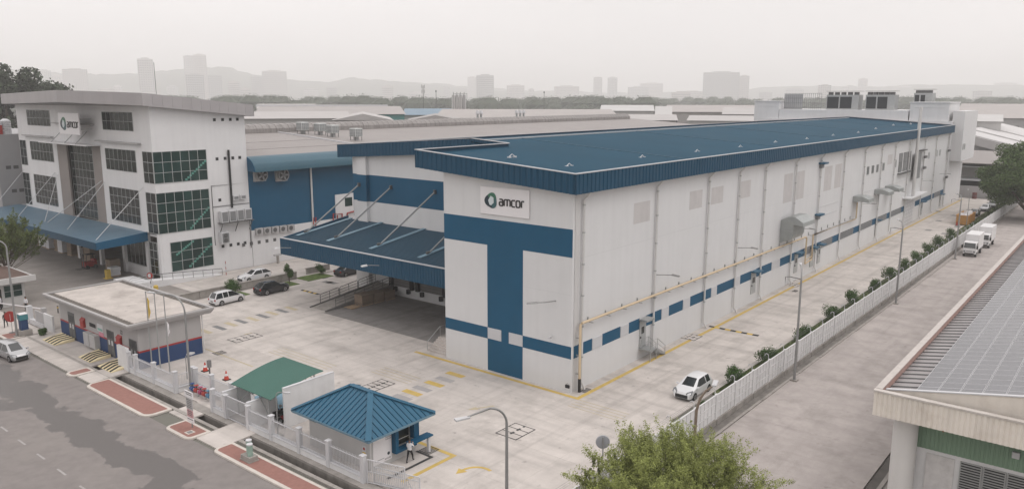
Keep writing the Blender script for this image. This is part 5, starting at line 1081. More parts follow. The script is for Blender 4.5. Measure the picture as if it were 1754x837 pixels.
# ================================================================== GREEN SHED
GS = thing('motorcycle_shed', (-18, 16, 0), 'curved green roofed motorcycle shed on thin steel legs', 'shed')
gx0, gx1, gy0, gy1 = -21.4, -16.3, 13.45, 19.0; zc = lambda x: 2.62+.95*math.sin(min(1.0, (x-gx0)/(gx1-gx0)*.92)*math.pi/2*1.08)
n_ = 14; mb = MB(); xs = [gx0+(gx1-gx0)*i/n_ for i in range(n_+1)]
for i in range(n_):
    a, b = xs[i], xs[i+1]; mb.hexa([(a, gy0, zc(a)-.05), (b, gy0, zc(b)-.05), (b, gy1, zc(b)-.05), (a, gy1, zc(a)-.05), (a, gy0, zc(a)), (b, gy0, zc(b)), (b, gy1, zc(b)), (a, gy1, zc(a))])
gs_roof = mb.build('roof', green, GS, smooth=True)
mb = MB()
for y in np.arange(gy0+.08, gy1, .19):
    for i in range(n_): a, b = xs[i], xs[i+1]; mb.hexa([(a, y, zc(a)-.01), (b, y, zc(b)-.01), (b, y+.06, zc(b)-.01), (a, y+.06, zc(a)-.01), (a, y+.015, zc(a)+.03), (b, y+.015, zc(b)+.03), (b, y+.045, zc(b)+.03), (a, y+.045, zc(a)+.03)])
mb.build('roof_corrugation', green, gs_roof)['kind'] = 'stuff'
for y in (18.6, 16.4, 14.2):
    for x in (-21.1, -16.7): MB().tube([(x, y, .003), (x, y, zc(x)-.06)], .05, 8).build('leg', steel, GS)
    mb = MB(); mb.bar((-21.1, y, 2.55), (-16.7, y, 2.55), .06, .06); [mb.bar((-21.1+k*1.1, y, 2.55), (-20.55+k*1.1, y, zc(-20.55+k*1.1)-.06), .04, .04) for k in range(4)]; [mb.bar((-20.55+k*1.1, y, zc(-20.55+k*1.1)-.06), (-20.0+k*1.1, y, 2.55), .04, .04) for k in range(4)]; mb.build('truss', steel, GS)
mb = MB(); mb.bar((-21.1, 18.6, 1.0), (-21.1, 16.6, 2.5), .05, .05); mb.bar((-21.1, 14.2, 1.0), (-21.1, 15.6, 2.5), .05, .05); mb.build('brace', steel, GS)
box('sign_plate', sgw, GS, -21.2, -21.17, 16.0, 16.5, 1.7, 2.3)
struct(box('shed_floor', M('pale_blue_floor', (.20, .33, .42), .8, .08, 1), None, -19.3, -15.9, 13.6, 21.0, .004, .012)); 
BR_ = [M('moto_red', (.3, .03, .03), .35, .1), M('moto_blue', (.03, .08, .25), .35, .1), M('moto_black', (.02, .02, .02), .35, .1)]
def motorcycle(x, y, k, lab):
    o = thing('motorcycle', (x, y, 0), lab, 'motorcycle', 'motorcycles parked in the green shed')
    for s in (-.62, .62): w_ = MB().tube([(x+s, y-.05, .3), (x+s, y+.05, .3)], .3, 14).build('wheel', black, o); MB().tube([(x+s, y-.056, .3), (x+s, y+.056, .3)], .14, 10).build('rim', steel, w_)
    MB().hexa([(x-.45, y-.12, .4), (x+.4, y-.12, .35), (x+.4, y+.12, .35), (x-.45, y+.12, .4), (x-.6, y-.1, .75), (x+.35, y-.1, .7), (x+.35, y+.1, .7), (x-.6, y+.1, .75)]).build('body', BR_[k % 3], o, bevel=.05)
    MB().box(x-.75, x+.1, y-.13, y+.13, .76, .86).build('seat', black, o, bevel=.03)
    mb = MB(); mb.tube([(x+.62, y, .3), (x+.38, y, .95)], .035, 6); mb.tube([(x+.36, y-.32, 1.0), (x+.38, y, .95), (x+.36, y+.32, 1.0)], .025, 6); mb.build('fork', steel, o)
    MB().tube([(x+.5, y, .86), (x+.58, y, .85)], .1, 10).build('headlight', capw, o)
for k in range(6): motorcycle(-19.6+(k % 2)*1.9, 14.1+(k//2)*.75, k, ['red', 'blue', 'black', 'second red', 'second blue', 'second black'][k]+' motorcycle among those parked in the green shed')
# ---- coloured pipe assembly, sign post, utility cabinets
PA = thing('valve_assembly', (-21.3, 24, 0), 'red and blue water valves and pipes outside the set back fence', 'valves')
mb = MB(); mb.tube([(-21.2, 26.3, .5), (-21.2, 22.6, .5)], .1, 8); [mb.tube([(-21.2, y, .02), (-21.2, y, .5)], .1, 8) for y in (26, 24.8, 23.6, 22.8)]; mb.build('pipe_run', M('grey_pipe', (.45, .45, .45), .5, .1), PA)
for y, m_ in ((25.7, MATS['moto_blue']), (25.0, red), (24.3, M('magenta', (.32, .05, .12), .5, .1)), (23.7, red), (23.0, M('valve_blue', (.06, .17, .28), .5, .1))):
    v_ = MB().tube([(-21.2, y-.2, .5), (-21.2, y+.2, .5)], .22, 10).build('valve_body', m_, PA); MB().tube([(-21.2, y, .7), (-21.2, y, .95)], .05, 6).build('stem', dsteel, v_); MB().tube([(-21.2, y, .95), (-21.2, y, .99)], .2, 12).build('handwheel', m_, v_)
SP = thing('sign_post', (-25.0, 18.6, 0), 'post with stacked small notice boards on the short red island', 'sign post')
MB().tube([(-25.0, 18.9, .05), (-25.0, 18.9, 3.2)], .05, 8).build('post', pole, SP)
for z0, z1, m_, w_ in ((2.55, 3.1, sgw, .62), (1.6, 2.5, greyw, .45), (.95, 1.55, M('pink_sign', (.55, .32, .33), .7, .1), .42), (.5, .9, sgw, .5)):
    b_ = box('notice_board', m_, SP, -25.12, -25.06, 18.9-w_, 18.9+w_, z0, z1); mb = MB(); [mb.box(-25.126, -25.121, 18.9-w_*.8, 18.9+w_*(.8-.2*(k % 2)), z1-.14-k*.15, z1-.08-k*.15) for k in range(int((z1-z0)/.15)-1)]; mb.build('print', dsteel, b_)
for k, (x, y) in enumerate(((-25.1, 10.75), (-25.35, 10.25))):
    o = thing('green_pillar_box', (x, y, .05), ['taller pale green cylinder box on the red island', 'shorter pale green cylinder box on the red island'][k], 'utility box', 'pale green cylinders on the red island')
    pg = M('pale_green_paint', (.30, .42, .36), .6, .08, 2); MB().tube([(x, y, .45), (x, y, 1.35-.08*k)], .2, 14).build('cylinder', pg, o, smooth=True); MB().tube([(x, y, 1.351-.08*k), (x, y, 1.43-.08*k)], .22, 14).build('cap', capw, o)
o = thing('cabinet_base', (-25.2, 10.3, .05), 'dark concrete block under the green cylinders', 'plinth'); box('block', concd, o, -25.65, -24.95, 9.9, 11.05, .053, .44, bevel=.02); box('block_ledge', concd, o, -25.7, -24.9, 9.85, 11.1, .0525, .12)
# flagpoles
for k, (x, y) in enumerate(((-20.2, 35.05), (-20.05, 33.7), (-19.95, 32.1))):
    o = thing('flagpole', (x, y, 0), ['steel flagpole with yellow flag beside the substation', 'middle steel flagpole beside the substation', 'right steel flagpole with small white flag'][k], 'flagpole', 'three flagpoles by the substation'); h = 7.5
    MB().tube([(x, y, .003), (x, y, h)], [.07, .045], 8).build('pole', steel, o, smooth=True); MB().tube([(x, y, h), (x, y, h+.12)], .07, 8).build('finial', steel, o)
    if k != 1:
        mb = MB(); m_ = (yellowb, None, sgw)[k]; zt = h-.5 if k == 0 else 5.1; n_ = 7; L_ = 2.0 if k == 0 else 1.3
        for i in range(n_):
            za, zb_ = zt-L_*i/n_, zt-L_*(i+1)/n_; fa = .05+.32*math.sin(i/n_*2.6+.3); fb = .05+.32*math.sin((i+1)/n_*2.6+.3); w_ = .05*math.sin(i*1.7); w2 = .05*math.sin((i+1)*1.7)
            mb.hexa([(x+.05, y-.05, za), (x+.05+w_, y-.05-fa, za-.05), (x+.09+w_, y-.05-fa, za-.05), (x+.09, y-.05, za), (x+.05, y-.05, zb_), (x+.05+w2, y-.05-fb, zb_-.05), (x+.09+w2, y-.05-fb, zb_-.05), (x+.09, y-.05, zb_)])
        mb.build('flag', m_, o)
streetlamp((-21.1, 26.2), 8.8, (-.9, 3.3), 'tall curved street lamp beside the flagpoles and picket fence', (.8, .3), .1, 0, 1.5)
p0 = G(868, 760, 6.5); streetlamp((p0.x, p0.y), 8.9, (-2.2, .95), 'foreground street lamp with curved arm reaching over the yard', (.75, .36), .095, -.25, 1.2)
streetlamp((-24.6, 56.4), 10.8, (-1.6, .6), 'tall lamp post at left beside the red stop sign', (.8, .3), .11, 0, 1.0)
q = G(485/1, 0) if False else None
o = thing('lamp_stub', (-19.6, 29.6, 0), 'short lamp with white head behind the picket fence', 'lamp'); MB().tube([(-19.6, 29.6, .003), (-19.6, 29.6, 2.2), (-19.4, 29.3, 2.4)], .04, 6).build('pole', pole, o); MB().hexa([(-19.6, 29.5, 2.35), (-19.3, 29.1, 2.35), (-19.0, 28.9, 2.5), (-19.3, 29.3, 2.5), (-19.55, 29.45, 2.5), (-19.3, 29.15, 2.5), (-19.05, 28.95, 2.62), (-19.3, 29.25, 2.62)]).build('lamp_head', lamphead, o)
o = thing('intercom_post', (-17.9, 28.6, 0), 'small dark post box behind the picket fence', 'post'); box('post', dsteel, o, -17.95, -17.85, 28.55, 28.65, .003, .9); box('box', greyp, o, -18.05, -17.75, 28.45, 28.75, .9, 1.6)
for k, (x, y) in enumerate(((-17.4, 30.3), (-17.4, 26.6))):
    o = thing('traffic_cone', (x, y, 0), ['traffic cone farther from the green shed', 'traffic cone nearer the green shed'][k], 'traffic cone', 'two red traffic cones in the yard'); oc = M('cone_red', (.55, .06, .035), .6, .08)
    MB().tube([(x, y, .05), (x, y, .40)], [.24, .15], 14).build('cone_body', oc, o, smooth=True); MB().tube([(x, y, .401), (x, y, .62)], [.15, .095], 14).build('white_band', sgw, o, smooth=True); MB().tube([(x, y, .621), (x, y, .88)], [.095, .04], 14).build('cone_tip', oc, o, smooth=True); box('base', black, o, x-.3, x+.3, y-.3, y+.3, .004, .06)
# ================================================================== LEFT ENTRANCE
LG = thing('guardhouse', (-21, 75, 0), 'flat-roofed white guardhouse at the left entrance', 'guardhouse')
box('wall', gw, LG, -22.6, -18.6, 70.9, 78.5, .003, 3.0); box('roof_slab', gw, LG, -25.2, -17.5, 69.9, 79.5, 3.05, 3.6); rsl = box('roof_fill', M('roof_moss', (.13, .085, .07), .95, .3, 1.2), LG, -24.8, -17.9, 70.3, 79.1, 3.601, 3.68)
window(LG, 'y', 70.9, -20.9, -18.9, 1.2, 2.7, 2, 2, pm=glassg); box('doorway', dark, LG, -22.0, -21.2, 70.86, 70.9, .1, 2.4); box('roof_edge', gw, LG, -25.2, -17.5, 69.9, 70.25, 3.601, 3.75); box('pillar', capw, LG, -23.9, -23.4, 69.6, 70.1, .003, 2.4)
BG_ = thing('boom_barrier', (-20, 66.5, 0), 'white boom barrier lowered beside the left guardhouse', 'barrier'); box('housing', greyw, BG_, -19.8, -19.3, 62.4, 62.9, .003, 1.1, bevel=.03); MB().bar((-19.7, 62.8, 1.0), (-22.2, 70.5, 1.0), .09, .12).build('boom', sgw, BG_)
o = thing('bollard', (-17.7, 63.8, 0), 'dark bollard near the substation roof corner', 'bollard'); MB().tube([(-17.8, 63.2, .003), (-17.8, 63.2, .9)], .08, 8).build('post', dsteel, o); MB().tube([(-17.8, 63.2, .6), (-17.8, 63.2, .75)], .085, 8).build('band', yellowb, o)
o = thing('stop_sign', (-24.4, 58.3, 0), 'round red stop disc on a thin post at the left entrance', 'road sign'); MB().tube([(-24.4, 58.3, .01), (-24.4, 58.3, 2.4)], .03, 8).build('post', pole, o); MB().tube([(-24.44, 58.26, 1.9), (-24.48, 58.22, 1.9)], .62, 24).build('disc', red, o); MB().tube([(-24.4, 58.3, .005), (-24.4, 58.3, .06)], .35, 12).build('base', dsteel, o)
box('upright_bar', sgw, o, -24.5, -24.485, 58.17, 58.23, 1.45, 2.2)
TC = thing('utility_cabinet', (-23.8, 56.6, 0), 'teal and navy utility cabinet on a grey concrete plinth', 'cabinet'); box('plinth', concd, TC, -24.5, -23.2, 55.9, 57.2, .046, .62); box('lower_body', navy, TC, -24.15, -23.45, 56.2, 56.95, .62, 1.75); box('upper_body', M('teal_paint', (.07, .25, .28), .5, .08), TC, -24.2, -23.4, 56.15, 57.0, 1.751, 2.35); box('lid', sgw, TC, -24.2, -23.4, 56.15, 57.0, 2.351, 2.42)
# ================================================================== PRECAST FENCE on the right
PF = thing('precast_fence', (60, -13, 0), 'long white precast panel wall between the two lots', 'wall')
fy = lambda x: -12.75-0.0085*x
pitch = 3.65; xs = [-20.0+pitch*k for k in range(53)]
panel = MB(); panel.box(-1.68, 1.68, -.035, .035, 0, .66); panel = lmesh('panel', panel, whitef)
ribm = MB(); [ribm.box(x-.035, x+.035, -.075, -.0351, 0, .66) for x in (-1.0, -.34, .34, 1.0)]; ribm.box(-1.68, 1.68, -.07, -.0355, .60, .655); ribm = lmesh('panel_rib', ribm, whitef)
postm = lmesh('post', MB().box(-.15, .15, -.10, .08, 0, 2.53), whitef)
plin = lmesh('plinth', MB().box(-1.8, 1.8, -.16, .10, -.16, .42), concd)
armp = [(0, 0, 2.3)]+[(0, -.0, 2.82)]+[(0, .17-.17*math.cos(R(a)), 2.82+.17*math.sin(R(a))) for a in (30, 60, 90, 120, 150, 180)]+[(0, .34, 2.74)]
armm = lmesh('wire_arm', MB().tube(armp, .032, 6), capw)
for k, x in enumerate(xs):
    inst('post', postm, PF, (x, fy(x), 0))
    if k < len(xs)-1:
        c = x+pitch/2
        inst('plinth', plin, PF, (c, fy(c), 0))
        for j in range(3):
            p = inst('panel', panel, PF, (c, fy(c), .44+j*.69)); WLOC[p.name] = Vector((c, fy(c), .44+j*.69))
            inst('panel_rib', ribm, p, (c, fy(c), .44+j*.69))
    if x < 112: inst('wire_arm', armm, PF, (x, fy(x)+.12, 0)); 
mb = MB()
for h in (2.75, 2.9, 3.05): mb.tube([(-20.5, fy(-20.5)+.14, h), (112, fy(112)+.14, h)], .008, 3)
mb.build('barbed_wire', dsteel, PF)
# verge strip with grass, drain gutter on the far side
struct(MB().prism([(8, -9.72), (180, -9.72), (180, fy(180)+.12), (8, fy(8)+.12)], -.14, .02).build('verge', M('verge_soil', (.10, .115, .045), .95, .25, 1.2)))
struct(MB().prism([(-21, -12.4), (8, -12.4), (8, fy(8)+.12), (-21, fy(-21)+.12)], -.14, -.01).build('verge_paving', concd))
MBg = MB(); rr_ = NP.rand(26000, 6)
for a in rr_:
    x = 9+a[0]**1.6*165; y = -9.8-a[1]*2.9; h = .05+.09*a[2]; t_ = a[3]*6.28; dx, dy = .05*math.cos(t_), .05*math.sin(t_); lx, ly = (a[4]-.5)*.14, (a[5]-.5)*.14
    MBg._add([(x-dx, y-dy, .015), (x+dx, y+dy, .015), (x+lx, y+ly, .02+h)], [(0, 1, 2)])
def raw(name, mb, mat, parent=None):
    me = bpy.data.meshes.new(name); me.from_pydata(mb.v, [], mb.f); me.materials.append(mat); return link(name, me, parent)
gg = raw('verge_grass', MBg, grass); tag(gg, 'strip of green grass along the foot of the precast wall', 'grass', kind='stuff')
GU = link('lot_gutter', None); struct(GU)
gq = lmesh('gutter_stone', MB().box(-1.45, 1.45, -.12, .12, -.14, .07), concd)
for k in range(52): x = -19+k*2.95; inst('gutter_stone', gq, GU, (x, fy(x)-.95+NP.uniform(-.03, .03), NP.uniform(-.02, .01)))
struct(MB().prism([(-21, fy(-21)-.84), (-21, fy(-21)-.17), (135, fy(135)-.17), (135, fy(135)-.84)], -.145, -.05).build('gutter_bed', M('gutter_dark', (.20, .185, .17), .95, .3, 1.0, stain=.7, stain_col=(.08, .075, .07))))
# street lamps along the wall
for k, (x, lab) in enumerate(((15.7, 'grey lamp post outside the precast wall, nearest the white hatchback'), (51.3, 'grey lamp post outside the precast wall, middle of the lane'), (87.8, 'grey lamp post outside the precast wall beside the trucks'))):
    y = fy(x)-1.35; o = streetlamp((x, y), 10.4, (3.2, 1.2), lab, (.9, .3), .11, -.1, .9)
    mb = MB(); mb.tube([(x, y, 9.6), (x-.3, y+.9, 9.75), (x-.4, y+1.3, 9.7), (x-.4, y+1.3, 8.8)], .04, 6); mb.build('bracket', dsteel, o)
streetlamp((158, -12.6), 9.5, (4.5, -1.8), 'curved lamp post at the far end beside the dark tree', (.9, .3), .11, 0, 2.0)
streetlamp((121.5, -10.9), 8.0, (1.0, .4), 'thin lamp post beside the orange skip', (.6, .3), .07, 0, .6)
# leaning lamp whose bent pole shows above the foreground tree
o = thing('street_lamp', (-7.4, -12.2, 0), 'brown curved lamp post rising out of the foreground tree', 'street lamp', 'street lamps'); rust = M('rusty_pole', (.22, .17, .13), .7, .15, 2)
pb = G(1190, 745, 3.4); kk = (pb-CAM).dot(fw)/1333.0; mb = MB(); pts = [Vector((pb.x, pb.y, 0))]+[pb+rt*(a*kk)+Vector((0, 0, b*kk)) for a, b in ((0, 0), (1, 45), (6, 66), (15, 80), (30, 91))]; mb.tube(pts, [.12, .11, .10, .09, .07, .05], 8); mb.build('pole', rust, o, smooth=True); e_ = pts[-1]; MB().hexa([e_+Vector(v) for v in ((-.1, -.15, -.1), (.8, .1, -.05), (.7, .4, -.05), (-.2, .12, -.1), (-.1, -.15, .02), (.8, .1, .06), (.7, .4, .06), (-.2, .12, .02))]).build('lamp_head', lamphead, o)
# traffic mirror
mp_ = G(1033, 758, 2.6); o = thing('traffic_mirror', (mp_.x, mp_.y, 0), 'round grey traffic mirror seen from behind, by the tree', 'mirror'); dvec = Vector((math.cos(YAW), math.sin(YAW), 0))
MB().tube([(mp_.x, mp_.y, .003), (mp_.x, mp_.y, 3.0)], .05, 8).build('post', pole, o); MB().tube([mp_+dvec*.05, mp_+dvec*.1, mp_+dvec*.2], [.28, .47, .49], 24).build('mirror_back', M('mirror_grey', (.33, .34, .36), .4, .05), o, smooth=True)
# bracket clutter on the wall near the tree
# orange skip
SK = thing('skip_bin', (131.5, -9.0, 0), 'orange open-top skip filled with white waste', 'skip'); og = M('orange_paint', (.52, .27, .07), .55, .1, 1.5, stain=.3, stain_col=(.30, .15, .06))
x0, x1, y0, y1 = 127.6, 135.6, -10.2, -8.0
mb = MB()
for a in ((x0, x0+.1, y0, y1), (x1-.1, x1, y0, y1), (x0+.1, x1-.1, y0, y0+.1), (x0+.1, x1-.1, y1-.1, y1)): mb.box(*a, .15, 1.95)
mb.box(x0+.1, x1-.1, y0+.1, y1-.1, .15, .3); mb.build('shell', og, SK); mb = MB()
for x in np.arange(x0+.4, x1, .9): mb.box(x, x+.12, y0-.08, y0, .2, 1.85)
for y in (y0+.3, y0+1.1, y1-.4): mb.box(x0-.08, x0, y, y+.12, .2, 1.85)
mb.build('stiffener', og, SK); mb = MB(); mb.box(x0-.1, x1+.1, y0-.1, y0+.02, 1.951, 2.08); mb.box(x0-.1, x1+.1, y1-.02, y1+.1, 1.951, 2.08); mb.box(x0-.1, x0+.02, y0+.02, y1-.02, 1.951, 2.08); mb.build('rim', og, SK)
mb = MB()
for k in range(24): a = NP.rand(4); cx, cy_, s = x0+.7+a[0]*6.6, y0+.5+a[1]*1.2, .3+.35*a[2]; mb.hexa([(cx-s, cy_-s*.7, 1.6), (cx+s, cy_-s*.6, 1.6), (cx+s*.8, cy_+s*.7, 1.6), (cx-s*.9, cy_+s*.6, 1.6), (cx-s*.5, cy_-s*.4, 2.0+a[3]*.35), (cx+s*.5, cy_-s*.4, 2.0+a[3]*.3), (cx+s*.4, cy_+s*.4, 2.05+a[3]*.3), (cx-s*.4, cy_+s*.4, 2.0)])
mb.build('waste', sgw, SK)
o = thing('traffic_cone', (126.5, -8.3, 0), 'dark red cone beside the orange skip', 'traffic cone'); MB().tube([(126.6, -8.4, .05), (126.6, -8.4, .9)], [.24, .06], 12).build('cone_body', red, o); box('base', black, o, 126.3, 126.9, -8.7, -8.1, .003, .06)
# ================================================================== NEIGHBOUR HALL with solar roof (bottom right)
NH = thing('neighbour_hall', (30, -34, 0), 'cream-fascia hall with green cladding, round column and gutter roof', 'hall')
nx0, ny0, nx1, ny1 = -4.3, -25.75, 75.0, -62.0
cream = M('cream_sheet', (0.80, 0.74, 0.665), .65, .05, .5, streak=.12, stain=.25, stain_col=(.36, .27, .19), stain_scale=.8)
mb = MB(); corr(mb, (nx0, ny0), (nx0, ny1), 6.3, 7.85, (-1, 0), .28, .035); mb.box(nx0+.05, nx0+.1, ny1, ny0, 6.32, 7.8); ff = mb.build('front_fascia', cream, NH)
box('gutter_lip', M('lip_pale', (.55, .51, .475), .7, .1, 1.5, stain=.5, stain_col=(.30, .25, .2)), ff, nx0-.06, nx0+.35, ny1, ny0+.05, 7.82, 7.93); box('gutter_bed', M('gutter_bed', (.16, .14, .125), .9, .25, 1.2), NH, nx0+.36, nx0+.95, ny1, ny0-.1, 7.2, 7.55)
box('rust_seam', M('rust', (.22, .10, .05), .9, .3, 3), NH, nx0-.012, nx0+.1, -29.72, -29.66, 6.25, 6.34)
pinkw = M('pink_parapet', (0.42, 0.27, 0.235), .8, .1, .8, stain=.4, stain_col=(.5, .44, .4))
mb = MB(); mb.box(nx0+.36, nx1, ny0-.32, ny0, 7.0, 7.9); mb.build('side_parapet', pinkw, NH); box('parapet_cap', M('cap_pale', (.52, .48, .45), .8, .1, 1), NH, nx0+.36, nx1, ny0-.36, ny0+.04, 7.9, 7.96)
mb = MB(); corr(mb, (nx0+.37, ny0+.02), (nx1, ny0+.02), 6.3, 7.88, (0, 1), .28, .03); mb.build('side_fascia', cream, NH)
nz = lambda y: 7.45+.18*(ny0-.4-y)
gx = nx0+1.0
MB().prism([(ny0-.4, 7.2), (-44, 7.2), (-44, nz(-44)+.28), (ny0-.4, nz(ny0-.4)+.28)], gx, gx+.08, axis='x').build('gable_board', cream, NH); 
mb = MB(); mb.hexa([(gx-.05, ny0-.42, nz(ny0)+.35), (gx+.2, ny0-.42, nz(ny0)+.35), (gx+.2, -44, nz(-44)+.29), (gx-.05, -44, nz(-44)+.29), (gx-.05, ny0-.42, nz(ny0)+.42), (gx+.2, ny0-.42, nz(ny0)+.42), (gx+.2, -44, nz(-44)+.36), (gx-.05, -44, nz(-44)+.36)]); mb.build('barge_cap', capw, NH)
gm2 = M('hall_roof_grey', (.33, .31, .31), .6, .12, .5, stain=.3, stain_col=(.25, .23, .22))
mb = MB(); mb.hexa([(gx+.1, -44, nz(-44)-.1), (nx1, -44, nz(-44)-.1), (nx1, ny0-.35, nz(ny0-.35)-.1), (gx+.1, ny0-.35, nz(ny0-.35)-.1), (gx+.1, -44, nz(-44)), (nx1, -44, nz(-44)), (nx1, ny0-.35, nz(ny0-.35)), (gx+.1, ny0-.35, nz(ny0-.35))]); NR = mb.build('roof', gm2, NH)
rb = MB()
for k in range(78):
    x = gx+.6+k*.98; MB().hexa([(x, -30, nz(-30)-.01), (x+.08, -30, nz(-30)-.01), (x+.08, ny0-.36, nz(ny0-.36)-.01), (x, ny0-.36, nz(ny0-.36)-.01), (x, -30, nz(-30)+.08), (x+.06, -30, nz(-30)+.08), (x+.06, ny0-.36, nz(ny0-.36)+.08), (x, ny0-.36, nz(ny0-.36)+.08)]).build('roof_rib', M('rib_dark', (.19, .19, .19), .6, .1), NR)
za_ = nz(-44); MB().hexa([(gx+.1, -62.2, 7.4), (nx1, -62.2, 7.4), (nx1, -44.01, za_-.1), (gx+.1, -44.01, za_-.1), (gx+.1, -62.2, 7.5), (nx1, -62.2, 7.5), (nx1, -44.01, za_), (gx+.1, -44.01, za_)]).build('roof', gm2, NH)
MB().prism([(-44.01, 7.2), (-62, 7.2), (-62, 7.6), (-44.01, za_+.28)], gx, gx+.08, axis='x').build('gable_board', cream, NH)
MB().tube([(-2.2, -27.3, -.1), (-2.2, -27.3, 6.4)], .72, 28).build('round_column', M('column_white', (.70, .68, .66), .7, .03, .8, streak=.06), NH, smooth=True)
hallg = M('green_cladding', (0.20, 0.30, 0.21), .6, .06, .5)
mb = MB(); corr(mb, (-1.6, -27.9), (-1.6, -62), 3.85, 6.4, (-1, 0), .25, .03); mb.box(-1.55, -1.5, -62, -27.9, 3.87, 6.3); mb.build('green_cladding', hallg, NH); box('white_wall', whitef, NH, -1.55, -1.3, -62, -27.9, 0, 3.86)
box('white_wall', whitef, NH, -1.3, nx1, -28.2, -27.9, 0, 6.3); box('rear_wall', whitef, NH, nx1-.3, nx1, -61.8, -28.2, 0, 6.3)
dpl = box('white_door', M('door_peeling', (.62, .60, .59), .8, .1, 2, stain=.5, stain_col=(.45, .42, .4), stain_scale=3), NH, -1.62, -1.56, -30.1, -28.5, 0, 3.6)
for k in range(5):
    y = -30.4-k*1.25; fq = MB(); fq.box(-1.66, -1.56, y-1.2, y-1.12, 1.4, 3.6); fq.box(-1.66, -1.56, y-.06, y, 1.4, 3.6); fq = fq.build('louvre_window', steel, NH); box('void', dark, fq, -1.6, -1.56, y-1.12, y-.06, 1.4, 3.6)
    for z in np.arange(1.5, 3.6, .17): box('louvre_blade', steel, fq, -1.65, -1.6, y-1.12, y-.06, z, z+.07)
lp_ = box('wall_light', lamphead, NH, -1.85, -1.635, -33.4, -33.0, 4.7, 5.1, bevel=.03)
struct(MB().box(-21, 100, -26.0, -25.75, -.14, .12).build('lot_kerb', concd)); struct(MB().box(-21, 100, -25.75, -25.05, -.16, -.1).build('lot_drain', M('lot_drain', (.12, .11, .10), .95, .2, 1))); struct(MB().box(-21, 100, -62, -26.0, -.14, -.01).build('lot_paving', concd))
# solar array
SA = thing('solar_array', (30, -32, 8), 'grid of grey solar panels covering the hall roof', 'solar panels')
spm = M('solar_cell', (0.135, 0.135, 0.145), .22, .05, .6, spec=.55, rnd=.06); spf = M('solar_frame', (.55, .55, .56), .4, .05)
sw, sd_ = 1.16, 2.22
def spanel():
    th = math.atan(.18); q = MB(); c_, s_ = math.cos(th), math.sin(th)
    def T(u, v, h): return (u, -v*c_-h*s_*-1*0, v*s_+h)
    q.hexa([T(0, 0, 0), T(sd_, 0, 0), T(sd_, sw, 0), T(0, sw, 0), T(0, 0, .035), T(sd_, 0, .035), T(sd_, sw, .035), T(0, sw, .035)], 1)
    q.hexa([T(.03, .03, .035), T(sd_-.03, .03, .035), T(sd_-.03, sw-.03, .035), T(.03, sw-.03, .035), T(.03, .03, .039), T(sd_-.03, .03, .039), T(sd_-.03, sw-.03, .039), T(.03, sw-.03, .039)], 0)
    for k in range(1, 2): q.hexa([T(sd_/2-.015, .03, .039), T(sd_/2+.015, .03, .039), T(sd_/2+.015, sw-.03, .039), T(sd_/2-.015, sw-.03, .039), T(sd_/2-.015, .03, .041), T(sd_/2+.015, .03, .041), T(sd_/2+.015, sw-.03, .041), T(sd_/2-.015, sw-.03, .041)], 1)
    return lmesh('solar_panel', q, [spm, spf])
spme = spanel()
for i in range(26):
    for j in range(11):
        if j > 6 and i > 12: continue
        y = -27.75-j*(sw*.984+.03); inst('solar_panel', spme, SA, (gx+.35+i*(sd_+.03), y, nz(y)+.12))
# ================================================================== far end of the side lane
EW = thing('boundary_wall', (178, -4, 0), 'grey boundary wall closing the far end of the side lane', 'wall'); box('wall_panel', greyw, EW, 180.6, 180.9, -30, 12, -.1, 3.1); mb = MB(); [mb.box(180.5, 180.6, y, y+.35, -.1, 3.15) for y in np.arange(-28, 12, 4.5)]; mb.build('pier', greyw, EW)
o = thing('oil_drum', (178.6, -3.4, 0), 'dark red drum against the far grey wall', 'drum'); MB().tube([(179, -3.4, .003), (179, -3.4, 1.6)], .55, 12).build('drum', M('maroon', (.14, .04, .035), .6, .1), o); MB().tube([(179, -3.4, .8), (179, -3.4, .9)], .58, 12).build('hoop', dsteel, o)
LS = thing('low_shed', (195, -5, 0), 'long low shed with stepped white canopies behind the far wall', 'shed')
sc1 = M('shed_cream', (.50, .475, .45), .8, .06, .4)
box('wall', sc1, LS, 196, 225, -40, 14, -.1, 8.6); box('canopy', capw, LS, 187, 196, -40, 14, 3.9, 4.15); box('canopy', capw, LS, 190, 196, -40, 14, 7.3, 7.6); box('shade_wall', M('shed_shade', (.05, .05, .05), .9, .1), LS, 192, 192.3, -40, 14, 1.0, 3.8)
MB().prism([(188, 8.4), (225, 8.9), (225, 9.4), (206, 11.0), (188, 8.6)], -40, 16, axis='y').build('roof', greyrf, LS)
for k, y in enumerate((-1.6,)): window(LS, 'x', 196, y-.9, y+.3, 5.0, 6.6, 1, 1)
tim = box('timber_screen', M('timber_screen', (.22, .12, .07), .8, .15, 1.5), LS, 195.8, 196, -14, -6.2, 4.4, 7.2); mb = MB(); [mb.box(195.75, 195.8, y, y+.15, 4.4, 7.2) for y in np.arange(-14, -6.3, .6)]; mb.build('batten', wood, tim)
BW = thing('white_roof_factory', (260, -10, 0), 'wide factory with white translucent roof bands at right', 'factory')
wr = lambda y: 15.6-.25*(11-y)
MB().prism([(11, -.1), (-40, -.1), (-40, wr(-40)-.4), (11, 15.2)], 226, 227, axis='x').build('wall', M('factory_grey', (.36, .36, .36), .8, .05, .3), BW)
ROOFG = M('mid_grey_roof', (.31, .30, .295), .7, .06, .2); RW = M('white_roof', (.62, .605, .60), .6, .05, .3)
def rslab(name, mat, x0, x1, y0, y1, lift, h=.15): return MB().hexa([(x0, y0, wr(y0)+lift-h), (x1, y0, wr(y0)+lift-h), (x1, y1, wr(y1)+lift-h), (x0, y1, wr(y1)+lift-h), (x0, y0, wr(y0)+lift), (x1, y0, wr(y0)+lift), (x1, y1, wr(y1)+lift), (x0, y1, wr(y1)+lift)]).build(name, mat, BW)
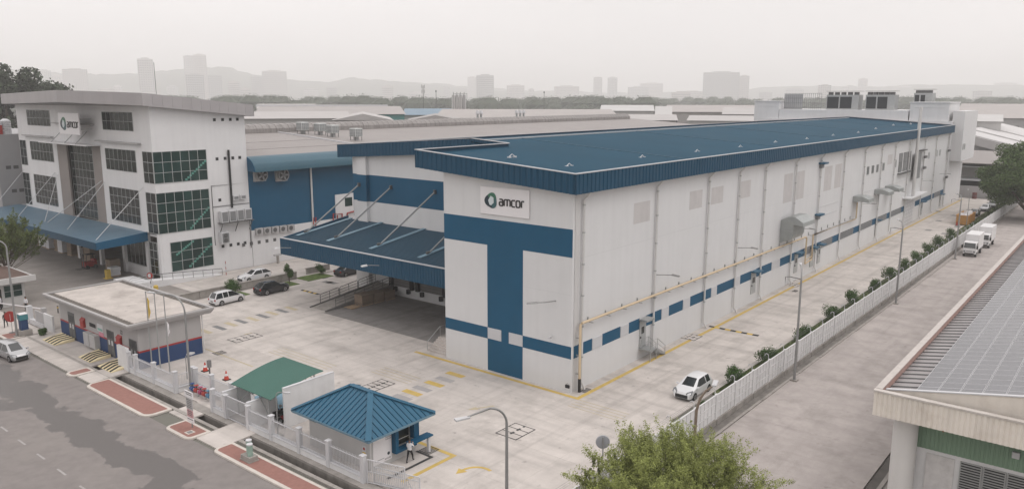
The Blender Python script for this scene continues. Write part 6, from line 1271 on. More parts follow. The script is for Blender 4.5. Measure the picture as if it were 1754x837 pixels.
rslab('roof', ROOFG, 225, 330, 11.5, -45, 0.0, .4); rslab('rake_fascia', M('rake_grey', (.40, .39, .385), .7, .05, .3), 224.3, 225, 11.5, -45, .15, 2.6)
for a, b in ((229, 247), (253, 276), (281, 325)):
    k = int((b-a)/2.6)
    for j in range(k): rslab('roof_light', RW, a+(b-a)*j/k, a+(b-a)*(j+1)/k-.35, 10.5, -44, .16, .1)
MB().prism([(11, 14.6), (60, 9), (60, 8.6), (11, 14.2)], 225, 330, axis='x').build('rear_slope', ROOFG, BW)
for y in (-21, -24.5): box('window', M('far_win', (.15, .16, .17), .5, .1), BW, 225.9, 226, y, y+2, 3.5, 6)
# ================================================================== VEHICLES
cw = M('car_white', (.74, .74, .75), .25, .01, 1, spec=.5, coat=.6); cs = M('car_silver', (.46, .46, .47), .3, .02, 1, metal=.5, coat=.5); ck = M('car_black', (.022, .024, .030), .22, .02, 1, spec=.5, coat=.7); cg = M('car_grey', (.12, .125, .13), .28, .02, 1, metal=.3, coat=.5)
headl = M('headlight', (.20, .21, .22), .15, .05, 3); taill = M('taillight', (.30, .015, .012), .25, .05, 3); plate = M('number_plate', (.03, .03, .03), .5, .1); rimm = M('alloy', (.42, .42, .43), .35, .05, 3, metal=.7)
def car(name, kind, paint_, lab, x, y, heading, L=4.3, Wd=1.74, H=1.5, grp='cars parked in the yards'):
    o = thing(name, (0, 0, 0), lab, 'car', grp); hw = Wd/2
    # stations: fraction along length from rear (0) to front (1); top height fraction; is cabin
    P = {'hatch': dict(tail=.03, rtop=.06, rroof=.13, froof=.55, cowl=.74, hood=.62, hoodf=.52, belt=.62),
         'mpv': dict(tail=.02, rtop=.04, rroof=.10, froof=.60, cowl=.80, hood=.60, hoodf=.50, belt=.58),
         'suv': dict(tail=.02, rtop=.07, rroof=.18, froof=.54, cowl=.71, hood=.64, hoodf=.58, belt=.62),
         'wagon': dict(tail=.02, rtop=.05, rroof=.17, froof=.52, cowl=.68, hood=.64, hoodf=.53, belt=.64),
         'sedan': dict(tail=.02, rtop=.16, rroof=.32, froof=.56, cowl=.71, hood=.64, hoodf=.53, belt=.63)}[kind]
    zl = .20; zb = P['belt']*H
    rear_z = zb+.02 if kind != 'sedan' else zb+.05
    st = []   # (x fraction, low half width scale, belt z, top z, top half width, tag)
    st.append((0.0, .86, zb*.80, zb*.82, .70)); st.append((P['tail'], .97, zb*.97, rear_z, .84))
    if kind == 'sedan': st.append((P['rtop'], 1.0, zb, rear_z+.02, .80))
    ic = len(st)-1
    st.append((P['rroof'], 1.0, zb, H*.975, .66)); ir = len(st)-1
    mid = [P['rroof']+(P['froof']-P['rroof'])*t for t in ((.40, .46) if kind != 'mpv' else (.30, .345, .66, .70))]
    for m_ in mid: st.append((m_, 1.0, zb, H, .68))
    st.append((P['froof'], 1.0, zb*.995, H*.97, .67)); ifr = len(st)-1
    st.append((P['cowl'], 1.0, zb*.97, P['hood']*H+.03, .80)); icw = len(st)-1
    st.append((.90, .98, zb*.88, P['hoodf']*H+.06, .78)); st.append((.975, .90, zb*.72, P['hoodf']*H-.06, .68)); st.append((1.0, .78, zb*.55, zb*.62, .60))
    V = []; n = 12
    for (f, s, b, t_, tw) in st:
        X = (f-.5)*L; w_ = hw*s; low = zl+(.06 if f in (0.0, 1.0) else 0)
        ring = [(w_*.88, low), (w_*.985, low+.14), (w_, (low+b)/2+.05), (w_*.97, b), (hw*tw+.02 if t_ > b+.15 else w_*.93, t_-.05 if t_ > b+.15 else b+(t_-b)*.6), (hw*tw*.78, t_)]
        V += [(X, yy, zz) for yy, zz in ring]+[(X, -yy, zz) for yy, zz in ring[::-1]]
    Fs = {'body': [], 'windscreen': [], 'rear_window': [], 'side_window': []}
    pil = {(len(st), )}
    for i in range(len(st)-1):
        for k in range(n):
            q = (i*n+k, i*n+(k+1) % n, (i+1)*n+(k+1) % n, (i+1)*n+k); g_ = 'body'
            if i == ifr and k == 5: g_ = 'windscreen'
            elif i == ic and k == 5: g_ = 'rear_window'
            elif k in (3, 7):
                if ir <= i < ifr:
                    wdt = st[i+1][0]-st[i][0]
                    if wdt > .05: g_ = 'side_window'
                elif i == ifr or (i == ic and kind in ('mpv', 'wagon')): g_ = 'side_window'
            Fs[g_].append(q)
    Fs['body'] += [tuple(range(n))[::-1], tuple(range((len(st)-1)*n, len(st)*n))]
    for g_, fs in Fs.items():
        if not fs: continue
        me = bpy.data.meshes.new(g_); me.from_pydata(V, [], fs); me.materials.append(paint_ if g_ == 'body' else glassc); bm = bmesh.new(); bm.from_mesh(me); bmesh.ops.recalc_face_normals(bm, faces=bm.faces[:]) if g_ == 'body' else None
        bmesh.ops.delete(bm, geom=[v for v in bm.verts if not v.link_faces], context='VERTS'); bm.to_mesh(me); bm.free(); me.polygons.foreach_set('use_smooth', [True]*len(me.polygons))
        try: me.set_sharp_from_angle(angle=R(32))
        except Exception: pass
        link(g_, me, o)
    # wheels
    wr = .31 if kind in ('hatch', 'sedan', 'wagon', 'mpv') else .36
    for sx in (-.305*L, .315*L):
        for s in (-1, 1):
            yy = s*hw
            w0 = MB().tube([(sx, yy-s*.22, wr+.0), (sx, yy+s*.012, wr+.0)], wr, 20).build('wheel', black, o, smooth=True)
            MB().tube([(sx, yy+s*.013, wr), (sx, yy+s*.022, wr)], wr*.68, 18).build('rim', rimm, w0)
            mb = MB(); [mb.bar((sx, yy+s*.024, wr), (sx+wr*.62*math.cos(a), yy+s*.024, wr+wr*.62*math.sin(a)), .02, .05) for a in np.arange(.3, 6.5, 1.2566)]; mb.build('hub', dsteel, w0)
            MB().tube([(sx, yy-s*.3, wr+.03), (sx, yy+s*.004, wr+.03)], wr*1.18, 20).build('wheel_arch', dark, o)
    fx = L/2
    for s in (-1, 1):
        MB().hexa([(fx-.40, s*hw*.90, zb*.66), (fx-.10, s*hw*.50, zb*.62), (fx+.02, s*hw*.48, zb*.62), (fx-.10, s*hw*1.0, zb*.66), (fx-.55, s*hw*.88, zb*.93), (fx-.16, s*hw*.50, zb*.80), (fx-.03, s*hw*.50, zb*.78), (fx-.36, s*hw*1.0, zb*.90)]).build('headlight', headl, o)
        MB().box(-fx-.005, -fx+.16, s*hw*.62, s*hw*.90, zb*.70, zb*.95).build('taillight', taill, o, bevel=.02)
        m_ = MB().hexa([(P['cowl']*L-fx-.12, s*hw*.96, zb), (P['cowl']*L-fx+.06, s*hw*.96, zb), (P['cowl']*L-fx+.06, s*(hw+.2), zb+.02), (P['cowl']*L-fx-.12, s*(hw+.2), zb+.02), (P['cowl']*L-fx-.10, s*hw*.98, zb+.13), (P['cowl']*L-fx+.03, s*hw*.98, zb+.13), (P['cowl']*L-fx+.02, s*(hw+.19), zb+.15), (P['cowl']*L-fx-.10, s*(hw+.19), zb+.15)]).build('mirror', paint_, o)
        for f in (.36, .60): MB().box((f-.5)*L, (f-.5)*L+.16, s*hw*.985, s*(hw+.02), zb*.84, zb*.87).build('door_handle', paint_, o)
    MB().box(fx-.12, fx+.014, -hw*.66, hw*.66, .26, .26+zb*.34).build('grille', dark, o, bevel=.03); MB().box(fx+.005, fx+.022, -.24, .24, .42, .53).build('number_plate', plate, o); MB().box(-fx-.02, -fx+.01, -.24, .24, .55, .66).build('number_plate', plate, o); MB().box(-fx-.012, -fx+.1, -hw*.75, hw*.75, .24, .40).build('bumper', dark, o, bevel=.02)
    MB().box(-L*.46, L*.46, -hw*.8, hw*.8, .14, .24).build('underbody', dark, o)
    o.location = (x, y, 0.002); o.rotation_euler.z = heading; return o
PI = math.pi
car('parked_car', 'hatch', cw, 'white hatchback parked in the side lane by the precast wall', 6.8, -8.4, PI, 4.4, 1.82, 1.62)
car('parked_car', 'mpv', cw, 'white people carrier beside the black car in front yard', -2.15, 51.75, R(3), 4.35, 1.74, 1.66)
car('parked_car', 'suv', ck, 'black sport utility car beside the white people carrier', 4.6, 52.0, R(3), 4.7, 1.85, 1.66)
car('parked_car', 'wagon', cw, 'white estate car behind the low concrete wall', 7.3, 60.3, PI+R(2), 4.7, 1.82, 1.5)
car('parked_car', 'sedan', ck, 'dark car half hidden under the navy canopy edge', 18.2, 52.6, R(4), 4.6, 1.8, 1.5)
o = car('passing_car', 'mpv', cs, 'silver people carrier on the road at the left edge', -27.45, 49.35, -PI/2+R(4), 4.4, 1.74, 1.62); o.location.z = -.098
for k, (x, y, kd, m_, lab) in enumerate(((144.8, -8.7, 'sedan', ck, 'black car parked directly behind the orange skip'), (155.2, -9.3, 'suv', cs, 'silver car second behind the orange skip'), (163.5, -9.6, 'sedan', cg, 'dark grey car third behind the orange skip'), (170.0, -9.7, 'mpv', cw, 'white car fourth behind the orange skip'), (175.8, -9.9, 'suv', cg, 'grey car last in the row beside dark tree'))):
    car('parked_car', kd, m_, lab, x, y, PI, 4.6, 1.8, 1.5 if kd != 'mpv' else 1.65, 'cars parked at the far end of the lane')
def truck(x, y, lab):
    o = thing('box_truck', (0, 0, 0), lab, 'truck', 'white box trucks in the neighbouring lot'); tw = M('truck_white', (.76, .75, .75), .4, .02, 1)
    # front at -x
    MB().box(-.55, 3.9, -1.02, 1.02, 1.05, 3.35).build('cargo_box', tw, o, bevel=.04); MB().box(-.57, 3.92, -1.04, 1.04, .95, 1.049).build('box_sill', greyw, o)
    pts = [(-2.2, .45), (-.6, .45), (-.6, 2.35), (-1.75, 2.38), (-2.05, 2.2), (-2.28, 1.4), (-2.3, .7)]
    MB().prism(pts, -.93, .93, axis='y').build('cab', tw, o, bevel=.05)
    MB().hexa([(-2.29, -.84, 1.42), (-2.29, .84, 1.42), (-2.27, .84, 1.42), (-2.27, -.84, 1.42), (-2.065, -.78, 2.2), (-2.065, .78, 2.2), (-2.04, .78, 2.2), (-2.04, -.78, 2.2)]).build('windscreen', glassc, o)
    for s in (-1, 1):
        MB().prism([(-2.0, 1.42), (-.85, 1.42), (-.85, 2.15), (-1.85, 2.15)], s*.931, s*.945, axis='y').build('side_window', glassc, o); MB().box(-2.315, -2.27, s*.85, s*.55, .75, 1.0).build('headlight', headl, o); mb = MB(); mb.box(-2.35, -2.2, s*.97, s*1.2, 1.35, 1.85); mb.tube([(-2.2, s*.93, 1.9), (-2.27, s*1.1, 1.9)], .02, 5); mb.build('mirror', black, o)
        for wx in (-1.6, 2.6): w_ = MB().tube([(wx, s*.68, .38), (wx, s*.98, .38)], .38, 18).build('wheel', black, o, smooth=True); MB().tube([(wx, s*.981, .38), (wx, s*.99, .38)], .22, 14).build('rim', rimm, w_)
    MB().box(-2.34, -2.28, -.7, .7, .42, .62).build('bumper', dark, o); MB().box(-2.325, -2.29, -.45, .45, .85, .98).build('grille', louvre, o); MB().box(-2.35, -2.341, -.25, .25, .46, .57).build('number_plate', plate, o); MB().box(-.6, 3.8, -.4, .4, .5, .94).build('chassis', dark, o)
    o.location = (x, y, .003); o.scale = (1.05, 1.0, 1.05); return o
truck(93.6, -16.25, 'white box truck in front, beside the lamp post'); truck(104.0, -16.65, 'white box truck behind the first one')
# ================================================================== PEOPLE
def person(lab, x, y, rz, top, legs, step=.28, arm='down', bag=None, hair=(.02, .018, .016), z=0.0):
    """one continuous skinned figure, materials assigned by height"""
    J = {'pel': (0, 0, .93), 'wst': (0, 0, 1.08), 'chs': (0, .01, 1.30), 'nk': (0, .01, 1.47), 'hd0': (0, .02, 1.56), 'hd1': (0, .03, 1.72)}
    E_ = [('pel', 'wst'), ('wst', 'chs'), ('chs', 'nk'), ('nk', 'hd0'), ('hd0', 'hd1')]; Rr = {'pel': .15, 'wst': .13, 'chs': .15, 'nk': .055, 'hd0': .085, 'hd1': .09}
    for s, nm in ((-1, 'l'), (1, 'r')):
        f = s*step
        J.update({nm+'hip': (s*.09, 0, .88), nm+'kn': (s*.10, f*.55+.05, .49), nm+'an': (s*.10, f-.02, .10), nm+'to': (s*.11, f+.16, .045)}); Rr.update({nm+'hip': .105, nm+'kn': .065, nm+'an': .045, nm+'to': .04})
        J[nm+'sh'] = (s*.18, .01, 1.40); Rr[nm+'sh'] = .065
        if arm == 'up' and s == 1: J[nm+'el'] = (s*.27, .12, 1.20); J[nm+'wr'] = (s*.16, .20, 1.45); J[nm+'fi'] = (s*.12, .17, 1.56)
        else: J[nm+'el'] = (s*.25, -f*.35, 1.13); J[nm+'wr'] = (s*.26, -f*.6+.06, .90); J[nm+'fi'] = (s*.25, -f*.6+.10, .79)
        Rr.update({nm+'el': .048, nm+'wr': .035, nm+'fi': .04})
        E_ += [('pel', nm+'hip'), (nm+'hip', nm+'kn'), (nm+'kn', nm+'an'), (nm+'an', nm+'to'), ('chs', nm+'sh'), (nm+'sh', nm+'el'), (nm+'el', nm+'wr'), (nm+'wr', nm+'fi')]
    ks = list(J); me = bpy.data.meshes.new('tmp'); me.from_pydata([J[k] for k in ks], [(ks.index(a), ks.index(b)) for a, b in E_], [])
    ob = bpy.data.objects.new('tmp', me); COL.objects.link(ob); md = ob.modifiers.new('s', 'SKIN'); me.skin_vertices if hasattr(me, 'skin_vertices') else None
    if not me.skin_vertices: 
        bm = bmesh.new(); bm.from_mesh(me); bm.verts.layers.skin.verify(); bm.to_mesh(me); bm.free()
    for i, k in enumerate(ks):
        sv = me.skin_vertices[0].data[i]; sv.radius = (Rr[k]*(1.15 if k in ('pel', 'wst', 'chs') else 1), Rr[k]*(.8 if k in ('pel', 'wst', 'chs') else 1)); sv.use_root = (k == 'pel')
    sb = ob.modifiers.new('ss', 'SUBSURF'); sb.levels = 2; sb.render_levels = 2
    dg = bpy.context.evaluated_depsgraph_get(); m2_ = bpy.data.meshes.new_from_object(ob.evaluated_get(dg)); bpy.data.objects.remove(ob)
    shoe = black; m2_.materials.clear(); [m2_.materials.append(mm) for mm in (top, legs, skin, shoe)]
    for p in m2_.polygons:
        c = p.center; az = abs(c.x)
        if c.z > 1.47: mi = 2
        elif c.z < .09: mi = 3
        elif c.z < .97 and az < .205: mi = 1
        elif az > .2 and (c.z < .99 or (arm == 'up' and c.x > 0 and c.z > 1.30 and c.y > .1)): mi = 2
        else: mi = 0
        p.material_index = mi
    m2_.polygons.foreach_set('use_smooth', [True]*len(m2_.polygons))
    o = thing('person', (0, 0, 0), lab, 'person'); body = link('body', m2_, o)
    hm = M('hair_black', hair, .7, .1, 5); bm = bmesh.new(); bmesh.ops.create_uvsphere(bm, u_segments=12, v_segments=8, radius=.108); bmesh.ops.delete(bm, geom=[v for v in bm.verts if v.co.z < -.02 and v.co.y > -.03 or v.co.z < -.07], context='VERTS'); hme = bpy.data.meshes.new('hair'); bm.to_mesh(hme); bm.free(); hme.materials.append(hm); h_ = link('hair', hme, o); h_.location = (0, .022, 1.695)
    mb = MB(); mb.box(-.04, -.02, .105, .116, 1.67, 1.68); mb.box(.02, .04, .105, .116, 1.67, 1.68); mb.build('eyes', dark, o)
    MB().hexa([(-.012, .10, 1.62), (.012, .10, 1.62), (.012, .135, 1.625), (-.012, .135, 1.625), (-.006, .10, 1.67), (.006, .10, 1.67), (.005, .115, 1.67), (-.005, .115, 1.67)]).build('nose', skin, o)
    o.location = (x, y, z+.004); o.rotation_euler.z = rz
    if bag: b_ = thing('bag', (x, y, 0), 'dark bag carried by the walking person at the left edge', 'bag'); q = MB().box(-.08, .08, -.22, .22, .55, .85).build('bag_body', trouser, b_, bevel=.03); q.location = (.0, .0, 0); b_.location = (x-.42, y+.05, .05); MB().tube([(-.0, -.12, .85), (0, 0, 1.0), (0, .12, .85)], .012, 5).build('strap', trouser, b_).location = (0, 0, 0); [setattr(c_, 'location', (0, 0, 0)) for c_ in b_.children]
    return o
person('person in white shirt and black trousers walking past the guardhouse window', -18.2, 1.3, R(-70), shirt, trouser, .32, 'up')
person('person in white shirt standing outside the left guardhouse', -19.8, 67.3, R(120), shirt, trouser, .08)
person('person in white shirt at the left guardhouse doorway', -21.6, 70.2, R(60), shirt, trouser, .06)
person('person in dark clothes walking at the left edge with a bag', -24.0, 61.4, R(150), M('dark_shirt', (.05, .045, .045), .8, .1, 5), trouser, .3, bag=True)
# ================================================================== low walls and planting between the yards
RW_ = thing('retaining_wall', (3, 56.4, 0), 'stained low concrete wall behind the parked cars', 'wall'); blk = lmesh('wall_block', MB().box(-1.48, 1.48, -.14, .14, 0, .98), concd)
for k in range(7): inst('wall_block', blk, RW_, (-9.2+1.5+k*3.0-.2, 56.3, .003))
box('wall_coping', concd, RW_, -9.4, 11.6, 56.1, 56.5, .985, 1.06)
W2 = thing('retaining_wall', (16.3, 57.4, 0), 'short pale concrete wall beyond the cypress shrub', 'wall'); inst('wall_block', lmesh('wall_block', MB().box(-2.1, 2.1, -.14, .14, 0, .85), concd), W2, (16.3, 57.5, .003)); box('wall_coping', concd, W2, 14.1, 18.5, 57.3, 57.7, .856, .92)
lawn = link('lawn_strip', None); struct(lawn)
for a in ((-6, -4.6, 54.2, 55.6), (-.2, 2.1, 53.2, 55.6), (7.4, 9.8, 53.0, 55.6), (11.6, 16.0, 53.4, 56.6)): box('turf', grass, lawn, a[0], a[1], a[2], a[3], .004, .05)
for (px, py) in ((552, 475), (561, 483), (569, 484)): c = G(px, py); paint(c.x-.5, c.x+.5, c.y-.9, c.y+.9, cut, name='patch')
o = thing('striped_post', (6.4, 66.2, 0), 'thin black and white post beside the office ramp', 'post'); 
for j in range(5): MB().tube([(6.4, 66.2, .003+j*.42), (6.4, 66.2, (j+1)*.42)], .045, 8).build('post_band', (red, capw)[j % 2], o)
o = thing('bollard_light', (16.0, 66.9, 0), 'flat topped post against the factory wall', 'post'); box('stem', concd, o, 15.85, 16.15, 67.1, 67.4, .003, 1.3); box('head', greyw, o, 15.4, 16.6, 67.0, 67.5, 1.301, 1.5)
# ================================================================== VEGETATION
def leafmat(name, col, var=.35):
    m = M(name, col, .75, var, 1.2, spec=.2, rnd=.05); b = m.node_tree.nodes['Principled BSDF']
    b.inputs['Subsurface Weight'].default_value = 0.0; return m
lf_tree = leafmat('leaf_olive', (.105, .140, .035)); lf_dark = leafmat('leaf_dark', (.040, .068, .022)); lf_mid = leafmat('leaf_mid', (.060, .095, .030)); lf_far = leafmat('leaf_far', (.045, .062, .035)); lf_shrub = leafmat('leaf_shrub', (.06, .115, .03))
bark = M('bark', (.14, .11, .085), .9, .2, 3, bump=.5, bscale=20)
def leaves(name, centers, radii, n, size, mat, parent, flat=.6, seed=0, org=(0, 0, 0), shell=.55, outl=.12):
    """n small leaf quads scattered through ellipsoid clumps; one mesh"""
    rs = np.random.RandomState(seed); C_ = np.array(centers, float); Rd = np.array(radii, float); 
    if Rd.ndim == 1: Rd = np.repeat(Rd[:, None], 3, 1)*np.array([1, 1, flat])
    wgt = Rd[:, 0]**2; idx = rs.choice(len(C_), n, p=wgt/wgt.sum())
    d = rs.normal(size=(n, 3)); d /= np.linalg.norm(d, axis=1)[:, None]; rad = (shell+(1-shell)*rs.rand(n))**.8*np.where(rs.rand(n) < outl, 1.18, 1.0)
    p = C_[idx]+d*Rd[idx]*rad[:, None]-np.array(org)
    nrm = d+rs.normal(size=(n, 3))*.9+np.array([0, 0, .5]); nrm /= np.linalg.norm(nrm, axis=1)[:, None]
    a = np.cross(nrm, rs.normal(size=(n, 3))); a /= np.linalg.norm(a, axis=1)[:, None]; b = np.cross(nrm, a)
    s = size*(.6+.8*rs.rand(n))[:, None]
    v = np.stack([p-a*s*.5, p+b*s*.32, p+a*s*.5, p-b*s*.32], 1).reshape(-1, 3)
    me = bpy.data.meshes.new(name); me.vertices.add(4*n); me.vertices.foreach_set('co', v.ravel()); me.loops.add(4*n); me.loops.foreach_set('vertex_index', np.arange(4*n)); me.polygons.add(n); me.polygons.foreach_set('loop_start', np.arange(0, 4*n, 4)); me.polygons.foreach_set('loop_total', np.full(n, 4)); me.materials.append(mat); me.update(); me.validate()
    return link(name, me, parent)
def tree(x, y, h, cr, lab, mat, n, size, seed, z0=0.0, clumps=40, trunk_r=.2, cz0=.35, flat=.5, name='tree', grp=None, limbs=9, zscale=1.0, spread=1.0, shape='round'):
    o = thing(name, (x, y, z0), lab, 'tree', grp); rs = np.random.RandomState(seed); cs_ = []; rd_ = []
    mb = MB(); ht = h*cz0
    mb.tube([(x, y, z0-.05), (x+.05, y, z0+ht*.5), (x+.1*rs.randn(), y+.1*rs.randn(), z0+ht), (x+.2*rs.randn(), y+.2*rs.randn(), z0+h*.8)], [trunk_r*1.3, trunk_r, trunk_r*.8, trunk_r*.2], 8)
    for i in range(clumps):
        t_ = rs.rand(); ang = rs.rand()*6.283; 
        if shape == 'vase': rr0 = cr*(.25+.75*t_**.7)*rs.rand()**.5; zz = z0+ht+(h-ht)*(t_*.9)*(1-.35*(rr0/cr)**2)
        elif shape == 'layer': lv_ = int(rs.rand()*5)/4.0; rr0 = cr*(1-.35*lv_)*rs.rand()**.5; zz = z0+ht+(h-ht)*lv_+rs.randn()*.12
        else: ph = math.acos(1-1.75*rs.rand()); rr0 = cr*math.sin(ph)*rs.rand()**.33; zz = z0+ht+(h-ht)*(.5+.5*math.cos(ph)*rs.rand()**.3)
        cs_.append((x+rr0*math.cos(ang), y+rr0*math.sin(ang), zz)); rd_.append(cr*(.16+.14*rs.rand())*spread)
    for i in range(limbs):
        c = cs_[i]; b0 = (x, y, z0+ht*(.6+.5*rs.rand())); m_ = ((b0[0]+c[0])/2+rs.randn()*.1, (b0[1]+c[1])/2+rs.randn()*.1, (b0[2]+c[2])/2+.2); mb.tube([b0, m_, c], [trunk_r*.5, trunk_r*.32, trunk_r*.1], 6)
    mb.build('trunk', bark, o, smooth=True)
    leaves('crown', cs_, rd_, n, size, mat, o, flat, seed, (x, y, z0)); return o
# foreground tree with fine olive leaves on upswept branches
def upswept(x, y, h, lab, seed, n_br, twigs, size, per, mat, z0=0.0, cr=4.0, tr=.18):
    o = thing('tree', (x, y, z0), lab, 'tree'); rs = np.random.RandomState(seed); mb = MB(); pts = []
    mb.tube([(x, y, z0), (x+.05, y, z0+h*.25), (x, y+.05, z0+h*.55)], [tr*1.2, tr, tr*.6], 8)
    for i in range(n_br):
        a = rs.rand()*6.283; rr0 = cr*(.15+.85*rs.rand()**.6); zb = z0+h*(.12+.3*rs.rand()); zt_ = z0+h*(.74+.24*rs.rand())*(1-.33*(rr0/cr)**2.2)
        p0_ = Vector((x+.1*math.cos(a), y+.1*math.sin(a), zb)); p2_ = Vector((x+rr0*math.cos(a), y+rr0*math.sin(a), zt_)); p1_ = (p0_+p2_)/2+Vector((math.cos(a), math.sin(a), 0))*rr0*.12-Vector((0, 0, .2))
        mb.tube([p0_, p1_, p2_], [tr*.32, tr*.2, tr*.05], 5)
        for j in range(twigs):
            t_ = .3+.7*rs.rand(); b0 = p0_*(1-t_)**2+p1_*2*t_*(1-t_)+p2_*t_**2; dr_v = (p2_-p1_).normalized()+Vector(rs.randn(3))*.42+Vector((0, 0, .25)); dr_v.normalize(); ln = cr*(.14+.30*rs.rand())*(1.15-.4*t_)
            s_ = rs.rand(per)**.8; q = np.array(b0)[None, :]+np.array(dr_v)[None, :]*(s_*ln)[:, None]+np.array([0, 0, -.10])*(s_**2)[:, None]*ln; pts.append(q+rs.normal(size=(per, 3))*(.035+.05*(1-s_))[:, None]*cr/4.0*1.5)
    mb.build('trunk', bark, o, smooth=True)
    P_ = np.concatenate(pts)-np.array([x, y, z0]); n = len(P_); nrm = rs.normal(size=(n, 3))*.8+np.array([0, 0, 1.0]); nrm /= np.linalg.norm(nrm, axis=1)[:, None]; a_ = np.cross(nrm, rs.normal(size=(n, 3))); a_ /= np.linalg.norm(a_, axis=1)[:, None]; b_ = np.cross(nrm, a_); s = size*(.6+.8*rs.rand(n))[:, None]
    v = np.stack([P_-a_*s*.5, P_+b_*s*.28, P_+a_*s*.5, P_-b_*s*.28], 1).reshape(-1, 3)
    me = bpy.data.meshes.new('crown'); me.vertices.add(4*n); me.vertices.foreach_set('co', v.ravel()); me.loops.add(4*n); me.loops.foreach_set('vertex_index', np.arange(4*n)); me.polygons.add(n); me.polygons.foreach_set('loop_start', np.arange(0, 4*n, 4)); me.polygons.foreach_set('loop_total', np.full(n, 4)); me.materials.append(mat); me.update(); link('crown', me, o)
    return o
tp = G(1160, 838, 4.2); lf_tree = leafmat('leaf_olive_light', (.25, .28, .085), .45)
upswept(tp.x, tp.y, 6.9, 'feathery olive tree in the foreground at the bottom edge', 3, 90, 15, .088, 165, lf_tree, cr=5.5)
tp2 = G(1040, 812, 4.0); upswept(tp2.x, tp2.y, 5.6, 'sparse young tree left of the olive foreground tree', 5, 16, 6, .12, 70, leafmat('leaf_brownish', (.15, .165, .08)), cr=1.7, tr=.07)
tp3 = G(1185, 748, 3.6); upswept(tp3.x, tp3.y, 5.4, 'thin sapling against the white wall behind the olive tree', 8, 5, 4, .13, 36, lf_tree, cr=1.0, tr=.04)
upswept(-16.6, 82.5, 11.5, 'layered feathery tree at the left edge by the guardhouse', 21, 55, 9, .19, 75, leafmat('leaf_left', (.14, .175, .06)), cr=4.8, tr=.16)
q = FAR(8, 330); tree(q.x, q.y, 36.5, 20, 'tall dark tree rising behind the office roof at left', lf_far, 26000, 1.3, 31, z0=-.15, clumps=60, trunk_r=.9, cz0=.25, flat=.8)
q = FAR(-70, 280); tree(q.x, q.y, 26, 16, 'dark tree behind the grey building at the left edge', lf_far, 14000, 1.2, 32, z0=-.15, clumps=40, trunk_r=.7, cz0=.15, flat=.8)
tree(144, -18.8, 16.8, 8.8, 'big green tree at the right edge beyond the trucks', leafmat('leaf_right', (.085, .13, .045)), 85000, .38, 41, clumps=120, trunk_r=.45, cz0=.10, flat=.75)
tree(161, -21.5, 14, 6.5, 'dark green tree behind the big one at right edge', lf_dark, 20000, .45, 42, clumps=50, trunk_r=.4, cz0=.2, flat=.75)
# shrubs along the wall
def shrub(x, y, h, r_, lab, seed, n=2600, mat=lf_shrub, size=.13, grp='clipped shrubs along the precast wall', flat=1.0):
    o = thing('shrub', (x, y, 0), lab, 'shrub', grp); rs = np.random.RandomState(seed); cs_ = []; rd_ = []
    for i in range(9): a = rs.rand()*6.28; rr0 = r_*.6*rs.rand()**.5; cs_.append((x+rr0*math.cos(a), y+rr0*math.sin(a), h*(.35+.5*rs.rand()))); rd_.append(r_*(.42+.25*rs.rand()))
    leaves('foliage', cs_, rd_, n, size, mat, o, flat, seed, (x, y, 0), shell=.3)
    mb = MB(); [mb.tube([(x, y, .01), (x+.3*r_*math.cos(a), y+.3*r_*math.sin(a), h*.5)], .03, 5) for a in (0, 2, 4)]; mb.build('stem', bark, o)
nth = ['first', 'second', 'third', 'fourth', 'fifth', 'sixth', 'seventh', 'eighth', 'ninth', 'tenth', 'eleventh', 'twelfth']
for k, (x, h, r_) in enumerate(((11.2, 1.25, .8), (18.4, 1.5, 1.0), (28.2, 1.5, 1.05), (38.0, 1.6, 1.1), (46.2, 1.8, .85), (55.9, 1.5, .7), (63.3, 1.9, 1.0), (71.7, 1.8, .95), (79.4, 1.8, 1.1), (87.9, 1.9, 1.0), (96.1, 2.0, 1.0), (104.5, 2.1, .9))):
    shrub(x, -10.5-.005*x, h*1.2, r_*1.2, nth[k]+' shrub along the precast wall counted from the white hatchback', 50+k)
for k, (x, h, r_) in enumerate(((119, 1.2, 1.0), (124, 1.3, 1.1), (136, 1.1, .9), (143, 1.3, 1.0), (150.5, 1.4, 1.1), (158.5, 1.3, 1.0))):
    shrub(x, -11.7-.005*x, h, r_, ['bushy shrub by the wall opposite the skip front', 'bushy shrub by the wall opposite the skip', 'bushy shrub by the wall just past the skip', 'bushy shrub by the wall beside the black car', 'bushy shrub by the wall before the silver car', 'bushy shrub by the wall farthest away'][k], 70+k, 1500, size=.16)
shrub(3.4, -11.0, .9, .5, 'small shrub at the near end in front of white hatchback', 90, 1200)
shrub(.9, 55.1, 2.0, 1.05, 'round shrub between the white people carrier and the wall', 80, 3000, grp='yard shrubs'); shrub(9.0, 54.3, 2.9, .62, 'upright cypress-like shrub right of the black car', 81, 3000, grp='yard shrubs', flat=1.5); shrub(15.6, 55.8, 1.5, .8, 'shrub beside the car hidden under the canopy', 82, 1800, grp='yard shrubs'); shrub(-8.3, 57.2, 1.1, .9, 'low shrub behind the substation roof corner', 83, 1500, grp='yard shrubs', mat=lf_mid); shrub(-22.6, 54.8, .8, .5, 'weedy bush in the drain beside the teal cabinet', 84, 1200, grp='yard shrubs')
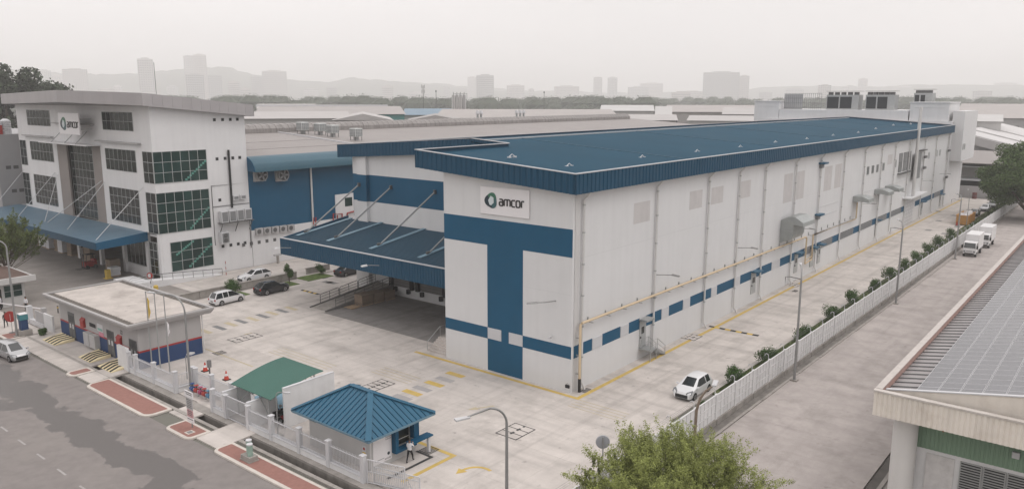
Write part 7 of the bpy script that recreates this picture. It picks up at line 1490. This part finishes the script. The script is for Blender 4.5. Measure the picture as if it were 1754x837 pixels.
# ================================================================== BACKGROUND
def far_box(name, px0, px1, pyt, dist, depth, mat, lab, cat, grp=None, zb=-.15, rot=None, floors=0, win=None):
    a = FAR(px0, dist); b = FAR(px1, dist); zt_ = FAR((px0+px1)/2, dist, pyt).z; c = (a+b)/2; wv = (b-a); wl_ = Vector((wv.x, wv.y, 0)).length; u = Vector((wv.x, wv.y, 0)).normalized(); v = Vector((-u.y, u.x, 0))
    if v.dot(Vector((math.cos(YAW), math.sin(YAW), 0))) < 0: v = -v
    o = thing(name, (c.x, c.y, zb), lab, cat, grp); o['_z'] = zt_
    p = [c-u*wl_/2, c+u*wl_/2, c+u*wl_/2+v*depth, c-u*wl_/2+v*depth]
    MB().hexa([(q.x, q.y, zb) for q in p]+[(q.x, q.y, zt_) for q in p]).build('wall', mat, o)
    return o, c, u, v, wl_, zt_
tw_ = [M('tower_pale', (.62, .60, .59), .8, .05, .05), M('tower_grey', (.48, .48, .48), .8, .05, .05), M('tower_warm', (.56, .52, .50), .8, .05, .05)]
twin = M('tower_window', (.09, .095, .10), .4, .1, .1)
def tower(px0, px1, pyt, dist, k, lab, cap=True, cols=None, setback=0):
    o, c, u, v, w_, zt_ = far_box('tower_block', px0, px1, pyt, dist, max(18, w_guess(px0, px1, dist)*.7), tw_[k % 3], lab, 'tower block', 'hazy tower blocks on the skyline')
    n_ = cols or max(3, int(w_/7)); mb = MB(); z = 6.0; dz = 3.3*2.5
    for i in range(n_):
        a = -w_/2+w_*(i+.22)/n_; b = -w_/2+w_*(i+.78)/n_
        mb2 = mb; zz = z
        while zz < zt_-4:
            p0_ = c+u*a-v*.25; p1_ = c+u*b-v*.25; p2_ = c+u*b-v*.02; p3_ = c+u*a-v*.02
            mb2.hexa([(q.x, q.y, zz) for q in (p0_, p1_, p2_, p3_)]+[(q.x, q.y, zz+dz*.55) for q in (p0_, p1_, p2_, p3_)]); zz += dz
    mb.build('windows', twin, o)['kind'] = 'stuff'
    if cap:
        p = [c-u*w_*.25, c+u*w_*.25, c+u*w_*.25+v*8, c-u*w_*.25+v*8]; MB().hexa([(q.x, q.y, zt_) for q in p]+[(q.x, q.y, zt_+4) for q in p]).build('roof_plant', tw_[k % 3], o)
    return o
def w_guess(a, b, d): return abs(b-a)/1333*d
T_ = [(240, 267, 101, 1500, 0, 'tallest pale tower left of centre-left ridge'), (319, 335, 96, 1900, 0, 'left of the twin towers on the hill'), (335, 358, 94, 1900, 2, 'right and taller of the twin towers on the hill'), (320, 352, 128, 1500, 1, 'grey block in front of the twin towers'), (358, 382, 130, 1700, 1, 'blue-grey block right of the twin towers'), (392, 412, 140, 1600, 2, 'low block between twin towers and the broad slab'),
      (451, 493, 122, 1700, 0, 'broad pale slab tower right of the twin towers'), (432, 455, 131, 1800, 1, 'darker block left of the broad pale slab'), (111, 154, 119, 1800, 2, 'twin-topped slab block behind the office roof'), (70, 92, 121, 2000, 1, 'faint block beside the tall dark tree'), (92, 112, 130, 2100, 2, 'low faint block behind the office roof'),
      (801, 818, 132, 2300, 2, 'faint low tower left of the dark slab'), (816, 846, 129, 1500, 1, 'dark slab tower near the middle of the skyline'), (949, 992, 148, 2000, 2, 'low wide apartment slab right of middle'), (1016, 1031, 133, 2000, 0, 'left of two slim towers'), (1040, 1057, 133, 2000, 1, 'right of two slim towers'), (1096, 1135, 143, 2300, 2, 'faint slab right of the two slim towers'),
      (1203, 1265, 124, 1700, 1, 'large wide tower block right of centre'), (1264, 1282, 130, 1800, 2, 'narrow wing beside the large wide tower block'), (1164, 1206, 157, 1900, 2, 'low faint block left of the large tower block'), (1468, 1484, 135, 2400, 2, 'slim faint tower above the chillers'), (1535, 1560, 148, 2800, 2, 'faint low tower right of the chillers'), (1600, 1650, 150, 3000, 1, 'very faint wide block above the white factory'), (1700, 1740, 142, 3200, 1, 'very faint block at the right edge')]
rsT = np.random.RandomState(5)
for k, px in enumerate((-20, 28, 168, 196, 286, 412, 520, 560, 655, 700, 760, 868, 905, 1075, 1150, 1300, 1345, 1400, 1440, 1510, 1580, 1665)):
    wd_ = 10+rsT.rand()*26; T_.append((px, px+wd_, 146+rsT.rand()*13, 1500+rsT.rand()*700, k, ['low hazy block', 'small faint slab', 'squat pale block', 'thin faint block'][k % 4]+' on the skyline, '+['farthest left', 'beside the dark tree', 'left above the office', 'above the office roof', 'right of the tallest tower', 'left of the broad slab', 'right of the broad slab', 'over the pink shed', 'above the teal gable', 'left of the telecom mast', 'by the silos', 'right of the dark slab', 'left of the wide apartments', 'after the two slim towers', 'left of the large tower', 'right of the large tower', 'left of the mesh screen', 'over the mesh screen', 'over the left chiller', 'over the right chiller', 'over the stair tower', 'over the white factory'][k]))
for a in T_: tower(a[0], a[1], a[2], a[3]*2.1, *a[4:])
# hills
def hills(name, dist, pts, mat, seed, depth=900):
    rs = np.random.RandomState(seed); xs_ = np.array([p[0] for p in pts], float); ys_ = np.array([p[1] for p in pts], float); n_ = 160; px = np.linspace(xs_[0], xs_[-1], n_); py = np.interp(px, xs_, ys_)
    k_ = np.cumsum(rs.randn(n_))*.35; k_ -= np.linspace(0, k_[-1], n_); py = py+k_+rs.randn(n_)*.7; V = []; F_ = []
    for i in range(n_):
        top = FAR(px[i], dist, py[i]); nb = FAR(px[i], dist-700); fb = FAR(px[i], dist+depth); m_ = FAR(px[i], dist-300)
        V += [(nb.x, nb.y, -.15), (m_.x, m_.y, top.z*.62), (top.x, top.y, top.z), (fb.x, fb.y, -.15)]
    for i in range(n_-1):
        for j in range(3): F_.append((i*4+j, i*4+j+1, i*4+5+j, i*4+4+j))
    mb = MB(); mb._add(V, F_); o = mb.build(name, mat, smooth=True); o['kind'] = 'structure'; return o
hm_ = M('hill_forest', (.055, .07, .045), .95, .35, .01, spec=.1)
hills('hills', 5300, [(-400, 120), (-150, 118), (30, 120), (60, 122), (120, 128), (200, 127), (260, 124), (310, 119), (360, 116), (385, 114), (420, 124), (470, 134), (520, 138), (560, 141), (600, 134), (630, 137), (680, 140), (740, 146), (800, 152), (900, 158), (980, 163)], hm_, 1)
hills('hills', 6000, [(380, 140), (500, 150), (600, 148), (700, 143), (800, 150), (900, 157), (1050, 160), (1250, 160), (1330, 152), (1400, 150), (1500, 150), (1600, 146), (1700, 148), (2200, 140)], hm_, 2)
# far wood: one mass of crowns
def wood_belt(name, pxa, pxb, d0, d1, n, h, lab, seed, mat=lf_far):
    rs = np.random.RandomState(seed); cs_ = []; rd_ = []
    for i in range(n):
        p = FAR(pxa+(pxb-pxa)*rs.rand(), d0+(d1-d0)*rs.rand()); hh = h*(.42+.62*rs.rand()**1.3); cs_.append((p.x, p.y, hh*.55)); r_ = hh*(.5+.25*rs.rand()); rd_.append((r_*1.15, r_*1.15, hh*.52))
    o = leaves(name, cs_, rd_, n*260, h*.05, mat, None, 1.0, seed, shell=.82, outl=0)
    mb = MB()
    for c, r_ in zip(cs_, rd_):
        k_ = 7; rings = []
        for a, s in ((-.9, .5), (-.3, .9), (.35, .8), (.85, .35)): rings.append([(c[0]+r_[0]*s*.93*math.cos(6.283*j/k_+a), c[1]+r_[1]*s*.93*math.sin(6.283*j/k_+a), max(-.1, c[2]+r_[2]*a*.93)) for j in range(k_)])
        V = [q for g_ in rings for q in g_]; mb._add(V, [(i*k_+j, i*k_+(j+1) % k_, (i+1)*k_+(j+1) % k_, (i+1)*k_+j) for i in range(3) for j in range(k_)]+[tuple(range(3*k_, 4*k_))])
    me = bpy.data.meshes.new('core'); me.from_pydata(mb.v, [], mb.f); me.materials.append(mat); c_ = link('leaf_core', me, o)
    return tag(o, lab, 'trees', kind='stuff')
wood_belt('far_trees', 380, 1130, 950, 1400, 330, 29, 'hazy belt of trees behind the factory roofs at middle', 61)
wood_belt('far_trees', -150, 480, 1200, 1700, 260, 30, 'faint belt of trees below the hills at left', 62)
wood_belt('far_trees', 1100, 2000, 1250, 1900, 290, 29, 'faint belt of trees behind the plant block at right', 63)
for k, (px, d, h) in enumerate(((522, 470, 17), (488, 560, 14), (568, 420, 13), (585, 480, 14), (645, 520, 22), (1180, 280, 10))):
    q = FAR(px, d); tree(q.x, q.y, h, h*.55, ['round dark tree beyond the pale roofs, left one', 'small tree at the left end of pale roofs', 'green tree beside the teal gabled shed', 'second green tree beside the teal gabled shed', 'taller hazy tree left of the telecom mast', 'rounded tree among the white sheds right of the ridge'][k], lf_far if k != 2 else lf_mid, 3500, 1.0, 100+k, z0=-.15, clumps=24, trunk_r=.4, cz0=.2, flat=.85)
# mid-distance industrial roofs
def shed(px0, px1, py_eave, py_ridge, dist, depth, wm, rm, lab, gable=False, zb=-.15):
    a = FAR(px0, dist); b = FAR(px1, dist); u = Vector((b.x-a.x, b.y-a.y, 0)); w_ = u.length; u.normalize(); v = Vector((-u.y, u.x, 0)); v = v if v.dot(Vector((math.cos(YAW), math.sin(YAW), 0))) > 0 else -v
    ze = FAR((px0+px1)/2, dist, py_eave).z; c = (a+b)/2; zr = FAR((px0+px1)/2, dist+(0 if gable else depth/2), py_ridge).z
    o = thing('industrial_shed', (c.x, c.y, zb), lab, 'shed', 'industrial sheds in the middle distance')
    P_ = lambda s, t_, z: tuple((c+u*s+v*t_).to_3d()[:2])+(z,)
    MB().hexa([P_(-w_/2, 0, zb), P_(w_/2, 0, zb), P_(w_/2, depth, zb), P_(-w_/2, depth, zb), P_(-w_/2, 0, ze), P_(w_/2, 0, ze), P_(w_/2, depth, ze), P_(-w_/2, depth, ze)]).build('wall', wm, o)
    if gable: MB()._add([P_(-w_/2-1, -1, ze), P_(w_/2+1, -1, ze), P_(0, -1, zr), P_(-w_/2-1, depth, ze), P_(w_/2+1, depth, ze), P_(0, depth, zr)], [(0, 1, 2), (3, 5, 4), (0, 2, 5, 3), (2, 1, 4, 5), (0, 3, 4, 1)]).build('roof', rm, o)
    else: MB()._add([P_(-w_/2-.6, -1, ze), P_(w_/2+.6, -1, ze), P_(w_/2+.6, depth/2, zr), P_(-w_/2-.6, depth/2, zr), P_(w_/2+.6, depth+1, ze), P_(-w_/2-.6, depth+1, ze)], [(0, 1, 2, 3), (3, 2, 4, 5), (0, 3, 5), (1, 4, 2), (0, 5, 4, 1)]).build('roof', rm, o)
    mb = MB(); n_ = max(2, int(w_/9))
    for i in range(n_): s = -w_/2+w_*(i+.3)/n_; mb2 = MB(); mb2.hexa([P_(s, -.12, ze*.55), P_(s+w_*.4/n_, -.12, ze*.55), P_(s+w_*.4/n_, -.02, ze*.55), P_(s, -.02, ze*.55), P_(s, -.12, ze*.8), P_(s+w_*.4/n_, -.12, ze*.8), P_(s+w_*.4/n_, -.02, ze*.8), P_(s, -.02, ze*.8)]); mb2.build('window', twin, o)
    return o
cr_ = M('shed_pale', (.45, .43, .42), .8, .05, .1); wh_ = M('shed_white', (.52, .51, .50), .8, .04, .1); tl_ = M('shed_teal', (.12, .30, .29), .7, .06, .2); br_ = M('shed_beige', (.42, .40, .38), .8, .06, .1); bl_ = M('shed_blueroof', (.17, .25, .32), .6, .06, .1); pk_ = M('shed_pink', (.40, .372, .358), .8, .06, .1)
o = shed(436, 692, 196, 182, 300, 50, tl_, M('shed_pinkgrey', (.37, .345, .335), .8, .06, .1), 'wide shed with teal wall and pale ridge behind the office roof')
pa, pb2 = FAR(438, 325, 181), FAR(664, 325, 181); MB().bar(pa, pb2, .8, .8).build('ridge_cap', capw, o)
shed(405, 598, 203, 191, 250, 36, wh_, cr_, 'long pale roofed shed left of the low gable'); shed(572, 668, 206, 195, 240, 40, cr_, greyrf2, 'low pale gable just behind the roof coolers', True); shed(692, 775, 197, 186, 340, 50, wh_, bl_, 'blue roofed shed below the telecom mast'); shed(700, 790, 207, 197, 236, 26, br_, M('gable_grey', (.36, .345, .335), .8, .06, .1), 'small grey gable right behind the factory ridge', True)
shed(745, 1060, 202, 187, 290, 60, cr_, pk_, 'long beige roof stretching behind the exhaust cowls'); shed(1030, 1120, 190, 180, 380, 40, wh_, wh_, 'white flat building at right end of the beige roof'); shed(1060, 1160, 206, 196, 300, 40, pk_, cr_, 'pink roofed shed right of the factory ridge'); shed(1125, 1150, 203, 182, 330, 20, wh_, wh_, 'small white tower house right of the factory'); shed(1140, 1300, 192, 180, 420, 60, br_, pk_, 'brownish shop row right of the factory'); shed(1180, 1310, 207, 198, 330, 50, wh_, cr_, 'white shed before the plant block'); shed(1240, 1330, 196, 184, 380, 40, M('shed_grey', (.35, .34, .34), .8, .05, .1), cr_, 'grey flat building left of the plant block')
shed(1640, 1900, 203, 178, 420, 80, M('shed_grey2', (.40, .39, .39), .8, .05, .1), pk_, 'long faded pink roofed hall at the right edge'); shed(1660, 1720, 208, 196, 330, 30, wh_, wh_, 'small white rooftop house above the white roof bands'); shed(130, 250, 168, 158, 500, 50, wh_, wh_, 'white hall glimpsed above the office roof'); shed(440, 540, 186, 178, 430, 40, wh_, cr_, 'pale roof far left above the pink one')
# silos, masts
q = FAR(785, 330)
for k in range(4):
    p = FAR(776.5+k*6.2, 330); zt_ = FAR(780, 330, 163).z; o = thing('silo', (p.x, p.y, -.15), ['leftmost', 'second', 'third', 'rightmost'][k]+' white silo of the cluster behind the factory ridge', 'silo', 'cluster of white silos'); MB().tube([(p.x, p.y, -.15), (p.x, p.y, zt_-1.5), (p.x, p.y, zt_)], [.74, .74, .62], 14).build('barrel', (wh_, wh_, wh_, greyw)[k], o, smooth=True)
    for zz in (9, 14, 19): MB().tube([(p.x, p.y, zz), (p.x, p.y, zz+.4)], .78, 14).build('hoop', steel, o)
    MB().tube([(p.x, p.y, zt_), (p.x, p.y, zt_+1.2)], .1, 6).build('vent', dsteel, o); mb = MB(); [mb.tube([(p.x+a*.8, p.y-.8, -.15), (p.x+a*.8, p.y-.8, zt_+.8)], .07, 5) for a in (-1, 1)]; mb.tube([(p.x-.8, p.y-.8, zt_+.5), (p.x+.8, p.y-.8, zt_+.5)], .07, 5); mb.build('ladder_frame', dsteel, o)
for k, (px, py, d, lab) in enumerate(((725, 147, 420, 'telecom mast behind the factory roofs'), (747, 155, 480, 'thin mast right of the telecom mast'), (932, 157, 520, 'thin pole mast among the far trees'))):
    p = FAR(px, d); zt_ = FAR(px, d, py).z; o = thing('mast', (p.x, p.y, -.15), lab, 'mast'); MB().tube([(p.x, p.y, -.15), (p.x, p.y, zt_)], [.35, .15], 6).build('pole', dsteel, o)
    if k == 0:
        for zz in (zt_-1.5, zt_-4): mb = MB(); [mb.box(p.x+a-.15, p.x+a+.15, p.y+b-.15, p.y+b+.15, zz, zz+2) for a, b in ((-.9, 0), (.9, 0), (0, .9))]; mb.build('antenna', greyw, o)
    else: MB().box(p.x-.3, p.x+.3, p.y-.3, p.y+.3, zt_-1, zt_).build('head', dsteel, o)
# ================================================================== HAZE
hz = MB().box(-7800, 7800, -7800, 7800, -1.6, 262).build('haze', M('haze_dummy', (1, 1, 1)))
vm_ = bpy.data.materials.new('haze_volume'); vm_.use_nodes = True; t = vm_.node_tree; t.nodes.clear(); pv = t.nodes.new('ShaderNodeVolumePrincipled'); mo = t.nodes.new('ShaderNodeOutputMaterial'); t.links.new(pv.outputs[0], mo.inputs['Volume'])
pv.inputs['Color'].default_value = (.998, .99, .988, 1); pv.inputs['Density'].default_value = HAZE; pv.inputs['Anisotropy'].default_value = 0.0
hz.data.materials.clear(); hz.data.materials.append(vm_); tag(hz, 'pale grey haze filling the air over the whole district', 'haze', kind='stuff')
